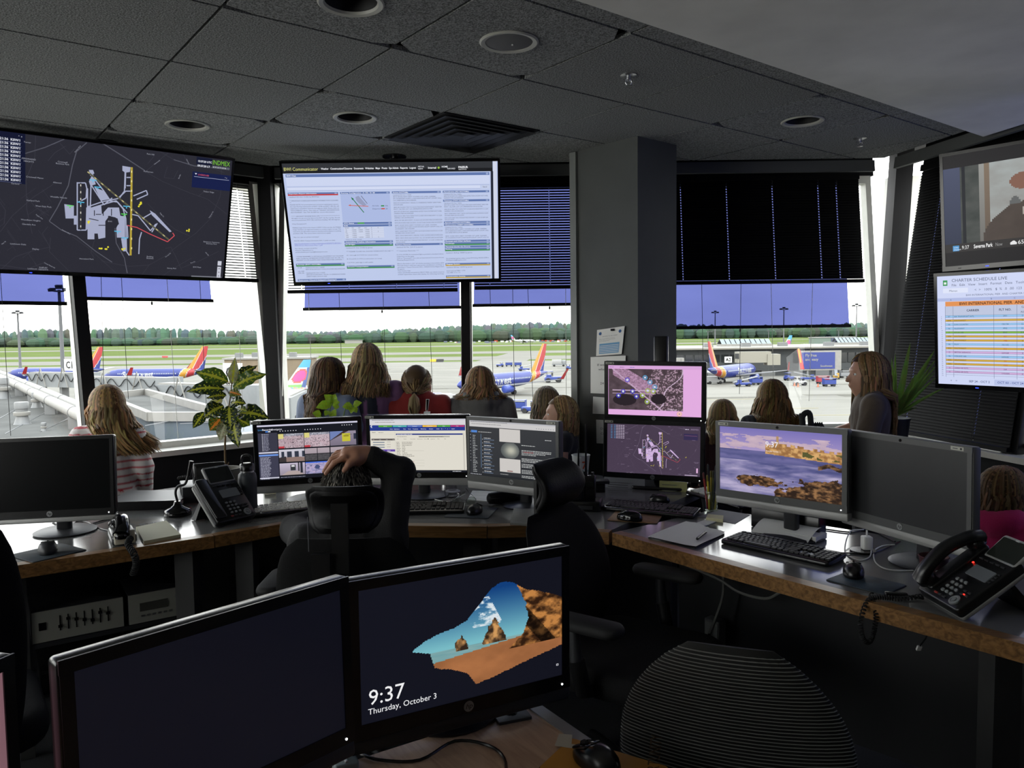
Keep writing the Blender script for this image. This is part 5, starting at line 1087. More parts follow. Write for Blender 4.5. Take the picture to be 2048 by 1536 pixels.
pad_px('slate mouse pad at the edge of the left desk', [(40,1132),(157,1104),(143,1086),(40,1106)], DZ, PADG)
mouse('grey-black mouse on the slate pad of the left desk', atz(96, 1104, DZ+.004), .5, 1.0, DARK)
pad_px('slate mouse pad by the folded glasses', [(893,1035),(980,1038),(993,1016),(908,1014)], DZ, PADG)
mouse('black mouse by the folded glasses', atz(950, 1026, DZ+.004), -.3)
pad_px('tan printed mouse pad in front of the stacked monitors', [(1218,1042),(1321,1049),(1321,1026),(1228,1023)], DZ, PADT)
mouse('glossy black mouse on the tan pad', atz(1259, 1040, DZ+.004), 1.0, 1.0, GLOSSB)
mouse('black mouse under the stacked monitors', atz(1318, 1004, DZ+.001), 1.0, .9)
pad_px('dark teal marbled mouse pad on the right desk', [(1648,1160),(1768,1191),(1815,1173),(1702,1144)], DZ, PADB)
mouse('black mouse on the teal pad of the right desk', atz(1707, 1150, DZ+.004), -.4)
po, py_ = pad_px('orange lettered mouse pad on the brown desk', [(1062,1534),(1262,1600),(1345,1560),(1172,1472)], NZ, PADO)
vs, fs, w = textmesh('OPPORTUNITY'); s = .032; MB().add([(a*s-.06, b*s-.012, .0042) for a, b in vs], fs).build('printed_word', mat('brown_print', (70,44,10), .7), po, M=RZ(py_) @ T(.09, .01, 0) @ RZ(1.9))
MB().add([(-.115, .02, .0042), (-.06, .035, .0042), (-.066, .05, .0042), (-.09, .043, .0042), (-.105, .075, .0042), (-.13, .065, .0042)], [(0,1,2,3,4,5)]).build('printed_shape', mat('pale_print', (190,186,170), .7), po, M=RZ(py_))
mouse('black mouse on the orange pad', atz(1192, 1530, NZ+.004), .7)

# ================================================================== CABLES
def cable(label, pts, r=.003, m=BLACK, n=30, cat='cable', name='cable'):
    P = spline(pts, n); o = MB().tube(P, r, 6).build(name, m, None, True); return tag(o, label, cat)
def coil(pts, R, turns, r, seg=9):
    P = spline(pts, turns*seg); out = []
    for i, p in enumerate(P):
        t = (P[min(i+1, len(P)-1)]-P[max(i-1, 0)]).normalized(); a = t.cross(Vector((.3, .2, 1))).normalized(); b = t.cross(a); an = 2*PI*i/seg; out.append(p+(a*math.cos(an)+b*math.sin(an))*R)
    return MB().tube(out, r, 5)
WC = mat('white_cable', (205,205,200), .5)
D = lambda u, v, h=.0035: atz(u, v, DZ)+Vector((0, 0, h))
cable('thin black cables curling under the left monitor', [D(105,1045), D(125,1055), D(160,1058), D(190,1047), D(232,1036)], .003)
cable('black cable looping on the left desk beside the handset', [D(140,1060), D(150,1046), D(175,1046), D(200,1058), D(222,1064)], .0025)
cable('black cable snaking over the brown desk', [atz(716,1510,NZ)+Vector((0,0,.004)), atz(760,1524,NZ)+Vector((0,0,.004)), atz(840,1524,NZ)+Vector((0,0,.004)), atz(910,1486,NZ)+Vector((0,0,.004)), atz(980,1496,NZ)+Vector((0,0,.004)), atz(1012,1530,NZ)+Vector((0,0,.004)), atz(1000,1600,NZ)+Vector((0,0,.004))], .003)
cable('white charging cable looping beside the coffee cup', [D(1727,1075,.03), D(1700,1080,.03), D(1690,1105), D(1715,1122), D(1740,1115), D(1742,1096,.02)], .0022, WC)
cable('white cable with metal plug lying towards the coffee cup', [D(1795,1122), D(1815,1128), D(1850,1133), D(1862,1140)], .0022, WC)
cable('long white cable curving past the teal pad', [D(1790,1095,.01), D(1765,1094), D(1748,1105), D(1752,1128), D(1780,1142), D(1838,1143)], .0022, WC)
cable('black cables behind the ocean-picture monitor', [D(1650,1060), D(1700,1066), D(1740,1062), D(1790,1085)], .003)
cable('black cable crossing the right desk behind the charger', [D(1640,1105), D(1690,1108), D(1750,1106), D(1800,1085)], .0028)
cable('white cable tangle in front of the web form monitor', [D(850,985), D(870,1000), D(900,1004), D(918,990), D(890,982), D(870,995)], .002, WC)
cable('black cable tangle behind the web form monitor', [D(838,996), D(860,985), D(880,990), D(905,996), D(930,985)], .0028)
un = Vector((.79, .61, 0))
U_ = lambda u, v, off=.25: aty(u, v, 2.9+off)
cable('pale cable clipped under the right desk edge', [aty(1372,1130,3.02), aty(1400,1142,2.98), aty(1440,1160,2.93), aty(1480,1185,2.85), aty(1530,1197,2.78), aty(1560,1185,2.74)], .005, mat('grey_cable', (120,120,115), .6))
cable('pale cable dropping to the outlet box under the right desk', [aty(1447,1150,2.93), aty(1446,1190,2.94), aty(1432,1235,2.95), aty(1415,1275,2.96)], .006, MATS['grey_cable'])
ob = thing('outlet_box', 'grey outlet box on the panel under the right desk', 'outlet', Matrix.Translation(aty(1430,1266,2.98)) @ RZ(-.9))
MB().rbox(.07, .045, .115, .006, .003).build('box', MID, ob, 40); MB().rbox(.06, .004, .1, .003, .001, M=T(0, -.024, 0)).build('plate', mat('plate_grey', (128,130,128), .5), ob); MB().tube([(0, -.026, .01), (.004, -.05, 0), (.006, -.055, -.03)], .005, 6).build('plug', BLACK, ob)
pl = thing('usb_plug', 'tiny white plug dangling under the right desk edge', 'plug', Matrix.Translation(aty(1838,1296,2.12)) @ RX(.5)); MB().box((0,0,0), (.012,.006,.016)).build('shell', WHITE, pl); MB().tube([(0,0,.008),(.008,0,.04),(.02,.02,.09)], .002, 5).build('lead', BLACK, pl)

# ================================================================== TELEPHONES
NEC = mat('phone_black', (17,18,19), .3); LCD = mat('phone_lcd', (92,96,100), .15, emit=.08); LCDD = mat('phone_lcd_off', (38,42,38), .15); KEYG = mat('phone_key', (128,132,134), .4)
def handset(par, M, L=.2, m=NEC):
    pts = [(-.012, -L/2, .012), (-.004, -L*.36, .034), (0, 0, .05), (-.004, L*.36, .034), (-.012, L/2, .012)]
    h = MB().tube(spline(pts, 16), [.024+.006*abs(2*i/16-1)**3 for i in range(17)], 12, flat=.75).build('handset', m, par, True, M=M)
    for s in (-1, 1): MB().lathe([(.025, 0), (.027, .012), (.022, .02), (.001, .02)], 18).build('ear_cup' if s > 0 else 'mouth_cup', m, h, True, M=T(-.010, s*L*.43, -.004))
def desk_phone(label, pl, pr, ang, screen2=True, led=True, lcd=LCD, name='NEC', hs=True):
    y = yaw2(pl, pr); o = thing('desk_phone', label, 'telephone', Matrix.Translation((pl+pr)/2) @ RZ(y) @ T(0, 0, .002), 'desk telephones')
    F = RX(ang)      # face plane: x right, y up the face, z out of it
    W, H = .185, .215
    MB().rbox(W, H, .03, .012, .005, M=F @ T(0, H/2, .016)).build('body', NEC, o, 40)
    MB().rbox(W+.002, H*.98, .012, .012, .003, M=F @ T(0, H/2, -.001)).build('silver_rim', SILVER, o, 40)
    K = F @ T(0, 0, .031)
    for r in range(4):
        for c_ in range(3): MB().rbox(.0125, .0095, .005, .0045, .0015).build('key', KEYG, o, 40, M=K @ T(-.012+c_*.0185, .035+r*.0165, .002))
    for k in range(3): MB().rbox(.014, .006, .004, .002, .001).build('function_key', mat('phone_red_key', (150,50,44), .5) if k == 0 else DARK, o, M=K @ T(-.02+k*.018, .018, .002))
    for r in range(2):
        for k in range(2): MB().rbox(.013, .006, .004, .002, .001).build('function_key', DARK, o, M=K @ T(.052+k*.018, .05+r*.012, .002))
    MB().lathe([(.016, 0), (.016, .004), (.011, .005), (.010, .003), (.006, .003), (.006, .006), (.001, .006)], 22).build('navigation_ring', KEYG, o, True, M=K @ T(.055, .024, 0))
    MB().rbox(.085, .04, .004, .004, .001).build('display', lcd, o, M=K @ T(.028, .13, .001))
    for k in range(4): MB().rbox(.009, .005, .004, .001, .001).build('soft_key', DARK, o, M=K @ T(.082, .115+k*.011, .002))
    if led: MB().ell((0, 0, 0), (.004, .003, .002)).build('message_lamp', LEDR, o, M=K @ T(-.028, .15, .003)); MB().ell((0, 0, 0), (.003, .002, .002)).build('mute_lamp', LEDR, o, M=K @ T(.064, .05, .005))
    if screen2:
        S = F @ T(.028, H+.012, .028) @ RX(.12); MB().rbox(.125, .085, .016, .008, .004, M=S).build('tilting_display', SILVER, o, 40); MB().rbox(.112, .068, .003, .004, .001, M=S @ T(0, 0, .0085)).build('tilting_screen', LCDD, o)
        vs, fs, w = textmesh(name, .02); MB().add([((a-w/2)*.008, b*.008, .0) for a, b in vs], fs).build('brand_mark', WHITE, o, M=S @ T(0, .032, .0105))
        for k in range(5): MB().rbox(.015, .005, .004, .001, .001).build('soft_key', DARK, o, M=F @ T(-.022+k*.022, H-.042, .033))
    MB().rbox(.05, .20, .012, .01, .004).build('handset_cradle', NEC, o, 40, M=F @ T(-.066, H/2+.01, .032))
    if hs: handset(o, F @ T(-.068, H/2+.012, .040))
    top = F @ Vector((0, H*.78, 0)); MB().prism([(top.y+.0, top.z-.012), (top.y+.012, top.z-.008), (top.y+.09, .001), (top.y+.06, .001)], -.06, .06, M=Matrix(((0,0,1,0),(1,0,0,0),(0,1,0,0),(0,0,0,1)))).build('stand', NEC, o)
    return o
desk_phone('black desk phone with lit grey display beside the steel bottle', atz(437,1056,DZ), atz(503,1040,DZ), .78, screen2=True, led=False, hs=False)
R_ph = desk_phone('black desk phone with curved handset and red lamp on the right desk', atz(1848,1196,DZ), atz(1922,1240,DZ), .62)
# coil cord of the right phone hanging over the desk edge
pts = [D(1846,1200,.012), D(1800,1206,.012), D(1765,1203,.012), aty(1737,1200,2.15), aty(1722,1240,2.10), aty(1725,1275,2.10), aty(1738,1284,2.10), aty(1748,1262,2.10), aty(1752,1225,2.12), D(1742,1196,.014)]
tag(coil(pts, .0055, 60, .0022, 8).build('coiled_cord', RUBBER, None, True), 'black coiled phone cord looping over the oak desk edge', 'cord')
ad = thing('cable_adapter', 'small black cable adapter lying by the teal pad', 'adapter', Matrix.Translation(D(1792,1196,.009)) @ RZ(-.3)); MB().rbox(.06, .018, .014, .005, .003).build('body', BLACK, ad, 40); MB().tube([(.03,0,0),(.05,.0,-.002),(.07,-.004,-.004)], .003, 6).build('lead', BLACK, ad)
hp = thing('handset_cradle', 'glossy black corded handset standing on its cradle at the desk edge', 'telephone', Matrix.Translation(atz(246,1082,DZ)+Vector((0,0,.001))) @ RZ(.55))
MB().rbox(.085, .19, .035, .02, .008, M=T(0, .02, .0185)).build('base', NEC, hp, 40); handset(hp, T(0, .02, .03), .2, GLOSSB); MB().rbox(.07, .02, .05, .006, .003, M=T(0, -.07, .03)).build('cradle_lip', mat('cream_inner', (190,186,170), .5), hp, 40)
q = atz(262, 1092, DZ); tag(coil([q+Vector((.0,-.0,.03)), q+Vector((.015,-.05,.02)), aty(268,1108,2.70), aty(272,1128,2.72), aty(266,1150,2.74)], .010, 22, .003, 8).build('coiled_cord', RUBBER, None, True), 'black coiled cord hanging from the cradle over the desk edge', 'cord')
# gooseneck microphone
q = atz(356, 1030, DZ); mc = thing('gooseneck_microphone', 'black gooseneck microphone on a round base', 'microphone', Matrix.Translation(q))
MB().lathe([(.001, .001), (.055, .001), (.057, .012), (.052, .026), (.03, .036), (.018, .044), (.013, .06), (.001, .06)], 30, cap=False).build('base', GLOSSB, mc, True)
loc = lambda u, v: aty(u, v, q.y)-q
MB().tube(spline([(0,0,.058), loc(351,985), loc(356,973), loc(370,968), loc(377,950)], 20), .0055, 8).build('neck', DARK, mc, True)
MB().tube([loc(377,952), loc(380,938), loc(383,922)], [.007, .009, .009], 10).build('capsule', BLACK, mc, True)

# ================================================================== SMALL DESK THINGS
bx = thing('radio_power_supply', 'black metal box with a red lamp behind the gooseneck microphone', 'electronics', Matrix.Translation(atz(396,1002,DZ)+Vector((0,.06,0))) @ RZ(.45))
MB().rbox(.19, .2, .075, .006, .003, M=T(0, 0, .0385)).build('case', DARK, bx, 40); MB().box((-.02,-.101,.02), (.012,.003,.008)).build('switch', LEDR, bx)
for k in range(5): MB().box((-.0955, -.02+.025*k-.04, .04), (.002, .012, .04)).build('vent_slot', RUBBER, bx)
tz = .74+.077
rb = thing('desk_radio', 'small black radio with cords on top of the power supply', 'electronics', Matrix.Translation(Vector((bx.location.x+.02, bx.location.y, tz))) @ RZ(.45))
MB().rbox(.14, .11, .09, .012, .005, M=T(.01, 0, .046) @ RX(-.15)).build('body', BLACK, rb, 40); MB().rbox(.12, .004, .07, .006, .001, M=T(.01, -.058, .05) @ RX(-.15)).build('face', GLOSSB, rb); coil([(-.07,-.02,.03), (-.10,-.03,.035), (-.12,0,.03), (-.08,.03,.03)], .006, 16, .0022).build('cord', RUBBER, rb, True)
bd = thing('ring_binder', 'black ring binder stuffed with papers right of the left monitor', 'binder', Matrix.Translation(atz(296,1012,DZ)+Vector((0,.05,0))) @ RZ(.12))
MB().box((0,0,.004), (.30,.27,.006)).build('back_cover', BLACK, bd); MB().box((.01,0,.018), (.27,.25,.022)).build('pages', PAPER, bd); MB().box((0,0,.033), (.30,.27,.006), RY(.03)).build('front_cover', DARK, bd); MB().box((-.0,-.137,.02), (.30,.006,.04)).build('spine', BLACK, bd)
def sheet(label, cs, z, m=PAPER, th=.0012, cat='paper', name='paper_sheet', lines=0, group=None, curl=0):
    P = [atz(u, v, z) for u, v in cs]; c = sum(P, Vector())/len(P); o = thing(name, label, cat, Matrix.Translation(c), group)
    MB().prism([(p.x-c.x, p.y-c.y) for p in P], .0006, .0006+th).build('sheet', m, o)
    for k in range(lines):
        t = .15+.7*k/max(lines-1, 1); a, b = P[0].lerp(P[3], t)-c, P[1].lerp(P[2], t)-c; a, b = a.lerp(b, .12), a.lerp(b, .85 if k % 3 else .6); d = (P[3]-P[0])*.012
        MB().add([a+Vector((0,0,th+.001)), b+Vector((0,0,th+.001)), b+d+Vector((0,0,th+.001)), a+d+Vector((0,0,th+.001))], [(0,1,2,3)]).build('printed_line', MID, o)
    return o, c, P
o, c, P = sheet('pale spiral notepad beside the corded handset', [(288,1089),(362,1075),(333,1047),(272,1060)], DZ, mat('notepad_paper', (198,196,170), .8), .012, 'notepad', 'spiral_notepad')
a, b = P[3]-c, P[2]-c
for k in range(16): MB().tube([a.lerp(b, (k+.5)/16)+Vector((math.cos(t)*.003, math.sin(t)*.003, .010+.006*math.sin(t*1.3))) for t in (0, 1.2, 2.4, 3.6, 4.8)], .0008, 4).build('spiral_wire', DARK, o)
o, c, P = sheet('spiral notebook half under the empty chair headrest', [(1020,1050),(1090,1055),(1085,1020),(1028,1018)], DZ, mat('notebook_paper', (140,142,138), .8), .008, 'notebook', 'spiral_notebook', 8)
sheet('loose white sheets under the mail monitor', [(935,1000),(1010,1006),(1000,984),(945,982)], DZ, PAPER, .002, lines=3)
nbk, c, P = sheet('stack of wrinkled white papers on a clipboard on the right desk', [(1296,1078),(1392,1098),(1449,1070),(1372,1046)], DZ, BLACK, .006, 'papers', 'paper_stack')
mb = MB(); n_ = 9
Q = [p-c for p in P]; g = [[None]*n_ for _ in range(n_)]
vs = []
for j in range(n_):
    for i in range(n_):
        u, v = i/(n_-1), j/(n_-1); p = Q[0].lerp(Q[1], u).lerp(Q[3].lerp(Q[2], u), v)*1.01; vs.append(p+Vector((0,0,.0085+.004*math.sin(u*7+v*4)*abs(u-.5)+.006*(v > .9)*math.sin(u*20)**2)))
mb.add(vs, [(j*n_+i, j*n_+i+1, (j+1)*n_+i+1, (j+1)*n_+i) for j in range(n_-1) for i in range(n_-1)]).build('top_sheets', PAPER, nbk, True)
pn = thing('ballpoint_pen', 'black ballpoint pen lying on the wrinkled papers', 'pen', Matrix.Translation(atz(1404,1070,DZ+.016)) @ RZ(1.05)); MB().tube([(-.06,0,0),(.045,0,0)], .005, 10).build('barrel', BLACK, pn); MB().tube([(.045,0,0),(.065,0,0)], [.005,.001], 10).build('tip', CHROME, pn); MB().box((-.045,.0,.007), (.035,.003,.002)).build('clip', CHROME, pn)
sheet('grey printed sheet beside the pencil jar', [(1395,1034),(1470,1048),(1500,1030),(1440,1020)], DZ, mat('grey_sheet', (150,150,150), .8), .001)
sheet('slim white booklet leading to the wrinkled papers', [(1385,1050),(1402,1056),(1445,1040),(1425,1036)], DZ, PAPER, .003)
o, c, P = sheet('cream sticky note block in front of the pencil jar', [(1412,1042),(1446,1046),(1447,1038),(1416,1035)], DZ, mat('cream_note', (214,208,170), .8), .014, 'sticky notes', 'sticky_note_block')
# pencil jar
q = atz(1423,1021,DZ); jr = thing('pencil_jar', 'glass jar of yellow pencils and pens', 'jar', Matrix.Translation(q))
JG = clear_mat('jar_glass', (.86,.9,.86), .12, .05); MB().lathe([(.001,.002),(.026,.002),(.03,.008),(.031,.06),(.027,.07),(.028,.086)], 24, cap=False).build('glass', JG, jr, True); MB().lathe([(.0275,.07),(.0295,.072),(.0295,.084),(.0275,.086)], 24, cap=False).build('thread', JG, jr, True)
pens = [(-.010,-.008,.15,(196,176,50)),(.012,-.006,.15,(206,190,60)),(.002,.012,.16,(186,170,48)),(-.006,.004,.19,(24,26,30)),(.010,.008,.185,(26,34,70)),(.014,.0,.18,(150,92,54)),(-.014,.006,.155,(160,40,44)),(.0,-.012,.17,(70,74,40))]
for k, (x, y, L_, cc) in enumerate(pens):
    ln = Vector((x*1.3, y*1.3, L_)); pe = thing('pencil', ['yellow highlighter leaning to one side in the jar', 'yellow highlighter at the front of the jar', 'yellow highlighter at the back of the jar', 'tall black pen in the jar', 'tall navy pen in the jar', 'brown pencil in the jar', 'red pen in the jar', 'olive pencil in the jar'][k], 'pen', Matrix.Translation(q+Vector((x, y, .006))), 'pens in the jar')
    MB().tube([(0,0,0), ln*.82], .0045, 8, col=lin(cc)).build('barrel', VC, pe); MB().tube([ln*.82, ln*.97, ln], [.0046, .0046, .0015], 8, col=lin(tuple(int(v*.6) for v in cc))).build('cap', VC, pe)
# steel bottle
q = atz(497,1027,DZ); bt = thing('steel_bottle', 'dark grey steel bottle with loop lid', 'bottle', Matrix.Translation(q)); BT = mat('bottle_grey', (52,58,64), .45)
MB().lathe([(.001,.001),(.036,.001),(.039,.006),(.039,.155),(.036,.172),(.028,.180),(.028,.186)], 28, cap=False).build('body', BT, bt, True); MB().lathe([(.0285,.180),(.0285,.188)], 28).build('steel_neck', CHROME, bt, True); MB().lathe([(.030,.187),(.030,.212),(.024,.218),(.001,.219)], 28, cap=False).build('lid', BLACK, bt, True)
MB().tube(spline([(-.02,0,.212),(-.021,0,.24),(-.012,0,.252),(.012,0,.252),(.021,0,.24),(.02,0,.212)], 20), .0045, 8).build('loop', BLACK, bt, True)
vs, fs, w = textmesh('YETI', .02); MB().add([(.0393*math.sin((a-w/2)*.35)+0, -.0393*math.cos((a-w/2)*.35), .028+b*.013) for a, b in vs], fs).build('brand_mark', DARK, bt)
# glasses, case
q = atz(928,1012,DZ); gl = thing('eyeglasses', 'thin metal eyeglasses lying open by the slate pad', 'glasses', Matrix.Translation(q) @ RZ(.35))
for s in (-1, 1):
    MB().tube([(s*.032+.024*math.cos(a), 0, .02+.018*math.sin(a)) for a in (2*PI*k/20 for k in range(21))], .0011, 5).build('rim', DARK, gl); MB().tube([(s*.056,0,.026),(s*.06,.06,.03),(s*.056,.11,.036),(s*.05,.13,.05)], .0014, 5).build('temple', BLACK, gl)
    MB().lathe([(.0225,0),(.0225,.0008)], 20, M=RX(PI/2)).build('lens', JG, gl, M=T(s*.032,0,.02) @ Matrix.Diagonal((1,1,.8,1)))
MB().tube([(-.009,0,.024),(0,-.002,.028),(.009,0,.024)], .0011, 5).build('bridge', DARK, gl)
q = atz(1008,1010,DZ); gc = thing('glasses_case', 'black padded glasses case', 'case', Matrix.Translation(q+Vector((0,.02,.03))) @ RZ(.35)); MB().tube([(-.078,0,0),(-.07,0,0),(-.03,0,0),(.04,0,.004),(.075,0,.004),(.082,0,.004)], [.012,.024,.029,.029,.022,.01], 16).build('shell', CHL, gc, True); MB().tube([(-.07,-.028,.004),(.07,-.026,.006)], .0012, 4).build('seam', DARK, gc)
pk = thing('desk_hub', 'round grey desk hub behind the glasses', 'hub', Matrix.Translation(atz(905,985,DZ))); MB().lathe([(.001,.001),(.038,.001),(.038,.008),(.03,.012),(.001,.012)], 24, cap=False).build('body', SILVER, pk, True); MB().lathe([(.02,.012),(.02,.0135),(.001,.0135)], 20, cap=False).build('top_ring', DARK, pk, True)
pk = thing('cable_puck', 'small black puck under the web form monitor', 'hub', Matrix.Translation(atz(852,985,DZ)+Vector((0,-.03,0)))); MB().lathe([(.001,.001),(.026,.001),(.026,.03),(.02,.036),(.001,.036)], 20, cap=False).build('body', GLOSSB, pk, True); MB().lathe([(.03,.001),(.03,.004),(.001,.004)], 20, cap=False).build('foot', RUBBER, pk)
def cup(label, q, r0, r1, h, m, lid=None, mark=None):
    o = thing('paper_cup', label, 'cup', Matrix.Translation(q)); MB().lathe([(.001,.002),(r0,.002),(r0,.004),(r1,h),(r1+.003,h+.002),(r1,h+.004),(r1-.002,h),(r0-.002,.006),(.001,.006)], 28, cap=False).build('wall', m, o, True); return o
cu = cup('white paper cup with orange lettering beside the column', atz(1162,968,DZ), .032, .045, .145, mat('foam_white', (206,208,208), .6))
OR = mat('orange_print', (206,86,40), .6)
def on_cyl(par, txt, r, z, s, m, a0=0, taper=0, name='printed_word'):
    vs, fs, w = textmesh(txt, .03); MB().add([((r+taper*b*s)*math.sin(a0+(a-w/2)*s/r), -(r+taper*b*s)*math.cos(a0+(a-w/2)*s/r), z+b*s) for a, b in vs], fs).build(name, m, par)
on_cyl(cu, '7', .0425, .085, .05, OR, .35, .09); on_cyl(cu, 'SMOOTHIE', .0405, .066, .014, mat('teal_print', (60,120,120), .6), .35, .09)
cc = cup('maroon paper coffee cup behind the handset phone', atz(1866,1178,DZ), .028, .039, .095, mat('maroon_cup', (74,40,46), .6)); MB().lathe([(.036,.08),(.001,.081)], 20, cap=False).build('coffee', mat('coffee', (60,40,26), .2), cc)
for k in range(5): MB().ell((0,0,0), (.004,.001,.004)).build('printed_dot', WHITE, cc, M=RZ(-.5+.25*k) @ T(0,-.0345-.002*(k % 2),.045+.018*(k % 3)))
cup('plain white cup behind the seated man', atz(735,985,DZ), .028, .037, .10, mat('foam_white2', (196,196,192), .6))
# walkie-talkies in a charger
q = atz(1172,1022,DZ); ch = thing('radio_charger', 'black charger base beside the stacked monitors', 'charger', Matrix.Translation(q) @ RZ(-.2)); MB().rbox(.13, .11, .045, .01, .005, M=T(0,.03,.0235)).build('body', BLACK, ch, 40); MB().box((0,-.0265,.02), (.06,.003,.015)).build('label_plate', DARK, ch)
for k, (x, y, an, lb) in enumerate(((-.038,.01,.0,'walkie-talkie with a short antenna, in front on the charger'),(.02,.035,.16,'walkie-talkie with the long whip antenna on the charger'),(-.01,.06,.05,'walkie-talkie with a stubby antenna at the back of the charger'))):
    w_ = thing('walkie_talkie', lb, 'radio', Matrix.Translation(q+Vector((x, y, .047))) @ RZ(-.2), 'walkie-talkies'); MB().rbox(.052, .034, .10, .008, .004, M=T(0,0,.05)).build('body', BLACK, w_, 40); MB().tube([(-.016,0,.098),(-.016,0,.14),(-.015,0,.14+an+.02)], [.006,.0045,.003], 8).build('antenna', RUBBER, w_, True); MB().lathe([(.007,0),(.007,.014)], 12).build('knob', DARK, w_, M=T(.012,0,.1)); MB().box((0,-.018,.065), (.036,.002,.02)).build('display', LCDD, w_)
sb_ = thing('small_switch_box', 'small black box against the column foot', 'electronics', Matrix.Translation(atz(1200,985,DZ)+Vector((0,.02,0)))); MB().rbox(.05, .05, .04, .005, .002, M=T(0,0,.0205)).build('body', BLACK, sb_, 40); MB().rbox(.09,.06,.015,.004,.002,M=T(0,0,.049)).build('top_plate', DARK, sb_, 40)
# notes hanging under the lower stacked monitor
Mb = pose((.756,4.188,.862), .895, -.36, .02, -.008)
def hang(label, x0, x1, z0, z1, m, lines, cat='note', blue=False):
    o = thing('hanging_note', label, cat, Mb @ T((x0+x1)/2, -.024, z1), 'notes under the stacked monitors'); w_ = x1-x0; h_ = z1-z0; n_ = 8
    vs = [(-w_/2+w_*i/4, -.02*(j/n_)**2-.004*math.sin(i*1.5)*(j/n_), -h_*j/n_) for j in range(n_+1) for i in range(5)]; MB().add(vs, [(j*5+i, (j+1)*5+i, (j+1)*5+i+1, j*5+i+1) for j in range(n_) for i in range(4)]).build('sheet', m, o, True)
    for k in range(lines): z = -h_*(.15+.65*k/max(lines-1,1)); MB().add([(-w_*.38, -.022, z), (w_*random.uniform(.1,.36), -.022, z), (w_*.1, -.022, z-.003), (-w_*.38, -.022, z-.003)], [(0,1,2,3)]).build('written_line', MID, o)
hang('white printed sheet hanging under the lower stacked monitor', -.235, -.035, -.27, -.140, mat('hanging_paper', (170,172,176), .8), 9); hang('yellow handwritten note hanging under the lower stacked monitor', .035, .165, -.225, -.142, mat('yellow_note', (186,186,126), .8), 3)
# papers taped to the column's left face
ca, cb = Vector((*cq[0], 0)), Vector((*cq[1], 0)); cd = (cb-ca).normalized(); cn = Vector((cd.y, -cd.x, 0)); 
def onface(u, v):
    d = ray(u, v); n0 = cn; t = (ca-CAM).dot(n0)/d.dot(n0); return CAM+d*t
def taped(label, cs, texts, blue=None, clip_=False):
    P = [onface(u, v)+cn*.012 for u, v in cs]; c = sum(P, Vector())/4; o = thing('taped_paper', label, 'paper', Matrix.Translation(c), 'papers on the column'); q = [p-c for p in P]
    back = [p-cn*.004 for p in q]; MB().add(q+back, [(0,1,2,3),(7,6,5,4),(0,4,5,1),(1,5,6,2),(2,6,7,3),(3,7,4,0)]).build('sheet', PAPER, o)
    F_ = lambda x, y, e=.001: q[3].lerp(q[2], x).lerp(q[0].lerp(q[1], x), y)+cn*e
    for t, x, y, s in texts:
        vs, fs, w = textmesh(t); MB().add([F_(x+a*s, y-b*s*.8, .0015) for a, b in vs], fs).build('printed_text', mat('print_grey', (70,72,76), .8), o)
    if blue:
        MB().add([F_(.12,blue[0]), F_(.88,blue[0]), F_(.88,blue[1]), F_(.12,blue[1])], [(0,1,2,3)]).build('printed_table', mat('blue_table', (110,160,200), .8), o)
        for k in range(5): y = blue[0]+(blue[1]-blue[0])*(.2+.16*k); MB().add([F_(.14,y,.002), F_(.86,y,.002), F_(.86,y+.02,.002), F_(.14,y+.02,.002)], [(0,1,2,3)]).build('table_row', PAPER, o)
        for x in (.13, .86): MB().add([F_(x+.05*math.cos(a),.16+.06*math.sin(a),.0015) for a in (2*PI*k/14 for k in range(14))], [tuple(range(14))]).build('seal', mat('blue_seal', (50,90,140), .8), o)
    if clip_: p = F_(.6,.08,.006); MB().box(p, (.02,.02,.012)).build('clip', DARK, o)
taped('printed notice with a blue table, top sheet on the column', [(1195,712),(1246,708),(1252,652),(1197,660)], [('NOTICE TO ALL STAFF',.22,.30,.055)]+[(t,.10,.38+.045*k,.04) for k, t in enumerate(('Please see the attached schedule for','all duty stations and contact numbers','listed in the table below'))], (.55,.93), True)
taped('white sheet reading If we increase, in a plastic sleeve on the column', [(1184,786),(1250,789),(1254,711),(1184,714)], [('If we increase',.2,.25,.11),('whether to',.24,.37,.11),('24 hours',.3,.75,.11)], None)
taped('small blank note taped on the column', [(1188,827),(1214,828),(1214,795),(1189,793)], [], None)
taped('white sheet partly hidden behind the lower stacked monitor', [(1196,886),(1240,889),(1240,842),(1195,839)], [('Do not',.2,.4,.16),('Close',.2,.62,.16)], None)
# under the ocean-picture monitor: black riser and a ream of paper
MR = Matrix.Translation(D(1560,1068,0)) @ RZ(-.80)
rs_ = thing('document_riser', 'black riser standing under the ocean-picture monitor', 'stand', MR @ T(0,.06,.001)); MB().rbox(.27,.06,.075,.004,.002,M=T(0,0,.038)).build('body', BLACK, rs_, 40); MB().box((.02,-.031,.04),(.002,.002,.03)).build('slot_mark', WHITE, rs_)
pr_ = thing('paper_ream', 'curled white sheets leaning under the ocean-picture monitor', 'paper', MR @ T(.03,-.015,.001)); vs = [(-.11+.22*i/6, -.055+.11*j/6, .006+.035*math.sin(j/6*PI*.55)+.002*math.sin(i)) for j in range(7) for i in range(7)]; fs = [(j*7+i, j*7+i+1, (j+1)*7+i+1, (j+1)*7+i) for j in range(6) for i in range(6)]; MB().add(vs, fs).build('top_sheet', PAPER, pr_, True); MB().box((.01,.02,.012),(.23,.09,.02)).build('stack', PAPER, pr_)
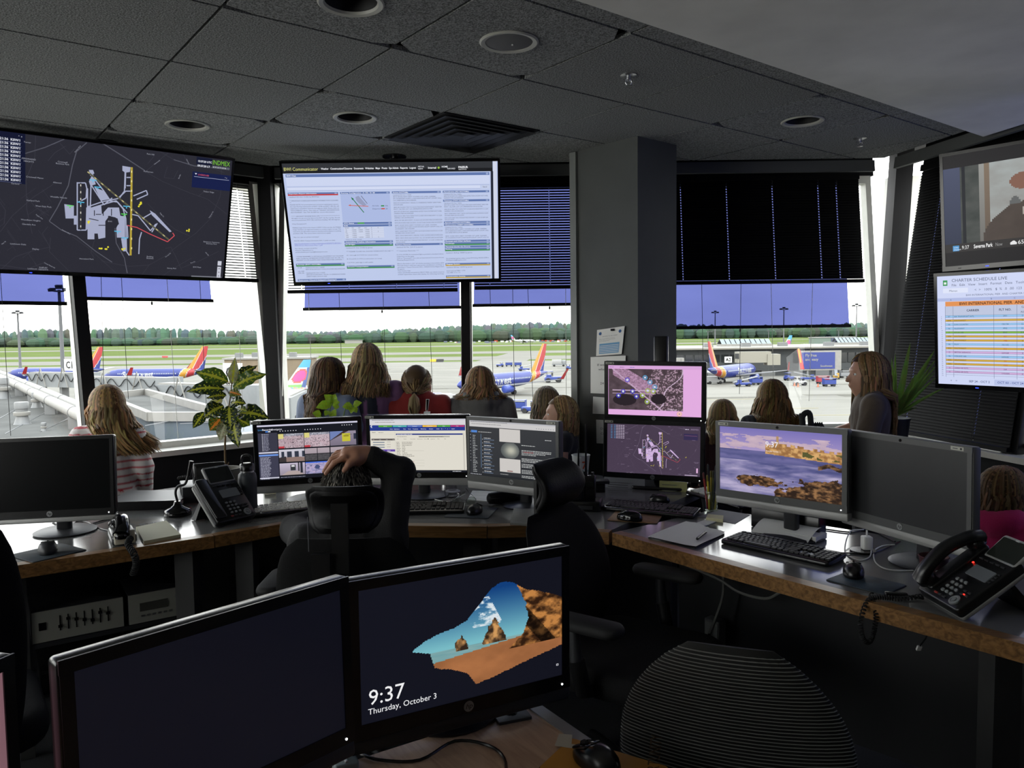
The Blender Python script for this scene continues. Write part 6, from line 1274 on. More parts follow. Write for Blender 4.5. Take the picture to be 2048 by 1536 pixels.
cb_ = thing('usb_charger', 'white charger cube in a round black desk socket', 'charger', Matrix.Translation(D(1726,1104,0))); MB().lathe([(.001,.001),(.042,.001),(.042,.008),(.001,.009)], 24, cap=False).build('socket', BLACK, cb_, True); MB().rbox(.032,.032,.045,.006,.003,M=T(.012,0,.032)).build('cube', WHITE, cb_, 40); MB().tube([(.012,0,.054),(.012,0,.075)], .003, 6).build('plug', WHITE, cb_)
gp = thing('grommet_plate', 'dark metal cable plate with a hole on the brown desk', 'plate', Matrix.Translation(atz(1022,1433,NZ)) @ RZ(.35)); 
ri = [(.014*math.cos(2*PI*k/24), .014*math.sin(2*PI*k/24)) for k in range(24)]; ro = [(max(-.036, min(.036, .07*math.cos(2*PI*k/24))), max(-.045+.016, min(.029, .07*math.sin(2*PI*k/24)))) for k in range(24)]
MB().rings([[Vector((x,y,.001)) for x,y in ro],[Vector((x,y,.007)) for x,y in ro],[Vector((x,y,.008)) for x,y in ri],[Vector((x,y,.001)) for x,y in ri]], cap=False).build('plate', BT, gp); MB().lathe([(.014,.001),(.001,.0012)], 20, cap=False).build('hole', RUBBER, gp)
gb = thing('cable_clamp', 'small pale clamp at the foot of the near monitors', 'clamp', Matrix.Translation(atz(690,1535,NZ)) @ RZ(.4)); MB().rbox(.045,.05,.018,.006,.003,M=T(0,0,.01)).build('body', mat('pale_teal', (120,134,138), .5), gb, 40); MB().tube([(0,-.02,.02),(0,.02,.02)], .003, 6).build('hinge', CHROME, gb)
st_ = thing('sticky_label', 'cream note stuck under the camera-view monitor', 'note', Matrix.Translation(atz(538,990,DZ)+Vector((0,.02,.0)))); MB().box((0,0,.012),(.055,.004,.022),RX(-.3)).build('card', mat('cream_note', (190,184,150), .8), st_); MB().box((0,-.004,.014),(.035,.001,.003),RX(-.3)).build('written_line', DARK, st_)
# under-desk rack with two pale-faced audio units
rk = thing('equipment_rack', 'open grey rack under the left desk', 'rack', Matrix.Translation((-1.585, 3.01, 0)) @ RZ(.60)); 
for x in (-.30, .30):
    for y in (-.14, .14): MB().box((x, y, .33), (.045, .03, .66)).build('post', LEGM, rk)
for z in (.20, .40): MB().box((0, .0, z), (.58, .30, .015)).build('shelf', DARK, rk)
def rackunit(label, x, w, kind):
    o = thing('audio_unit', label, 'electronics', rk.matrix_world @ T(x, -.02, .4085), 'audio units in the rack'); MB().rbox(w, .24, .115, .004, .002, M=T(0, 0, .058)).build('case', DARK, o, 40); fc = MB().box((0, -.122, .058), (w-.004, .004, .112)).build('face_plate', mat('pale_face', (150,150,142), .5), o)
    if kind == 's':
        for k in range(7): MB().box((-.06+.026*k, -.125, .062), (.004, .003, .055)).build('fader_slot', BLACK, fc); MB().box((-.06+.026*k, -.128, .05+.008*(k*3 % 4)), (.013, .006, .010)).build('fader_knob', BLACK, fc)
        MB().box((-.115, -.125, .06), (.024, .003, .028)).build('meter', BLACK, fc)
    else:
        MB().box((-.02, -.125, .062), (.10, .003, .032)).build('tape_door', mat('smoked', (70,70,66), .3), fc); MB().lathe([(.014,0),(.012,.014)], 18, M=RX(PI/2)).build('knob', MID, fc, M=T(.07,-.124,.08))
        for k in range(6): MB().box((-.06+.02*k, -.125, .028), (.012, .003, .007)).build('button', MID, fc)
rackunit('pale-faced mixer with seven faders in the rack', -.12, .30, 's'); rackunit('pale-faced tape deck with a round knob in the rack', .155, .22, 'd')
for k, (x, z, w, h) in enumerate(((-.1,.2085,.3,.09),(.16,.2085,.2,.12))): u_ = thing('audio_unit', ['black unlit amplifier on the lower shelf of the rack', 'taller black unit on the lower shelf of the rack'][k], 'electronics', rk.matrix_world @ T(x,0,z), 'audio units in the rack'); MB().rbox(w,.25,h,.004,.002,M=T(0,0,h/2)).build('case', BLACK, u_, 40); MB().box((0,-.126,h*.5),(w*.7,.003,.006)).build('vent', DARK, u_)
pc = thing('computer_tower', 'black computer tower under the left desk by the rack', 'computer', Matrix.Translation((-1.13, 3.42, 0)) @ RZ(.6)); MB().rbox(.17,.42,.40,.01,.004,M=T(0,0,.2)).build('case', BLACK, pc, 40); MB().box((0,-.212,.3),(.14,.004,.05)).build('drive_bay', DARK, pc); MB().box((.05,-.213,.36),(.01,.004,.01)).build('power_button', LEDW, pc)
# things on the desk behind: loop handle by the right window
q = aty(1612,850,3.55); q.z = 0; o = thing('loop_handle', 'black padded loop handle on a floor stand behind the ocean-picture monitor', 'handle', Matrix.Translation(q)); L_ = lambda u, v: aty(u, v, q.y)-q
MB().tube(spline([(0,0,.0), L_(1605,870), L_(1604,838), L_(1611,826), L_(1620,830), L_(1622,870), L_(1622,900)], 26), .013, 12).build('grip', RUBBER, o, True)
for k in range(6): MB().tube([L_(1618+4.2*k,852), L_(1622+4.2*k,846), L_(1626+4.2*k,856)], .006, 6).build('coil_turn', RUBBER, o, True)
fs_ = MB().lathe([(.001,.001),(.07,.001),(.07,.012),(.02,.02),(.001,.02)], 20, cap=False).build('foot', RUBBER, o)
q = aty(855,832,3.92); q.z = DZ; o = thing('strap_tag', 'black strap with white edging rising behind the web form monitor', 'strap', Matrix.Translation(q)); L_ = lambda u, v, e=0: aty(u, v, q.y-e)-q
MB().tube([(0,0,0), L_(854,840)], .006, 8).build('post', BLACK, o); MB().box(L_(854,826), (.03,.02,.012)).build('white_cap', WHITE, o); MB().add([L_(851,822), L_(856,822), L_(859,798), L_(852,798)], [(0,1,2,3)]).build('edging', WHITE, o); MB().add([L_(852.5,821,.002), L_(855,821,.002), L_(857.5,799,.002), L_(853,799,.002)], [(0,1,2,3)]).build('strap', BLACK, o)
# ================================================================== PLANTS
LEAF = mat('leaf_colours', rough=.4, vcol=True, transl=.25)
def leaf(par, base, tip, w, nrm, cfn, sag=0, fold=.15, nt=22, ns=8, name='leaf', pw=.8, shape=1.0):
    b, t = Vector(base), Vector(tip); ax = (t-b); L_ = ax.length; ax.normalize(); n = Vector(nrm); n = (n-ax*n.dot(ax)).normalized(); sd = ax.cross(n); mb = MB(); V = []
    for i in range(nt+1):
        u = i/nt; c = b.lerp(t, u)+n*(sag*math.sin(PI*u)*L_); pr = math.sin(PI*min(u**pw*.97+.03, 1))**shape
        for j in range(ns+1): s = 2*j/ns-1; V.append(c+sd*(s*w/2*pr)+n*(fold*abs(s)*w/2*pr-.006*math.sin(u*26+abs(s)*4)*abs(s)*min(w*8, 1)))
    m = ns+1; mb.v = [tuple(v) for v in V]
    for i in range(nt):
        for j in range(ns): mb.f.append((i*m+j, i*m+j+1, (i+1)*m+j+1, (i+1)*m+j)); mb.c.append(cfn((i+.5)/nt, 2*(j+.5)/ns-1))
    return mb.build(name, LEAF, par, True)
GRN, YEL, LGR, ORG, PAL = lin((32,50,24)), lin((168,170,50)), lin((66,92,30)), lin((206,120,40)), lin((150,150,116))
def croton(base=GRN, vein=YEL, k=1.0):
    def f(u, s):
        if abs(s) < .09: return vein
        q = (u*9+abs(s)*-1.3) % 1
        return vein if (q < .15 and abs(s) < .9 and u > .06) else tuple(a*(.8+.4*random.random()) for a in base)
    return f
q = atz(453,985,DZ); PY = q.y
cp = thing('potted_croton', 'potted croton with yellow-veined leaves beside the steel bottle', 'plant', Matrix.Translation(q))
MB().lathe([(.001,.002),(.045,.002),(.05,.01),(.066,.105),(.071,.108),(.071,.122),(.064,.122),(.062,.104),(.001,.10)], 28, cap=False).build('pot', mat('grey_pot', (132,130,122), .7, var=.12, vscale=20), cp, True); MB().lathe([(.062,.103),(.03,.108),(.001,.11)], 20, cap=False).build('soil', mat('soil', (40,32,26), .95), cp)
K2 = lambda x, y, dy=0: aty(180+x/5.39, 650+y/5.39, PY+dy)-q
MB().tube(spline([(0,0,.10), K2(1455,1347), K2(1462,1180), K2(1480,1000), K2(1510,800), K2(1530,620)], 18), [.006-.0002*i for i in range(19)], 8).build('stem', mat('stem_brown', (112,88,56), .8), cp, True); MB().tube([(.0,0,.11), (.02,-.01,.15)], .003, 6).build('side_shoot', MATS['stem_brown'], cp)
for (b0, b1, t0, t1, w, nn, sag, cf, dy) in ((1490,610,1135,510,.062,(.1,-1,.5),.12,croton(LGR),-.03),(1530,640,1565,345,.035,(.4,-1,.1),.05,croton(PAL,YEL),.0),(1570,600,1805,440,.05,(-.2,-1,.6),.10,croton(),.06),(1545,680,1910,530,.066,(0,-1,.7),.10,croton(LGR),-.04),(1450,690,1040,720,.058,(.1,-1,.6),.14,croton(),-.05),(1470,760,1255,790,.05,(.1,-.8,1),.08,croton(),-.02),
    (1430,780,1225,950,.035,(.6,-1,.3),.06,croton(PAL),.0),(1440,870,1222,1005,.066,(.3,-1,.7),.12,croton(),-.05),(1230,940,1108,1115,.04,(.4,-1,.2),.05,croton(),-.04),(1500,870,1520,1132,.062,(0,-1,.2),.06,croton(),-.07),(1515,850,1685,850,.05,(0,-1,.8),.12,croton(),-.05),(1590,950,1938,1010,.07,(-.1,-1,.8),.14,croton(),-.03),(1580,990,1725,1085,.05,(-.2,-1,.5),.08,croton(LGR),.03),(1545,1020,1605,1320,.058,(-.2,-1,.1),.05,croton(),-.05),
    (1410,1005,1290,1140,.055,(.3,-1,.2),.05,croton(LGR,ORG),-.02),(1455,1050,1400,1250,.044,(.2,-1,.1),.05,croton(PAL,lin((190,190,160))),-.04),(1590,900,1700,930,.03,(0,-1,.5),.05,croton(LGR,YEL),-.06),(1500,720,1640,760,.03,(0,-1,.4),.05,croton(LGR,ORG),-.06),(1480,640,1330,640,.05,(0,.4,1),.08,croton(),.08)):
    leaf(cp, K2(b0, b1), K2(t0, t1, dy), w*1.4, nn, cf, sag, nt=30, ns=12)
# pale-green plant behind the camera-view monitor
q = aty(672,832,4.0); q.z = DZ; sp_ = thing('leafy_plant', 'small bright green plant behind the camera-view monitor', 'plant', Matrix.Translation(q)); K3 = lambda x, y, dy=0: aty(560+x/6.827, 650+y/6.827, 4.0+dy)-q
MB().lathe([(.001,.002),(.05,.002),(.06,.12),(.001,.115)], 20, cap=False).build('pot', DARK, sp_, True)
for pts in ([(0,0,.11), K3(680,1240), K3(720,1060)], [(0,0,.11), K3(880,1180), K3(1000,1100)], [(0,0,.11), K3(560,1250)]): MB().tube(spline(pts, 8), .0025, 6).build('stem', mat('green_stem', (110,140,50), .6), sp_)
bg = lambda u, s: lin((190,206,60)) if abs(s) < .12 else tuple(a*(.85+.3*random.random()) for a in lin((150,182,46)))
for (b0, b1, t0, t1, w, dy) in ((720,1060,600,950,.05,-.02),(715,1050,760,940,.042,0),(720,1080,820,1060,.04,-.03),(700,1090,490,1130,.055,-.02),(700,1100,600,1040,.045,.02),(720,1100,810,1120,.04,.02),(680,1180,610,1240,.04,-.03),(700,1180,770,1240,.045,-.02),(990,1110,850,1120,.045,-.01),(1000,1100,1120,1060,.04,0),(1000,1120,970,1210,.035,-.02),(1005,1120,1050,1200,.03,0),(560,1230,440,1200,.04,-.01),(560,1240,520,1290,.03,0)):
    leaf(sp_, K3(b0, b1), K3(t0, t1, dy), w, (random.uniform(-.3,.3), -1, .6), bg, .1, .2, 12, 6)
# palm-like plant by the right corner
q = aty(1791,832,4.38); zt = q.z; q.z = 0; pm = thing('spiky_plant', 'tall spiky-leaved plant on a black stand by the right corner post', 'plant', Matrix.Translation(q)); K4 = lambda x, y, dy=0: aty(1560+x/6.02, 660+y/6.02, 4.38+dy)-q
MB().lathe([(.10,.002),(.10,.02),(.02,.03),(.02,zt-.17)], 20).build('stand', BLACK, pm, True); MB().lathe([(.001,zt-.17),(.06,zt-.17),(.075,zt-.02),(.078,zt-.02),(.078,zt-.01),(.001,zt-.03)], 24, cap=False).build('pot', DARK, pm, True)
sg_ = lambda u, s: tuple(a*(.8+.35*random.random())*(1.3 if abs(s) < .2 else 1) for a in lin((92,124,52)))
for (t0, t1, w, dy, sag) in ((1570,150,.036,0,.0),(1390,270,.022,.05,-.05),(1345,335,.022,0,-.03),(1280,360,.022,-.03,-.03),(1385,510,.018,-.05,0),(1640,520,.03,-.05,.06),(1862,240,.034,.02,.06),(1880,350,.022,-.04,.08),(1885,420,.022,.03,.05),(1870,500,.016,-.06,.08),(1890,560,.018,.02,.07),(2012,680,.018,-.03,.10),(1650,930,.016,-.06,.08),(1250,560,.018,.04,-.05)):
    leaf(pm, K4(1392, 1035), K4(t0, t1, dy), w, (-.3, -1, .5), sg_, sag, .3, 16, 4, pw=.6, shape=.7)

# ================================================================== PEOPLE
SKIN = mat('skin', (196,150,126), .5, var=.05, vscale=20); HAIR = mat('hair_strands', rough=.5, vcol=True, transl=.38, spec=.35)
CLO = mat('cloth_colours', rough=.9, vcol=True, bump=.15, bscale=220, sheen=.2)
def hair_locks(par, hc, R, length, cols, n=240, flare=.0, back=.0, front_gap=.95, tuck=None, seed=1, part=0.0, sw=.13, wave=.012, blow=(0,0), shoulder=None, curl=0, width=.0050):
    n = int(n*2.8)
    rs = random.Random(seed); mb = MB(); rx, ry, rz = R
    for k in range(n):
        ph = rs.uniform(front_gap, 2*PI-front_gap)-PI/2+PI     # measured from the face (+y)
        a = ph-PI/2; fx, fy = math.sin(a+PI/2)*0, 0
        dx, dy = math.cos(ph+PI/2-PI/2), math.sin(ph)
        ang = rs.uniform(front_gap, 2*PI-front_gap); dx, dy = math.sin(ang), math.cos(ang)
        lay = rs.uniform(1.03, 1.14); pts = []; th0 = rs.uniform(.05, .55); fr = max(0, .5-abs(ang if ang < PI else 2*PI-ang)+front_gap) if ang < front_gap+.5 or ang > 2*PI-front_gap-.5 else 0; sgn = 1 if ang < PI else -1; L_ = length*rs.uniform(.82, 1.06); te = 1.55+.25*rs.random()
        for i in range(6):
            th = th0+(te-th0)*i/5; aa = ang-sgn*fr*1.5*(1-i/5)**1.3; pts.append(Vector((hc[0]+part*.02*(1-i/5)+rx*lay*math.sin(th)*math.sin(aa), hc[1]+ry*lay*math.sin(th)*math.cos(aa), hc[2]+rz*lay*math.cos(th))))
        p = pts[-1]; drop = p.z-(hc[2]-L_); m = 8; w0 = rs.uniform(-1, 1)*wave; w1 = rs.uniform(0, 6)
        if drop > .02:
            for i in range(1, m+1):
                f = i/m; q = p+Vector((dx*(flare*f+.01*f)+w0*math.sin(f*5+w1)+blow[0]*f*f, dy*(flare*f)+w0*math.cos(f*4+w1)*.6-back*f+blow[1]*f*f, -drop*f))
                if curl and f > .6: q += Vector((dx*curl*(f-.6)*2.2, 0, curl*(f-.6)**2*3))
                if shoulder is not None and q.z < shoulder+.02:
                    md = .112
                    if q.y > -md and abs(q.x) < sw+.03 and dy < .3: q.y = -md*(.9+.2*rs.random())*(1-(q.x/(sw+.06))**2*.5)
                pts.append(q)
        c = rs.random(); col = tuple((a_*(1-c)+b_*c)*rs.uniform(.82, 1.15) for a_, b_ in zip(lin(cols[0]), lin(cols[1])))
        w = width*rs.uniform(.7, 1.3); nn = len(pts); mb.tube(pts, [w*(.35 if i == 0 else 1 if i < nn-3 else .75 if i == nn-3 else .5 if i == nn-2 else .15) for i in range(nn)], 5, True, col, flat=.45)
    # scalp cap under the locks
    capv = []; N = 20
    def capr(th): return [Vector((hc[0]+rx*1.045*math.sin(th)*math.sin(a), hc[1]+ry*1.045*math.sin(th)*math.cos(a), hc[2]+rz*1.045*math.cos(th))) for a in (front_gap+(2*PI-2*front_gap)*j/N for j in range(N+1))]
    mb.rings([capr(.02)]+[capr(.2+1.75*i/8) for i in range(9)], cap=False, closed=False, col=lin(cols[0]))
    tpv = [[Vector((hc[0]+rx*1.045*math.sin(th)*math.sin(a), hc[1]+ry*1.045*math.sin(th)*math.cos(a), hc[2]+rz*1.045*math.cos(th))) for a in (2*PI*j/N for j in range(N))] for th in (.02,.25,.5,.72,.9,1.02)]
    mb.rings(tpv, cap=False, col=lin(cols[0]))
    return mb.build('hair', HAIR, par, True)
def eyes(par, hc, s):
    for k in (-1, 1):
        e = MB().ell((0,0,0),(.011*s,.009*s,.009*s)).build('eye', WHITE, par, True, M=T(hc[0]+k*.030*s, hc[1]+.080*s, hc[2]-.002)); MB().ell((0,.006*s,0),(.005*s,.005*s,.005*s)).build('iris', mat('iris_brown', (60,42,30), .2), e, True)
def head_prims(hc, s, yaw=0):
    R_ = RZ(yaw); P = lambda x, y, z: tuple(Vector(hc)+R_ @ Vector((x*s, y*s, z*s)))
    return [('e', P(0,-.006,.018), (.074*s,.092*s,.088*s), 0, 0, .02, False, yaw), ('e', P(0,.022,-.04), (.058*s,.066*s,.066*s), 0, 0, .03, False, yaw), ('e', P(0,.052,-.085), (.026*s,.022*s,.022*s), 0, 0, .03, False, yaw),
            ('c', P(0,.086,.0), P(0,.104,-.028), .008*s, .0125*s, .012), ('e', P(0,.087,-.052), (.018*s,.012*s,.006*s), 0, 0, .008, False, yaw), ('e', P(0,.085,-.063), (.016*s,.012*s,.006*s), 0, 0, .008, False, yaw), ('e', P(0,.078,.026), (.045*s,.014*s,.011*s), 0, 0, .012, False, yaw),
            ('e', P(-.076,-.004,-.012), (.011*s,.020*s,.030*s), 0, 0, .006, False, yaw), ('e', P(.076,-.004,-.012), (.011*s,.020*s,.030*s), 0, 0, .006, False, yaw)]
def hand_prims(w, d, side, s=1.0):
    """w: wrist, d: pointing direction; five separate slightly curled fingers"""
    w, d = Vector(w), Vector(d).normalized(); x = Vector((1,0,0)) if abs(d.x) < .8 else Vector((0,1,0)); lat = d.cross(Vector((0,1,0)) if abs(d.y) < .8 else Vector((1,0,0))).normalized(); up = lat.cross(d); o = [('c', w, w+d*.05*s, .020*s, .026*s, .02)]
    for k, l in enumerate((.058,.066,.062,.05)):
        b = w+d*.062*s+lat*((k-1.5)*.0175*s); m = b+d*l*.5*s+up*.004*s; e = b+d*l*.92*s+up*.018*s; o += [('c', b-d*.01*s, m, .0085*s, .008*s, .008), ('c', m, e, .008*s, .0068*s, .006)]
    t0 = w+d*.02*s+lat*(.026*s*side); t1 = t0+d*.026*s+lat*(.016*s*side)+up*.01*s; o += [('c', t0, t1, .010*s, .0095*s, .01), ('c', t1, t1+d*.026*s+up*.008*s, .0092*s, .0075*s, .006)]; return [tuple([p[0]]+[tuple(v) if isinstance(v, Vector) else v for v in p[1:]]) for p in o]
def person(label, u, vtop, Y, yaw, shirt, trouser, hair, H=None, head_yaw=0, sleeve='short', res=.0095, arms=None, hood=False, colfn=None, sh=.225, neck_dz=0, wide=1.0, seated=None, lean=0, extra=None, skin=None):
    p = aty(u, vtop, Y); Ht = p.z; feet = Vector((p.x, p.y, 0)); o = thing('person', label, 'person', Matrix.Translation(feet) @ RZ(yaw), 'visitors at the windows'); M = Ht-.015
    H = H or M; s = (H/1.4)**.45; hh = .215*s; hc = (0, .012, M-.108*s); zs = M-sh*s; sw = H*.112*wide; zh = M-H*.50; sc = H/1.4
    legz = 0 if seated is None else None
    body = head_prims(hc, s, head_yaw)+[('c', (0,-.01,hc[2]-.07*s), (0,-.012,zs+.005), .040*s, .045*s, .03), ('e', (0,-.005,zs-.09*sc), (sw*.84,.08*sc,.15*sc), 0, 0, .03), ('e', (0,0,zh+.06*sc), (sw*.80,.08*sc,.15*sc), 0, 0, .05)]
    A = arms or [[(-sw-.035, .0, zs-.20*sc), (-sw-.02, .10, zs-.37*sc)], [(sw+.035, .0, zs-.20*sc), (sw+.02, .10, zs-.37*sc)]]
    for k, (el, wr) in enumerate(A):
        sd = -1 if k == 0 else 1; sh = (sd*sw, -.005, zs-.03*sc); body += [('c', sh, el, .040*sc, .033*sc, .02), ('c', el, wr, .033*sc, .022*sc, .012)]+hand_prims(wr, Vector(wr)-Vector(el), -sd, sc*.95)
    for sd in (-1, 1):
        if seated is None: body += [('c', (sd*.065*sc,0,zh), (sd*.07*sc,.01,zh*.52), .068*sc, .046*sc, .02), ('c', (sd*.07*sc,.01,zh*.52), (sd*.072*sc,-.005,.06), .046*sc, .032*sc, .01), ('c', (sd*.072*sc,-.01,.045), (sd*.08*sc,.10*sc,.03), .03*sc, .024*sc, .01)]
        else: body += [('c', (sd*.07*sc,0,seated+.07), (sd*.08*sc,.30*sc,seated+.06), .068*sc, .05*sc, .02), ('c', (sd*.08*sc,.30*sc,seated+.06), (sd*.08*sc,.30*sc,.06), .046*sc, .032*sc, .01), ('c', (sd*.08*sc,.29*sc,.045), (sd*.085*sc,.40*sc,.03), .03*sc, .024*sc, .01)]
    sdf_obj('body', body, res, SKIN, o)
    z0 = zh+.02 if seated is None else seated+.09
    cl = [('e', (0,-.008,zs-.09*sc), (sw*.96,.098*sc,.155*sc), 0, 0, .04), ('e', (0,0,(zs+z0)/2-.05), (sw*.95,.10*sc,.17*sc), 0, 0, .06), ('e', (0,0,z0+.05), (sw*.98,.105*sc,.10*sc), 0, 0, .06), ('c', (-sw*.9,-.008,zs-.035*sc), (sw*.9,-.008,zs-.035*sc), .05*sc, .05*sc, .04), ('c', (-.045*sc,-.01,zs+.005), (.045*sc,-.01,zs+.005), .045*sc, .045*sc, .03)]
    for k, (el, wr) in enumerate(A):
        sd = -1 if k == 0 else 1; sh = Vector((sd*sw, -.005, zs-.03*sc)); e = Vector(el)
        if sleeve == 'long': cl += [('c', tuple(sh), el, .055*sc, .047*sc, .03), ('c', el, tuple(Vector(el).lerp(Vector(wr), .95)), .047*sc, .036*sc, .02)]
        elif sleeve == 'short': cl += [('c', tuple(sh), tuple(sh.lerp(e, .75)), .057*sc, .056*sc, .03)]
        else: cl += [('c', tuple(sh), tuple(sh.lerp(e, .25)), .052*sc, .05*sc, .03)]
    if hood: cl += [('e', (0,-.075,zs+.015), (.105*sc,.05*sc,.06*sc), 0, 0, .03), ('e', (-.06,-.03,zs+.03), (.05,.06,.045), 0, 0, .03), ('e', (.06,-.03,zs+.03), (.05,.06,.045), 0, 0, .03)]
    f = colfn or (lambda V: np.broadcast_to(np.array(lin(shirt)), (len(V), 3)))
    sdf_obj('jacket' if hood or sleeve == 'long' else 'shirt', cl, res, CLO, o, colfn=f, fold=.016)
    tr = [('e', (0,0,z0-.02), (sw*.9,.095*sc,.10*sc), 0, 0, .04)]
    for sd in (-1, 1):
        if seated is None: tr += [('c', (sd*.067*sc,0,zh), (sd*.07*sc,.01,zh*.52), .08*sc, .06*sc, .03), ('c', (sd*.07*sc,.01,zh*.52), (sd*.072*sc,-.005,.10), .06*sc, .05*sc, .02)]
        else: tr += [('c', (sd*.07*sc,0,seated+.07), (sd*.08*sc,.30*sc,seated+.06), .08*sc, .062*sc, .03), ('c', (sd*.08*sc,.30*sc,seated+.06), (sd*.08*sc,.30*sc,.10), .06*sc, .05*sc, .02)]
    sdf_obj('trousers', tr, .014, CLO, o, colfn=lambda V: np.broadcast_to(np.array(lin(trouser)), (len(V), 3)))
    fy = 0 if seated is None else .30*sc
    for sd in (-1, 1): MB().ell((sd*.078*sc, fy+.045*sc, .038), (.042*sc, .105*sc, .037), 14, 8).build('shoe', mat('sneaker', (60,58,60), .7), o, True)
    hd = bpy.data.objects.new('head_turn', None) if False else None
    hk = dict(hair); kind = hk.pop('kind', 'long'); Rr = (.076*s, .094*s, .092*s); c0 = (hc[0], hc[1]-.004, hc[2]+.018*s)
    hm = T(*c0) @ RZ(head_yaw)
    if kind == 'long': h = hair_locks(o, (0,0,0), Rr, shoulder=(zs-c0[2]) if hk.get('over', True) else None, sw=sw, **{k: v for k, v in hk.items() if k != 'over'}); h.matrix_basis = hm
    else: h = ponytail(o, Rr, s, **hk); h.matrix_basis = hm
    e_ = T(*hc) @ RZ(head_yaw)
    for k in (-1, 1):
        e = MB().ell((0,0,0),(.012*s,.010*s,.009*s)).build('eye', WHITE, o, True, M=e_ @ T(k*.030*s, .072*s, .004)); MB().ell((0,.006*s,0),(.0055*s,.005*s,.0055*s)).build('iris', mat('iris_brown', (60,42,30), .2), e, True)
    return o
def ponytail(par, R, s, cols, n=200, seed=2):
    rs = random.Random(seed); mb = MB(); rx, ry, rz = R; tie = Vector((0, -ry*1.05, -rz*.62))
    for k in range(n):
        a = rs.uniform(0, 2*PI); th = rs.uniform(.75, 1.5) if math.cos(a) > -.2 else rs.uniform(1.3, 2.1); d = Vector((rx*math.sin(th)*math.sin(a), ry*math.sin(th)*math.cos(a), rz*math.cos(th))); pts = []
        for i in range(8):
            f = i/7; q = d.lerp(tie, f); r_ = Vector((q.x/rx, q.y/ry, q.z/rz)); l = max(r_.length, .2); lift = 1.05+.03*rs.random()
            q = Vector((q.x/l*lift, q.y/l*lift, q.z/l*lift)) if f < .97 else tie; pts.append(q)
        c = rs.random(); col = tuple((x*(1-c)+y*c)*rs.uniform(.8, 1.15) for x, y in zip(lin(cols[0]), lin(cols[1]))); mb.tube(pts, [.004]+[.009]*6+[.004], 5, True, col, flat=.5)
    for k in range(46):
        a = rs.uniform(0, 2*PI); r = rs.uniform(0, .028); l = rs.uniform(.10, .15)*s; c = rs.random(); col = tuple((x*(1-c)+y*c)*rs.uniform(.8, 1.15) for x, y in zip(lin(cols[0]), lin(cols[1])))
        mb.tube([tie+Vector((0,-.01,.0)), tie+Vector((r*math.cos(a)*.8, -.022+r*math.sin(a)*.5, -.03)), tie+Vector((r*math.cos(a)*1.1, -.02+r*math.sin(a)*.5, -l*.6)), tie+Vector((r*math.cos(a)*.5, -.012, -l))], [.004,.008,.008,.002], 5, True, col)
    mb.ell((0,-.006,.008),(rx*1.03,ry*1.0,rz*1.02),18,10,col=lin(cols[0])); h = mb.build('hair', HAIR, par, True); t = MB().lathe([(.012,-.006),(.014,0),(.012,.006)], 14).build('hair_tie', BLACK, h, M=T(*tie)); return h
def stripes(base, ln, per, w, axis=2):
    def f(V): m = (V[:, axis] % per) < w; return np.where(m[:, None], np.array(lin(ln)), np.array(lin(base)))
    return f
BLOND = ((96,70,44), (190,156,108)); BROWN = ((44,30,22), (104,76,50)); DBL = ((72,56,40), (156,128,92)); ASH = ((90,76,58), (170,146,110))
person('person with long wavy light-brown hair and a red-striped white top at the left windows', 212, 768, 4.02, .25, (200,194,190), (60,62,80), dict(cols=((92,68,42), (206,168,112)), length=.25, n=300, seed=3, blow=(.12,-.02), flare=.02, wave=.022, width=.0062), head_yaw=.35, colfn=stripes((206,200,198), (170,40,56), .036, .0095), H=1.38, sleeve='long', wide=.82)
person('person with long dark straight hair and a grey-blue shirt, leaning toward the purple shirt', 655, 713, 4.40, -.5, (112,124,150), (50,54,70), dict(cols=((46,31,22), (138,104,70)), length=.28, n=300, seed=4, flare=.02, back=.0, blow=(-.05,0)), head_yaw=-.35, H=1.36)
def purple(V):
    c = np.broadcast_to(np.array(lin((124,84,124))), (len(V), 3)).copy(); z = V[:, 2]; zt = z.max(); m = (V[:, 1] < 0) & (np.abs(np.abs(V[:, 0])-.012-(zt-z)*.14) < .028) & (zt-z < .26); c[m] = lin((38,42,56)); return c
person('tall person in a purple shirt with dark straps and shoulder-length light-brown hair', 733, 685, 4.42, .05, (124,84,124), (38,42,56), dict(cols=((84,64,42), (206,172,124)), length=.19, n=300, seed=5, flare=.03, wave=.018), H=1.45, colfn=purple)
person('person in a red shirt with a blond ponytail', 832, 728, 4.42, 0, (150,40,38), (60,60,72), dict(kind='pony', cols=((104,82,56), (208,178,134)), seed=6), H=1.32, sh=.19)
person('person in a grey hooded jacket with a shoulder-length bob', 960, 731, 4.45, .05, (104,102,100), (50,50,58), dict(cols=((80,60,40), (196,156,108)), length=.095, n=260, seed=7, flare=.035, curl=.03, over=False), H=1.33, sh=.195, hood=True, sleeve='long')
person('person with straight grey-brown hair, half hidden behind the profile child', 1093, 771, 4.60, .1, (86,70,66), (50,50,58), dict(cols=((84,70,52), (160,138,108)), length=.16, n=240, seed=8), H=1.24, wide=.85)
person('young person in profile with fair hair and a dark short-sleeved top beside the column', 1126, 789, 4.38, PI/2-.1, (46,44,46), (50,50,58), dict(cols=((120,92,58), (224,188,132)), length=.13, n=240, seed=9, front_gap=1.4, over=False), H=1.12, head_yaw=.0, sleeve='cap', res=.008)
person('small person with fair hair and a dark red top right of the column', 1446, 797, 4.45, -.05, (56,26,30), (44,44,50), dict(cols=((112,90,58), (220,186,130)), length=.15, n=260, seed=10), H=1.10, sleeve='long')
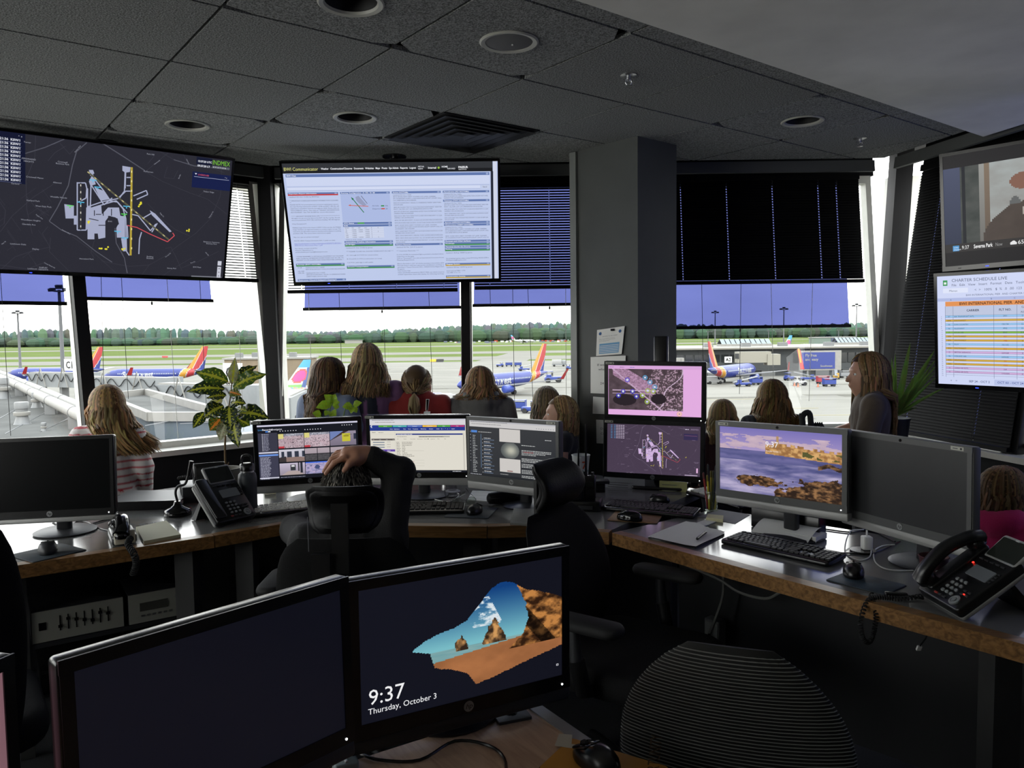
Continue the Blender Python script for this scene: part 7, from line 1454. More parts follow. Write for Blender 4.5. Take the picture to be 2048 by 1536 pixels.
person('person with straight blond hair and a grey striped shirt before the terminal view', 1546, 757, 4.36, .08, (96,98,104), (50,50,60), dict(cols=((104,80,46), (216,178,114)), length=.15, n=300, seed=12, flare=.03), H=1.22, colfn=stripes((92,94,100), (60,62,70), .022, .010, 0))
person('tall person in an olive-brown T-shirt with very long hair, in profile by the spiky plant', 1742, 702, 4.10, PI/2-.35, (86,74,62), (48,46,46), dict(cols=((84,64,40), (196,158,106)), length=.31, n=320, seed=13, front_gap=.98, wave=.014), H=1.42, head_yaw=.25, arms=[[(-.20,.03,.95),(-.15,.20,.86)],[(.21,.05,.96),(.16,.25,.90)]])
person('seated person in a pink jacket with brown hair behind the right desk', 2006, 930, 2.86, -1.15, (190,28,98), (40,40,46), dict(cols=((72,54,36), (170,134,92)), length=.14, n=280, seed=14, front_gap=1.2, over=False), H=1.12, head_yaw=-.25, sleeve='long', seated=.36, hood=True)
stl = thing('stool', 'small dark stool under the person in pink', 'stool', T(*(aty(2006,930,2.86).xy), 0)); MB().lathe([(.15,.33),(.16,.34),(.16,.37),(.14,.385)], 20).build('seat', BLACK, stl, True)
for k in range(4): a = PI/4+PI/2*k; MB().tube([(.10*math.cos(a),.10*math.sin(a),.33),(.14*math.cos(a),.14*math.sin(a),0)], .012, 8).build('leg', CHROME, stl)

# ---- the seated man, one hand on his head
W3 = lambda u, v, Y: tuple(aty(u, v, Y)-Vector((-.55, 2.70, 0)))
mo = thing('person', 'seated man in a black jacket with short grey hair, hand on his head', 'person', T(-.55, 2.70, 0))
hc = Vector(W3(694, 977, 2.80)); el = W3(796, 948, 2.84); wr = W3(734, 909, 2.79); sh = W3(778, 1088, 2.72); ls = W3(618, 1088, 2.72); le = W3(592, 1060, 2.98); lw = (le[0]+.14, le[1]+.18, .80)
kn = W3(694, 906, 2.77)
body = [('e', tuple(hc+Vector((0,0,.018))), (.076,.096,.098), 0, 0, .02), ('e', tuple(hc+Vector((0,.03,-.05))), (.062,.07,.075), 0, 0, .03), ('c', tuple(hc+Vector((0,.098,-.0))), tuple(hc+Vector((0,.115,-.03))), .009, .014, .012), ('e', tuple(hc+Vector((0,.09,-.07))), (.02,.012,.007), 0, 0, .008),
        ('e', tuple(hc+Vector((-.080,-.005,-.02))), (.011,.022,.033), 0, 0, .006), ('e', tuple(hc+Vector((.080,-.005,-.02))), (.011,.022,.033), 0, 0, .006), ('c', tuple(hc+Vector((0,-.01,-.08))), (hc.x, hc.y-.05, hc.z-.20), .055, .06, .03), ('e', (hc.x, hc.y-.07, hc.z-.33), (.17,.10,.18), 0, 0, .04), ('e', (hc.x, hc.y-.06, .62), (.15,.11,.16), 0, 0, .05),
        ('c', sh, el, .045, .04, .02), ('c', el, wr, .04, .028, .012), ('c', ls, le, .045, .04, .02), ('c', le, lw, .04, .027, .012)]+hand_prims(lw, (.4,.9,-.05), 1, 1.05)
body += [('c', wr, W3(712, 911, 2.775), .028, .031, .02), ('c', W3(716, 906, 2.79), W3(694, 903, 2.785), .024, .020, .02), ('c', W3(714, 916, 2.76), W3(692, 913, 2.755), .024, .019, .02)]
for a, b, c, Yf, r in (((691,902),(668,911),(652,934),2.80,.0092),((689,907),(664,918),(648,943),2.77,.0098),((690,914),(668,926),(652,947),2.735,.0098),((693,900),(674,905),(660,922),2.83,.0085)):
    body += [('c', W3(*a, Yf), W3(*b, Yf-.005), r*1.12, r, .006), ('c', W3(*b, Yf-.005), W3(*c, Yf-.012), r, r*.86, .005)]
body += [('c', W3(712, 918, 2.745), W3(698, 929, 2.725), .0145, .0125, .012), ('c', W3(698, 929, 2.725), W3(688, 942, 2.715), .0120, .0095, .006)]
for sd in (-1, 1): body += [('c', (sd*.10+hc.x,-.02,.56), (sd*.13+hc.x,.40,.54), .085, .06, .02), ('c', (sd*.13+hc.x,.40,.54), (sd*.13+hc.x,.42,.08), .055, .04, .01), ('c', (sd*.13+hc.x,.40,.05), (sd*.14+hc.x,.54,.035), .035, .028, .01)]
sdf_obj('body', body, .0058, mat('tanned_skin', (170,122,98), .5, var=.06, vscale=24), mo)
JK = mat('black_jacket', (16,16,17), .85, bump=.2, bscale=160)
cl = [('e', (hc.x, hc.y-.085, hc.z-.33), (.205,.125,.20), 0, 0, .05), ('e', (hc.x, hc.y-.075, .64), (.18,.13,.20), 0, 0, .06), ('c', ls, sh, .07, .07, .05), ('c', (hc.x-.03, hc.y-.05, hc.z-.16), (hc.x+.03, hc.y-.05, hc.z-.16), .062, .062, .03), ('c', sh, el, .066, .058, .03), ('c', el, tuple(Vector(el).lerp(Vector(wr), .86)), .056, .040, .02), ('c', ls, le, .066, .058, .03), ('c', le, tuple(Vector(le).lerp(Vector(lw), .9)), .056, .040, .02),
      ('e', W3(740,914,2.79), (.03,.03,.036), 0, 0, .01), ('e', W3(812,938,2.84), (.035,.04,.04), 0, 0, .03)]
sdf_obj('jacket', cl, .009, JK, mo, fold=.03)
tr = [('e', (hc.x,-.01,.57), (.19,.14,.12), 0, 0, .05)]
for sd in (-1, 1): tr += [('c', (sd*.10+hc.x,-.02,.56), (sd*.13+hc.x,.40,.54), .10, .075, .03), ('c', (sd*.13+hc.x,.40,.54), (sd*.13+hc.x,.42,.11), .07, .06, .02)]
sdf_obj('trousers', tr, .014, mat('dark_trousers', (30,31,36), .85), mo)
for sd in (-1, 1): MB().ell((sd*.135+hc.x, .47, .043), (.05,.14,.042), 14, 8).build('shoe', BLACK, mo, True)
# cropped grey hair: a close cap and short strands, painted paler on the lit left side
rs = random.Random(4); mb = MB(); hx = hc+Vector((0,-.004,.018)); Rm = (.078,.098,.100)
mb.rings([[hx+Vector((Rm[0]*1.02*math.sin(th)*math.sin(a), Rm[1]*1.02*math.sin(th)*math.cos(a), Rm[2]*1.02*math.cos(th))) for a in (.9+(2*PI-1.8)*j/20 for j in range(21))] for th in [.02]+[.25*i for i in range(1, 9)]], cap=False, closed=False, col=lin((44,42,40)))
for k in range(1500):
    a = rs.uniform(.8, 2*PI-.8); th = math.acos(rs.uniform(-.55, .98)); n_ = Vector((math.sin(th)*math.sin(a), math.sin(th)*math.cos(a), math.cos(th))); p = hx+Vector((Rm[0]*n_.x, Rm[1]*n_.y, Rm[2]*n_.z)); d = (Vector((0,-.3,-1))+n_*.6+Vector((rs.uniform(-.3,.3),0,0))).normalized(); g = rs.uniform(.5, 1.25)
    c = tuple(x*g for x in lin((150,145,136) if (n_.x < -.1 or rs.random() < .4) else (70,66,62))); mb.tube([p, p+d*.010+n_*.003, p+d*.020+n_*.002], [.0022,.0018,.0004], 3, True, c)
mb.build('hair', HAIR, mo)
# ================================================================== THE AIRFIELD OUTSIDE
GZ = -14.0
CONC = mat('apron_concrete', (112,110,104), .9, spec=0, var=.10, vscale=.035, stretch=(1, 3, 1)); GRASS = mat('airfield_grass', (80,90,54), .95, spec=0, var=.14, vscale=.02, stretch=(1, 4, 1)); RUN = mat('runway_concrete', (108,106,100), .9, spec=0, var=.05, vscale=.05)
ROOFM = mat('flat_roof_membrane', (86,86,84), .85, spec=0, var=.14, vscale=.25); ROOFW = mat('roof_white', (115,113,108), .7, var=.06, vscale=1); BLUEW = mat('pale_blue_cladding', (71,80,87), .6, var=.05, vscale=.5); VENT = mat('galvanised_vent', (96,97,97), .5, .2)
TERM = mat('terminal_grey', (44,47,48), .7, var=.05, vscale=.3); TGL = mat('terminal_glass', (21,24,26), .15); POLE = mat('pole_grey', (63,64,66), .6)
def ground(name, x0, x1, y0, y1, z, m, label, sk=0): return struct(MB().prism([(x0, y0+x0*sk), (x1, y0+x1*sk), (x1, y1+x1*sk), (x0, y1+x0*sk)], z-.3, z).build(name, m), label)
ground('ground_grass', -4000, 4000, 2, 7000, GZ, GRASS, 'wide green airfield')
ground('ground_apron', -420, 300, 3, 431, GZ+.12, CONC, 'pale concrete apron')
for k, (a, b, x0, x1) in enumerate(((455, 524, -900, 300), (597, 668, -1300, 420), (935, 1017, -1500, 300), (1192, 1222, -1500, 700))): ground('ground_runway_%d' % (k+1), x0, x1, a, b, GZ+.12, RUN, 'pale runway strip across the grass', -.01)
struct(MB().prism([(-20, 430), (8, 430), (24, 600), (-2, 600)], GZ-.1, GZ+.14).build('ground_taxiway', RUN), 'short taxiway crossing the grass')
for k, (x0, y0, x1, y1) in enumerate(((150, 520, 700, 760), (260, 900, 900, 1000))):
    struct(MB().tube([(x0, y0, GZ+.05), (x1, y1, GZ+.05)], 5, 4, flat=.03).build('ground_path_%d' % (k+1), RUN), 'pale track over the grass slope')
random.seed(5)
mb = MB()
for k in range(60): y = random.uniform(60, 400); x = random.uniform(-.3, .62)*y; w = random.uniform(4, 22); mb.box((x, y, GZ+.125), (w, w*random.uniform(.08, .3), .012))
struct(mb.build('ground_stains', mat('apron_stain', (93,91,85), .9, spec=0, var=.1, vscale=.1)), 'darker worn patches on the apron')
mb = MB()
for k, (u, v) in enumerate(((1590,818), (1640,832), (980,800), (1450,800), (760,760))): p = atz(u, v, GZ); mb.box((p.x, p.y, GZ+.14), (9+3*k, .5, .02))
struct(mb.build('ground_markings', mat('yellow_marking', (105,96,50), .8)), 'faded yellow lines on the apron')
# distant woods, the far belt's colour paled to stand for haze
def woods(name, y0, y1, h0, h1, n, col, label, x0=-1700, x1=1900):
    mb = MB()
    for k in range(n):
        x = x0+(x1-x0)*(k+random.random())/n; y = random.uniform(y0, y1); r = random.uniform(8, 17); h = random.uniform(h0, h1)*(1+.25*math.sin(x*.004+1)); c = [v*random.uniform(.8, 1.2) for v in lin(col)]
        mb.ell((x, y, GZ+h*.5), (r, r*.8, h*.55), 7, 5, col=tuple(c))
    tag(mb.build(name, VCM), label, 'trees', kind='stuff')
woods('woodland', 1480, 1600, 15, 20, 1500, (51, 64, 53), 'belt of distant trees behind the runways')
woods('far_woodland', 2600, 2900, 34, 42, 900, (72, 84, 78), 'far woods on the horizon, coloured paler for haze', -3000, 3400)
mb = MB()
for k in range(90): x = random.uniform(-120, 190); y = random.uniform(1250, 1450); mb.box((x, y, GZ+1.2), (random.uniform(2, 6), 2.2, random.uniform(1.5, 3)), col=lin(random.choice(((168,168,166),(120,122,126),(84,88,100),(140,60,46)))))
tag(mb.build('parked_cars', VCM), 'tiny far parked cars and sheds beyond the runways', 'vehicles', kind='stuff')
b = thing('far_shed', 'long white shed in front of the distant trees', 'building', T(-285, 1420, GZ)); MB().box((0,0,3), (30,10,6)).build('wall', ROOFW, b); MB().prism([(-16,-6),(16,-6),(16,6),(-16,6)], 6, 6.6).build('roof', MID, b)

# ---- aeroplanes
AB, AY, AR, AW, AS = [tuple(v*.5 for v in lin(c)) for c in ((30,50,138), (206,146,30), (182,32,40), (196,196,196), (150,152,156))]
def plane(label, tip, Y, heading, livery='blue', L=36, title='Southwest', gear=True, sc=1.0):
    t = aty(tip[0], tip[1], Y); hd = Vector((heading[0], heading[1], 0)).normalized(); org = Vector((t.x, t.y, GZ+.12))+hd*(L*.985*sc)   # origin: ground under the nose
    o = thing('aeroplane', label, 'aeroplane', Matrix.Translation(org) @ RZ(math.atan2(hd.y, hd.x)) @ Matrix.Scale(sc, 4), 'parked aeroplanes'); R0 = 1.9; ZC = 3.5
    prof = [(0,.05,-.35),(.5,.55,-.3),(1.5,1.05,-.2),(3,1.5,-.08),(5,1.82,0),(6.5,R0,0),(L*.63,R0,0),(L*.72,1.72,.16),(L*.80,1.4,.45),(L*.88,.98,.8),(L*.95,.55,1.1),(L,.14,1.3)]
    xs = np.linspace(0, L, 110); rr = np.interp(xs, [p[0] for p in prof], [p[1] for p in prof]); zz = np.interp(xs, [p[0] for p in prof], [p[2] for p in prof]); seg = 32; mb = MB()
    V = [Vector((-x, r*math.sin(2*PI*k/seg), ZC+z-r*math.cos(2*PI*k/seg))) for x, r, z in zip(xs, rr, zz) for k in range(seg)]
    base = {'blue': AB, 'white': AW}[livery]
    for i in range(len(xs)-1):
        for k in range(seg):
            z = ZC+zz[i]-rr[i]*math.cos(2*PI*(k+.5)/seg); s = xs[i]/L; q = s-.018*(ZC-z)*-1 if False else s+.016*(ZC-z)
            c = base
            if livery == 'blue':
                if .735 < q < .745 or .795 < q < .802 or .862 < q < .868: c = AW
                elif .745 <= q <= .795: c = AY
                elif .802 <= q <= .862: c = AR
                if s < .02: c = AB
                if z < ZC-1.5 and s < .7: c = AS if s > .25 else AB
            else:
                if s > .84: c = lin(random.choice(((60,134,164),(172,60,116),(60,140,98),(164,142,54))))
            if .035 < s < .075 and ZC+.35 < z < ZC+.95: c = lin((40,44,54))
            mb.add([], []); mb.f.append((i*seg+k, i*seg+(k+1) % seg, (i+1)*seg+(k+1) % seg, (i+1)*seg+k)); mb.c.append(c)
    mb.v = [tuple(v) for v in V]; mb.build('fuselage', VC, o, True)
    for s in (-1, 1):      # cabin windows
        mb = MB()
        for k in range(34):
            x = L*.17+k*L*.56/34; mb.box((-x, s*(R0-.01), ZC+.35), (.26, .06, .36), col=lin((150,156,166)) if livery == 'blue' else lin((40,44,50)))
        mb.build('window_row', VC, o)
    # fin
    A = lambda a, b, z: ((a[0]+(b[0]-a[0])*z), 0)
    mb = MB(); nz, nx = 18, 20; le0, le1, te0, te1 = L*.795, L*.945, L*.955, L*1.0; z0, z1 = ZC+1.6, 12.4
    for side in (-1, 1):
        for j in range(nz):
            for i in range(nx):
                def P(a, b):
                    z = b/nz; lx = le0+(le1-le0)*z-1.8*max(0, 1-z*5)*0; tx = te0+(te1-te0)*z; u = a/nx; return Vector((-(lx+(tx-lx)*u), side*.22*(1-z*.6)*math.sin(PI*min(u*1.0, 1))**.6 if 0 < a < nx else 0, z0+(z1-z0)*z))
                u, z = (i+.5)/nx, (j+.5)/nz
                if livery == 'blue': c = AY if u < .30 else AW if u < .34 else AR if u < .80+.6*(z-.28) else AW if u < .85+.6*(z-.28) else AB
                else:
                    d = math.hypot((u-.5)*1.0, (z-.42)*1.6); c = lin((58,126,160)) if z > .74 else lin((172,60,116)) if d < .34 else lin((172,74,60)) if d < .42 else lin((60,76,120)) if u > .8 else lin((104,146,82)) if z < .12 else lin((164,168,172))
                q = [P(i, j), P(i+1, j), P(i+1, j+1), P(i, j+1)]; mb.add(q if side < 0 else q[::-1], [(0,1,2,3)], c)
    mb.build('tail_fin', VC, o)
    for s in (-1, 1):
        MB().add([(-L*.89, s*.5, ZC+1.0), (-L*.965, s*.4, ZC+1.0), (-L*.995, s*6.6, ZC+1.7), (-L*.955, s*6.6, ZC+1.7), (-L*.89, s*.5, ZC+.8), (-L*.965, s*.4, ZC+.85), (-L*.995, s*6.6, ZC+1.6), (-L*.955, s*6.6, ZC+1.6)], [(0,1,2,3),(7,6,5,4),(0,3,7,4),(1,5,6,2),(2,6,7,3)]).build('tailplane', mat('wing_grey', (105,106,109), .4), o)
        MB().add([(-L*.33, s*1.5, ZC-1.0), (-L*.53, s*1.5, ZC-1.0), (-L*.56, s*16.5, ZC+.7), (-L*.51, s*16.5, ZC+.7), (-L*.33, s*1.5, ZC-1.5), (-L*.53, s*1.5, ZC-1.4), (-L*.56, s*16.5, ZC+.55), (-L*.51, s*16.5, ZC+.55)], [(0,1,2,3),(7,6,5,4),(0,3,7,4),(1,5,6,2),(2,6,7,3)]).build('wing', MATS['wing_grey'], o)
        MB().add([(-L*.515, s*16.5, ZC+.6), (-L*.56, s*16.5, ZC+.6), (-L*.59, s*17.2, ZC+3.0), (-L*.565, s*17.2, ZC+3.0)], [(0,1,2,3),(3,2,1,0)], AR if livery == 'blue' else AW).build('winglet', VC, o)
        MB().lathe([(.6, 0), (.95, .2), (1.05, 1.2), (.9, 3.0), (.5, 3.9)], 18, M=RY(-PI/2)).build('engine', mat('engine_blue', (40,57,126), .4) if livery == 'blue' else MATS['wing_grey'], o, True, M=T(-L*.32, s*4.8, ZC-1.75))
        if gear: MB().lathe([(.02,-.5),(.56,-.5),(.56,.5),(.02,.5)], 16, M=RX(PI/2)).build('main_wheel', RUBBER, o, M=T(-L*.5, s*2.7, .56)); MB().tube([(-L*.5, s*2.7, .5), (-L*.49, s*2.2, 2.3)], .16, 8).build('gear_leg', VENT, o)
    if gear: MB().lathe([(.02,-.25),(.36,-.25),(.36,.25),(.02,.25)], 14, M=RX(PI/2)).build('nose_wheel', RUBBER, o, M=T(-4, 0, .36)); MB().tube([(-4,0,.4),(-3.9,0,1.9)], .12, 8).build('gear_leg', VENT, o)
    if title:
        vs, fs, w = textmesh(title, .03); s = 2.5
        for side in (-1, 1):
            mb = MB(); q = []
            for a, b in vs:
                an = (b*s-.95)/R0+.12; x = -(7.5+a*s) if side > 0 else -(7.5+(w-a)*s); q.append((x, side*(R0+.03)*math.cos(an), ZC+(R0+.03)*math.sin(an)))
            mb.add(q, fs, AW); mb.build('title', VC, o)
        mb = MB()
    return o
plane('blue aeroplane with red and gold fin, tail right, seen past the potted croton', (413,690), 250, (-1, .12))
plane('blue aeroplane with red and gold fin partly hidden behind the left mullion', (203,690), 268, (-1, .10))
plane('blue aeroplane with red and gold fin on the apron behind the grey-hoodie child', (1091,689), 212, (-.62, -.78))
plane('blue aeroplane with red and gold fin parked at the grey terminal', (1417,684), 214, (.60, .80))
plane('white aeroplane with a bright many-coloured fin left of the middle group', (618,716), 170, (-.92, -.4), 'white', title=None, sc=.82)
def tailonly(label, tip, Y, col):  # far aeroplane parked behind the terminal
    pl = plane(label, tip, Y, (-.4, .9), 'white', title=None)
tailonly('far white aeroplane with a pale blue fin behind the terminal roof', (1583,676), 400, None)
plane('tiny white aeroplane parked far across the airfield', (1022,668), 1150, (1, .1), 'white', title=None)

# ---- terminal on the right
x0, x1 = aty(1335,755,262).x, aty(1830,760,262).x; tb = thing('terminal_building', 'long grey terminal building behind the parked aeroplane', 'building', T((x0+x1)/2, 262, GZ)); W_ = x1-x0
MB().box((0, 25, 4.6), (W_, 50, 9.2)).build('walls', TERM, tb); MB().box((0, 24, 9.4), (W_+2, 54, .5)).build('roof', mat('roof_pale', (100,97,89), .8, var=.08, vscale=.1), tb)
for k in range(14): w_ = MB().box((W_*.02+k*2.6, -.15, 6.0), (2.2, .3, 3.2)).build('window', TGL, tb)
for k in range(10): MB().box((-W_*.45+k*3.0, -.15, 6.2), (2.4, .3, 2.4)).build('window', TGL, tb)
MB().box((0, -.3, 2.2), (W_, .6, .5)).build('fascia', mat('terminal_dark', (44,47,48), .7), tb)
for k in range(9): MB().box((-W_*.42+k*9, -.2, 1.0), (4.5, .4, 2.0)).build('dock_door', mat('dock_grey', (83,84,83), .7), tb)
for (u0, u1, y) in ((1438,1538,30), (1668,1742,34)):
    a = aty(u0,690,262+y).x-(x0+x1)/2; b_ = aty(u1,690,262+y).x-(x0+x1)/2
    sk = MB().prism([(a,y-3.5),(b_,y-3.5),(b_,y+3.5),(a,y+3.5)], 9.6, 10.4).build('skylight_curb', ROOFW, tb); n_ = 10
    for k in range(n_): xa, xb = a+(b_-a)*k/n_+.15, a+(b_-a)*(k+1)/n_-.15; MB().add([(xa,y-3.3,10.4),(xb,y-3.3,10.4),(xb,y,12.2),(xa,y,12.2)], [(0,1,2,3)]).build('skylight_pane', mat('skylight_glass', (83,92,95), .2), sk); MB().add([(xa,y+3.3,10.4),(xb,y+3.3,10.4),(xb,y,12.2),(xa,y,12.2)], [(3,2,1,0)]).build('skylight_pane', MATS['skylight_glass'], sk)
for k in range(6): MB().box((-W_*.3+k*14, 12+3*(k % 3), 10.3), (3, 2.2, 1.4)).build('roof_unit', VENT, tb)
q = aty(1350,735,235); jb = thing('jet_bridge', 'white jet bridge at the terminal, left of the parked aeroplane', 'jet bridge', T(q.x-9, 256, GZ), 'jet bridges'); MB().box((8,0,5.2), (16,3.2,3)).build('tunnel', ROOFW, jb); MB().box((14,0,1.9), (1,2.2,3.8)).build('leg', VENT, jb); MB().box((0,0,5.4), (3,4.2,3.6)).build('cab', ROOFW, jb)
for k in range(8): MB().box((1+2*k,-1.65,5.2), (.15,.12,2.8)).build('rib', VENT, jb)
q = aty(1485,722,240); jb = thing('jet_bridge', 'cream jet bridge reaching over the parked aeroplane', 'jet bridge', T(q.x, 246, GZ), 'jet bridges'); MB().box((5,0,7), (10.5,3.4,3.4)).build('tunnel', mat('jetway_cream', (116,113,102), .7), jb); MB().box((11,0,6.2), (4,4,3.4)).build('cab', MATS['jetway_cream'], jb); MB().box((3,0,2.6), (1.2,2.4,5.2)).build('leg', VENT, jb); MB().box((-.5,-1.8,7.4),(1.2,.3,1.6)).build('window', TGL, jb)
q = aty(1585,740,250); sg = thing('gate_sign', 'blue gate billboard with white lettering and a red and gold edge', 'sign', T(q.x+4, 248, GZ)); MB().box((4,0,5.6), (13,1,6.2)).build('frame', ROOFW, sg); MB().box((3.2,-.55,5.6), (10.5,.2,5.2)).build('panel', mat('sign_blue', (21,37,100), .5), sg); MB().add([(-2.4,-.7,2.9),(-1.2,-.7,2.9),(-2.6,-.7,9.2),(-3.6,-.7,9.2)], [(0,1,2,3)]).build('red_flash', mat('sign_red', (151,40,40), .5), sg); MB().add([(-2.6,-.72,5),(-2.1,-.72,5),(-2.9,-.72,9.4),(-3.4,-.72,9.4)], [(0,1,2,3)]).build('gold_flash', mat('sign_gold', (170,126,40), .5), sg); MB().box((0,0,1.3),(.6,.6,2.6)).build('post', VENT, sg); MB().box((8,0,1.3),(.6,.6,2.6)).build('post', VENT, sg)
for k, (t, x, z, s) in enumerate((('Fly free', -1, 6.9, 1.2), ('and easy', -1, 5.6, 1.2), ('Southwest', 3.8, 3.6, .9))): vs, fs, w = textmesh(t, .02); MB().add([(x+a*s, -.7, z+b*s) for a, b in vs], fs).build('lettering', ROOFW, sg)
q = aty(1462,720,258); sg = thing('gate_number_sign', 'square black and white gate number sign on the terminal wall', 'sign', T(q.x, 261.4, q.z)); MB().box((0,0,0),(2.4,.3,2.0)).build('panel', WHITE, sg); vs, fs, w = textmesh('A2', .03); MB().add([((a-w/2)*1.5, -.2, b*1.5-.5) for a, b in vs], fs).build('lettering', BLACK, sg)
# flag shed
q = aty(1690,684,640); fl = thing('flag_hangar', 'far pale hangar painted with a large flag', 'building', T(q.x, 640, GZ)); MB().box((-8,6,4.2), (34,12,8.4)).build('wall', mat('hangar_green', (83,96,86), .7), fl); MB().prism([(-25.5,-.5),(9.5,-.5),(9.5,12.5),(-25.5,12.5)], 8.4, 9).build('roof', ROOFW, fl); MB().box((16,8,2.6),(14,8,5.2)).build('annex', ROOFW, fl)
for k in range(13): MB().box((-2, -.15, 8.0-.58*(k+.5)), (18, .2, .58)).build('flag_stripe', mat('flag_red', (105,51,57), .7) if k % 2 == 0 else ROOFW, fl)
MB().box((-8, -.22, 6.0), (6.6, .2, 4.0)).build('flag_canton', mat('flag_blue', (44,50,77), .7), fl)
mb = MB()
for r in range(5):
    for k in range(6): mb.box((-10.6+k*1.05, -.34, 4.5+r*.78), (.3,.05,.3))
mb.build('flag_stars', ROOFW, fl)
for k, (u, w_, lb) in enumerate(((1632,20,'low white shed on the grass before the flag hangar'),(1612,10,'small white hut far on the grass slope'))): q = aty(u,684,600+40*k); s_ = thing('grass_shed', lb, 'building', T(q.x, q.y, GZ)); MB().box((0,0,1.6),(w_*.6,5,3.2)).build('wall', ROOFW, s_); MB().prism([(-w_*.33,-3),(w_*.33,-3),(w_*.33,3),(-w_*.33,3)], 3.2, 3.6).build('roof', VENT, s_)

# ---- high-mast lights
def mast_light(label, u, Y, H, r):
    q = aty(u, 700, Y); o = thing('light_mast', label, 'light mast', T(q.x, Y, GZ), 'high-mast lights'); MB().lathe([(r*1.3,0),(r*1.2,.8),(r,1),(r*.62,H)], 12).build('pole', POLE, o, True); MB().lathe([(r*2.2,H-.6),(r*2.2,H-.2)], 14).build('head_ring', POLE, o)
    MB().box((0,0,H+.4),(5.2,.4,.4)).build('crossarm', POLE, o)
    for k in range(6): MB().box((-2.6+1.04*k, 0, H+1.0 if k in (2,3) else H), (.9,.7,.8), RX(.4)).build('floodlight', DARK, o)
mast_light('tall light mast standing alone at the far left', 39, 421, 29.5, .7); mast_light('thick light mast seen through the blue shade at the left', 124, 227, 29.5, .62)
mast_light('light mast behind the terminal near the column', 1430, 640, 30, .55); mast_light('light mast behind the middle of the terminal', 1567, 560, 30, .5); mast_light('light mast behind the terminal near the flag hangar', 1712, 500, 30, .5)
for k, (u, Y) in enumerate(((1416,330),(1537,335),(1677,345))): q = aty(u, 690, Y); o = thing('roof_lamp', ['slim lamp post behind the parked aeroplane fin', 'slim lamp post beside the long skylight', 'slim lamp post before the flag hangar'][k], 'lamp post', T(q.x, Y, GZ)); MB().tube([(0,0,0),(0,0,15)], .14, 8).build('post', POLE, o); MB().box((.6,0,15),(2.4,.4,.25)).build('head', DARK, o)

# ---- vehicles on the apron
VB, VR, VW = (22, 43, 109), (121, 28, 37), (128, 128, 127)
def wheels(o, xs, w, r=.38):
    for x in xs:
        for s in (-1, 1): MB().lathe([(.02,-.13),(r,-.13),(r,.13),(.02,.13)], 12, M=RX(PI/2)).build('wheel', RUBBER, o, M=T(x, s*w/2, r))
PV = {k: mat('paint_'+k, c, .4) for k, c in (('blue', VB), ('red', VR), ('white', VW), ('yellow', (150,116,30)), ('grey', (104,106,108)))}
def vehicle(kind, label, u, v, ang, col='blue', sc=1.0):
    p = atz(u, v, GZ+.12); o = thing(kind, label, {'baggage_cart': 'cart', 'tow_tractor': 'tractor', 'van': 'van', 'belt_loader': 'loader', 'service_truck': 'truck'}[kind], Matrix.Translation(p) @ RZ(ang) @ Matrix.Scale(sc, 4), 'apron vehicles'); m = PV[col]
    if kind == 'baggage_cart':
        MB().box((0,0,.62),(3.2,1.6,.16)).build('bed', DARK, o); MB().box((0,0,2.2),(3.3,1.7,.1)).build('canopy', m, o)
        for s in (-1, 1): MB().box((s*1.58,0,1.4),(.06,1.6,1.5)).build('end_wall', m, o); MB().box((0,s*.8,1.25),(3.1,.05,1.1)).build('curtain', PV['red'] if col == 'red' else m, o)
        wheels(o, (-1.1,1.1), 1.5, .34); MB().tube([(1.6,0,.5),(2.4,0,.45)], .05, 6).build('tow_bar', DARK, o)
    elif kind == 'tow_tractor':
        MB().rbox(3.4,1.8,.75,.2,.08,M=T(0,0,.85)).build('body', m, o, 40); MB().rbox(1.0,1.6,.5,.1,.05,M=T(-.9,0,1.4)).build('seat_box', m, o, 40)
        for x in (-1.3,-.2): 
            for s in (-1, 1): MB().tube([(x,s*.75,1.2),(x,s*.75,2.3)], .05, 6).build('canopy_post', DARK, o)
        MB().box((-.75,0,2.34),(1.4,1.7,.08)).build('canopy', m, o); MB().box((-.1,0,1.75),(.05,1.5,.7)).build('windscreen', TGL, o); wheels(o, (-1.1,1.1), 1.7, .5)
    elif kind == 'van':
        R = [[Vector((x, y, z)) for x, z in ((-2.3,.5),(2.3,.5),(2.35,1.05),(1.6,1.25),(.9,2.1),(-2.2,2.15),(-2.35,1.2))] for y in (-.95,.95)]; MB().rings(R).build('body', m, o)
        for s in (-1, 1): MB().add([(.75,s*.97,1.3),(1.5,s*.97,1.25),(.95,s*.97,1.95),(.75,s*.97,1.95)], [(0,1,2,3),(3,2,1,0)]).build('side_window', TGL, o)
        MB().add([(1.63,-.8,1.27),(1.63,.8,1.27),(.95,.8,2.05),(.95,-.8,2.05)], [(0,1,2,3),(3,2,1,0)]).build('windscreen', TGL, o); wheels(o, (-1.4,1.5), 1.85, .42)
    elif kind == 'belt_loader':
        MB().rbox(4.4,1.7,.6,.15,.06,M=T(0,0,.8)).build('chassis', m, o, 40); MB().box((.6,.0,1.9),(7.0,.9,.22),RY(-.22)).build('conveyor', PV['grey'], o); MB().box((-1.2,-.5,1.5),(1.0,.7,.8)).build('cab', m, o); wheels(o, (-1.4,1.4), 1.7, .42)
    else:
        MB().rbox(6.5,2.3,.5,.1,.05,M=T(0,0,.9)).build('chassis', m, o, 40); MB().rbox(1.8,2.3,1.9,.2,.1,M=T(2.2,0,1.95)).build('cab', m, o, 40); MB().rbox(4.2,2.3,2.0,.1,.05,M=T(-1.0,0,2.15)).build('box_body', PV['white'], o, 40); MB().box((3.08,0,2.3),(.06,1.9,.8)).build('windscreen', TGL, o); wheels(o, (-2.2,2.0), 2.2, .5)
    return o
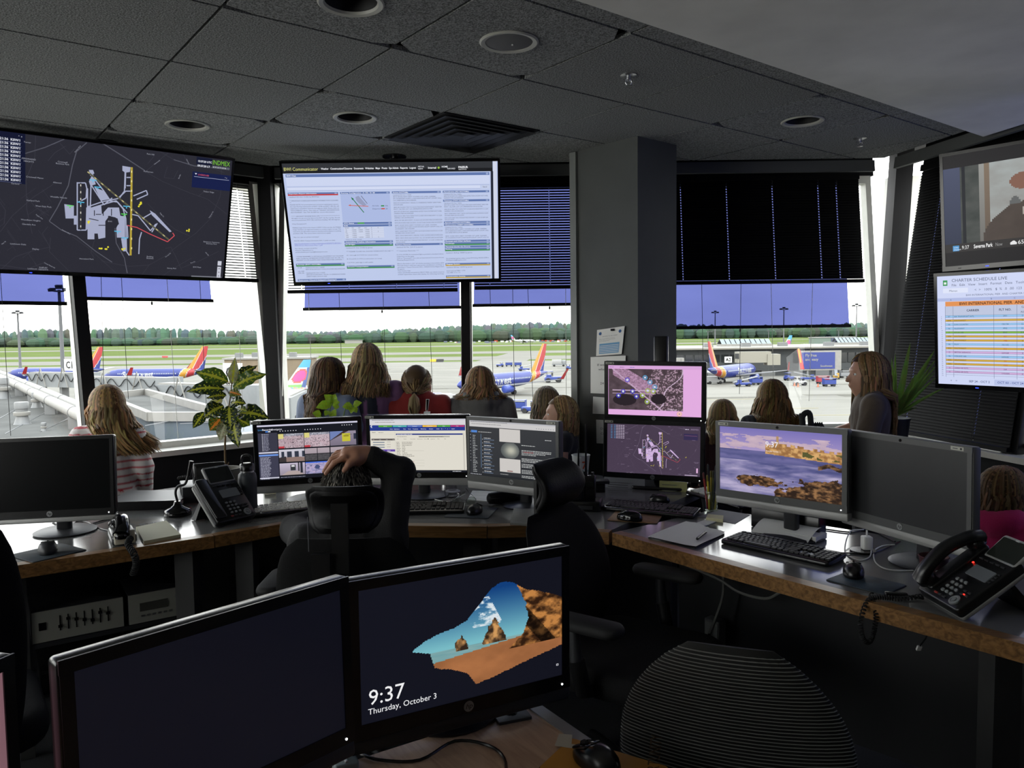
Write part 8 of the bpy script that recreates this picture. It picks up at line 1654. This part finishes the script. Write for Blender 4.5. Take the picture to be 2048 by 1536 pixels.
vehicle('tow_tractor','blue tractor pulling two carts beyond the grey-hoodie child',1000,734,PI); vehicle('baggage_cart','first blue cart behind the far tractor',1018,733,PI); vehicle('baggage_cart','second blue cart behind the far tractor',1036,733,PI)
vehicle('tow_tractor','blue tow tractor under the tail of the middle aeroplane',1106,765,.1,sc=1.5); vehicle('belt_loader','blue belt loader behind the middle aeroplane',1048,742,.2); vehicle('tow_tractor','blue tractor near the column far on the apron',1140,740,0); vehicle('service_truck','grey service truck near the column far on the apron',1118,733,0,'grey')
vehicle('tow_tractor','blue baggage tractor beside the column children',1062,826,2.9); vehicle('baggage_cart','open blue cart beside the column children',1036,822,2.9); vehicle('service_truck','white truck beside the red-shirt child shoulder',893,818,.3,'white'); vehicle('baggage_cart','blue and white cart beyond the red-shirt child',868,806,.2)
vehicle('van','white van under the fin of the parked aeroplane',1428,768,.05,'white',1.05); vehicle('belt_loader','blue loader under the tail of the parked aeroplane',1486,773,.1); vehicle('baggage_cart','blue cart beside the loader of the parked aeroplane',1512,770,.2)
vehicle('baggage_cart','red baggage cart in the group of two on the apron',1645,768,.05,'red'); vehicle('baggage_cart','blue baggage cart in the group of two on the apron',1658,773,.05,'blue'); vehicle('tow_tractor','white tractor before the baggage carts',1600,771,0,'white'); vehicle('tow_tractor','blue tractor at the nose of the parked aeroplane',1580,761,.2); vehicle('belt_loader','blue belt loader at the nose of the parked aeroplane',1616,762,2.8); vehicle('belt_loader','yellow loader by the terminal docks',1672,758,1.2,'yellow'); vehicle('baggage_cart','grey cart by the terminal docks',1690,756,0,'grey')
for k, (u, v) in enumerate(((1596,774),(1636,774),(1589,772))): p = atz(u, v, GZ+.12); o = thing('traffic_cone', ['orange traffic cone just before the white tractor','orange traffic cone just before the red and blue baggage carts','orange traffic cone standing off the rear of the white tractor'][k], 'cone', Matrix.Translation(p), 'traffic cones'); MB().lathe([(.32,.06),(.22,.3),(.06,1.0)], 12).build('cone', mat('cone_orange', (160,76,40), .6), o); MB().box((0,0,.03),(.8,.8,.06)).build('base', BLACK, o)
for k, (u, v, c) in enumerate(((868,724,(220,170,40)),(880,724,(40,40,40)),(330,716,(150,60,60)))): p = atz(u, v, GZ+.12); o = thing('taxiway_sign', ['yellow taxiway sign beyond the red-shirt child', 'dark taxiway sign beside the yellow one', 'dark red taxiway sign beyond the left aeroplane'][k], 'sign', Matrix.Translation(p)); MB().box((0,0,.9),(4.2,.4,1.4),col=lin(c)).build('panel', VC, o); MB().box((0,0,.12),(3.4,.3,.24)).build('foot', DARK, o)

# ---- roofs, pipes and jet bridges below the left windows
R1Z = -5.0
def roofpoly(px, z): return [(p.x, p.y) for p in (atz(u, v, z) for u, v in px)]
ra = sempty('roof_left', 'flat grey roof with vents below the left windows'); pa = roofpoly([(-260,775),(0,757),(172,842),(300,905),(300,1010),(-260,1010)], R1Z); MB().prism(pa, -9, R1Z).build('deck', ROOFM, ra)
for k in range(9):
    a = atz(-200+70*k, 880-4*k, R1Z); b_ = atz(-40+60*k, 772+9*k, R1Z)
    if b_.y > a.y: MB().tube([a+Vector((0,0,.02)), b_+Vector((0,0,.02))], .03, 4).build('seam', MID, ra)
for k, (u, v, s) in enumerate(((45,848,1.0),(74,815,.85),(6,797,1.35),(88,862,.35),(-40,830,1))):
    p = atz(u, v, R1Z); o = thing('roof_vent', ['large mushroom roof vent near the window','smaller mushroom roof vent behind the large one','wide roof vent at the picture edge','low pipe vent on the grey roof','mushroom roof vent past the picture edge'][k], 'vent', Matrix.Translation(p) @ Matrix.Scale(s, 4), 'roof vents')
    MB().lathe([(.62,0),(.55,.1),(.42,.55),(.4,.7)], 18).build('curb', VENT, o, True); MB().lathe([(.55,.66),(.58,.72),(.58,.92),(.45,.98)], 18).build('collar', ROOFW, o, True); MB().lathe([(.42,.98),(.42,1.25)], 18).build('neck', VENT, o, True); MB().lathe([(.5,1.2),(.5,1.6),(.46,1.7)], 18).build('cap', VENT, o, True)
a, b_ = atz(-60,720,R1Z+1.2), atz(215,838,R1Z+1.2); d = (b_-a).normalized()
for k, off in enumerate((0, 1.0)):
    n_ = Vector((-d.y, d.x, 0))*-off; o = thing('roof_pipe', ['fat white insulated pipe along the roof edge, nearer one','fat white insulated pipe along the roof edge, farther one'][k], 'pipe', Matrix.Translation(a+n_*1.0)); MB().tube([Vector((0,0,0)), b_-a], .42, 14).build('pipe', ROOFW, o, True)
    for i in range(14): q = (b_-a)*((i+.5)/14); MB().tube([q-d*.09, q+d*.09], .46, 14).build('band', VENT, o, True); MB().box(q+Vector((0,0,-.75)), (.9,.12,.9)).build('saddle', VENT, o)
rb2 = thing('roof_block', 'raised flat roof with white parapet and pale blue wall', 'building', None); rb2.location = (0,0,0); pb = roofpoly([(205,800),(292,790),(470,842),(300,842)], R1Z); MB().prism(pb, -12, R1Z).build('walls', BLUEW, rb2); c_ = [sum(p[i] for p in pb)/4 for i in (0,1)]
MB().prism([(p[0]*.985+c_[0]*.015, p[1]*.985+c_[1]*.015) for p in pb], R1Z, R1Z+.05).build('deck', ROOFM, rb2)
for k in range(4): p, q = Vector((*pb[k], R1Z+.35)), Vector((*pb[(k+1) % 4], R1Z+.35)); dd = (q-p).normalized(); nn = Vector((-dd.y, dd.x, 0))*.25; MB().prism([(p.x-nn.x,p.y-nn.y),(q.x-nn.x,q.y-nn.y),(q.x+nn.x,q.y+nn.y),(p.x+nn.x,p.y+nn.y)], R1Z, R1Z+.7).build('parapet', ROOFW, rb2)
rc = sempty('roof_middle', 'lower grey roof deck and pale blue wall by the croton'); MB().prism(roofpoly([(225,846),(330,850),(560,905),(560,1000),(225,1000)], -6.5), -12, -6.5).build('deck', ROOFM, rc)
MB().prism(roofpoly([(330,848),(560,850),(560,915)], -6.2), -12, -6.2).build('wall_cladding', BLUEW, rc)
def jetway(label, u0, v0, u1, v1, Y0, Y1, gate=None):
    p, q = aty(u0, v0, Y0), aty(u1, v1, Y1)
    if q.x < p.x: p, q = q, p
    o = thing('jet_bridge', label, 'jet bridge', Matrix.Translation(Vector((p.x, p.y, GZ+.12))), 'jet bridges'); w = q-p; w.z = 0; L_ = w.length; M_ = RZ(math.atan2(w.y, w.x)); h = p.z-GZ
    MB().box((L_/2,0,h),(L_,3.0,2.9)).build('tunnel', mat('jetway_grey', (105,108,109), .6, var=.05, vscale=.4), o, M=M_); MB().box((L_+1.2,0,h),(3,4,3.4)).build('cab', MATS['jetway_grey'], o, M=M_); MB().box((L_*.5,0,h+1.55),(L_,2.2,.25)).build('roof_rail', ROOFW, o, M=M_)
    for x in (.15,.6,.9): MB().box((L_*x,0,(h-1.4)/2),(.8,1.6,h-1.4)).build('leg', VENT, o, M=M_)
    P = []; n_ = 10
    for k in range(n_*4+1): x = k/(n_*4); P.append((L_*x, -1.75, h+.6+.75*math.cos(2*PI*n_*x*.5)))
    MB().tube(P, .10, 6).build('service_hose', RUBBER, o, M=M_)
    for s in (.3,.75): MB().tube([(L_*s-1.6,-1.9,h-1.4),(L_*s,-1.9,h+2.6),(L_*s+1.6,-1.9,h-1.4)], .12, 6).build('hose_frame', ROOFW, o, M=M_)
    if gate: vs, fs, w2 = textmesh(gate, .03); g_ = MB().box((L_*.93,-2.2,h+3.4),(3.2,.2,2.4)).build('gate_plate', WHITE, o, M=M_); MB().add([(L_*.93+(a-w2/2)*2.0, -2.35, h+2.7+b*2.0) for a, b in vs], fs).build('gate_number', BLACK, g_)
jetway('pale jet bridge with hanging hose below the left aeroplane', 505,797, 330,790, 105, 112, 'C3'); jetway('pale jet bridge with hanging hose right of the left mullion', 330,778, 180,770, 150, 158); jetway('far pale jet bridge left of the left mullion', 168,768, 70,760, 165, 172, 'C1'); jetway('pale jet bridge with gate plate C4 beside the long-haired child', 560,815, 596,800, 112, 128, 'C4')
q = aty(470,735,215); o = thing('tan_building', 'low tan service building behind the croton leaves', 'building', T(q.x, 235, GZ)); MB().box((4,0,4.4),(24,12,8.8)).build('wall', mat('tan_brick', (102,90,73), .8, var=.08, vscale=.4), o); MB().box((4,0,9.0),(25,13,.5)).build('roof', ROOFW, o)
for k in range(5): MB().box((-5+4*k,-2+(k % 2)*3,9.9),(2,1.6,1.4)).build('roof_unit', VENT, o)
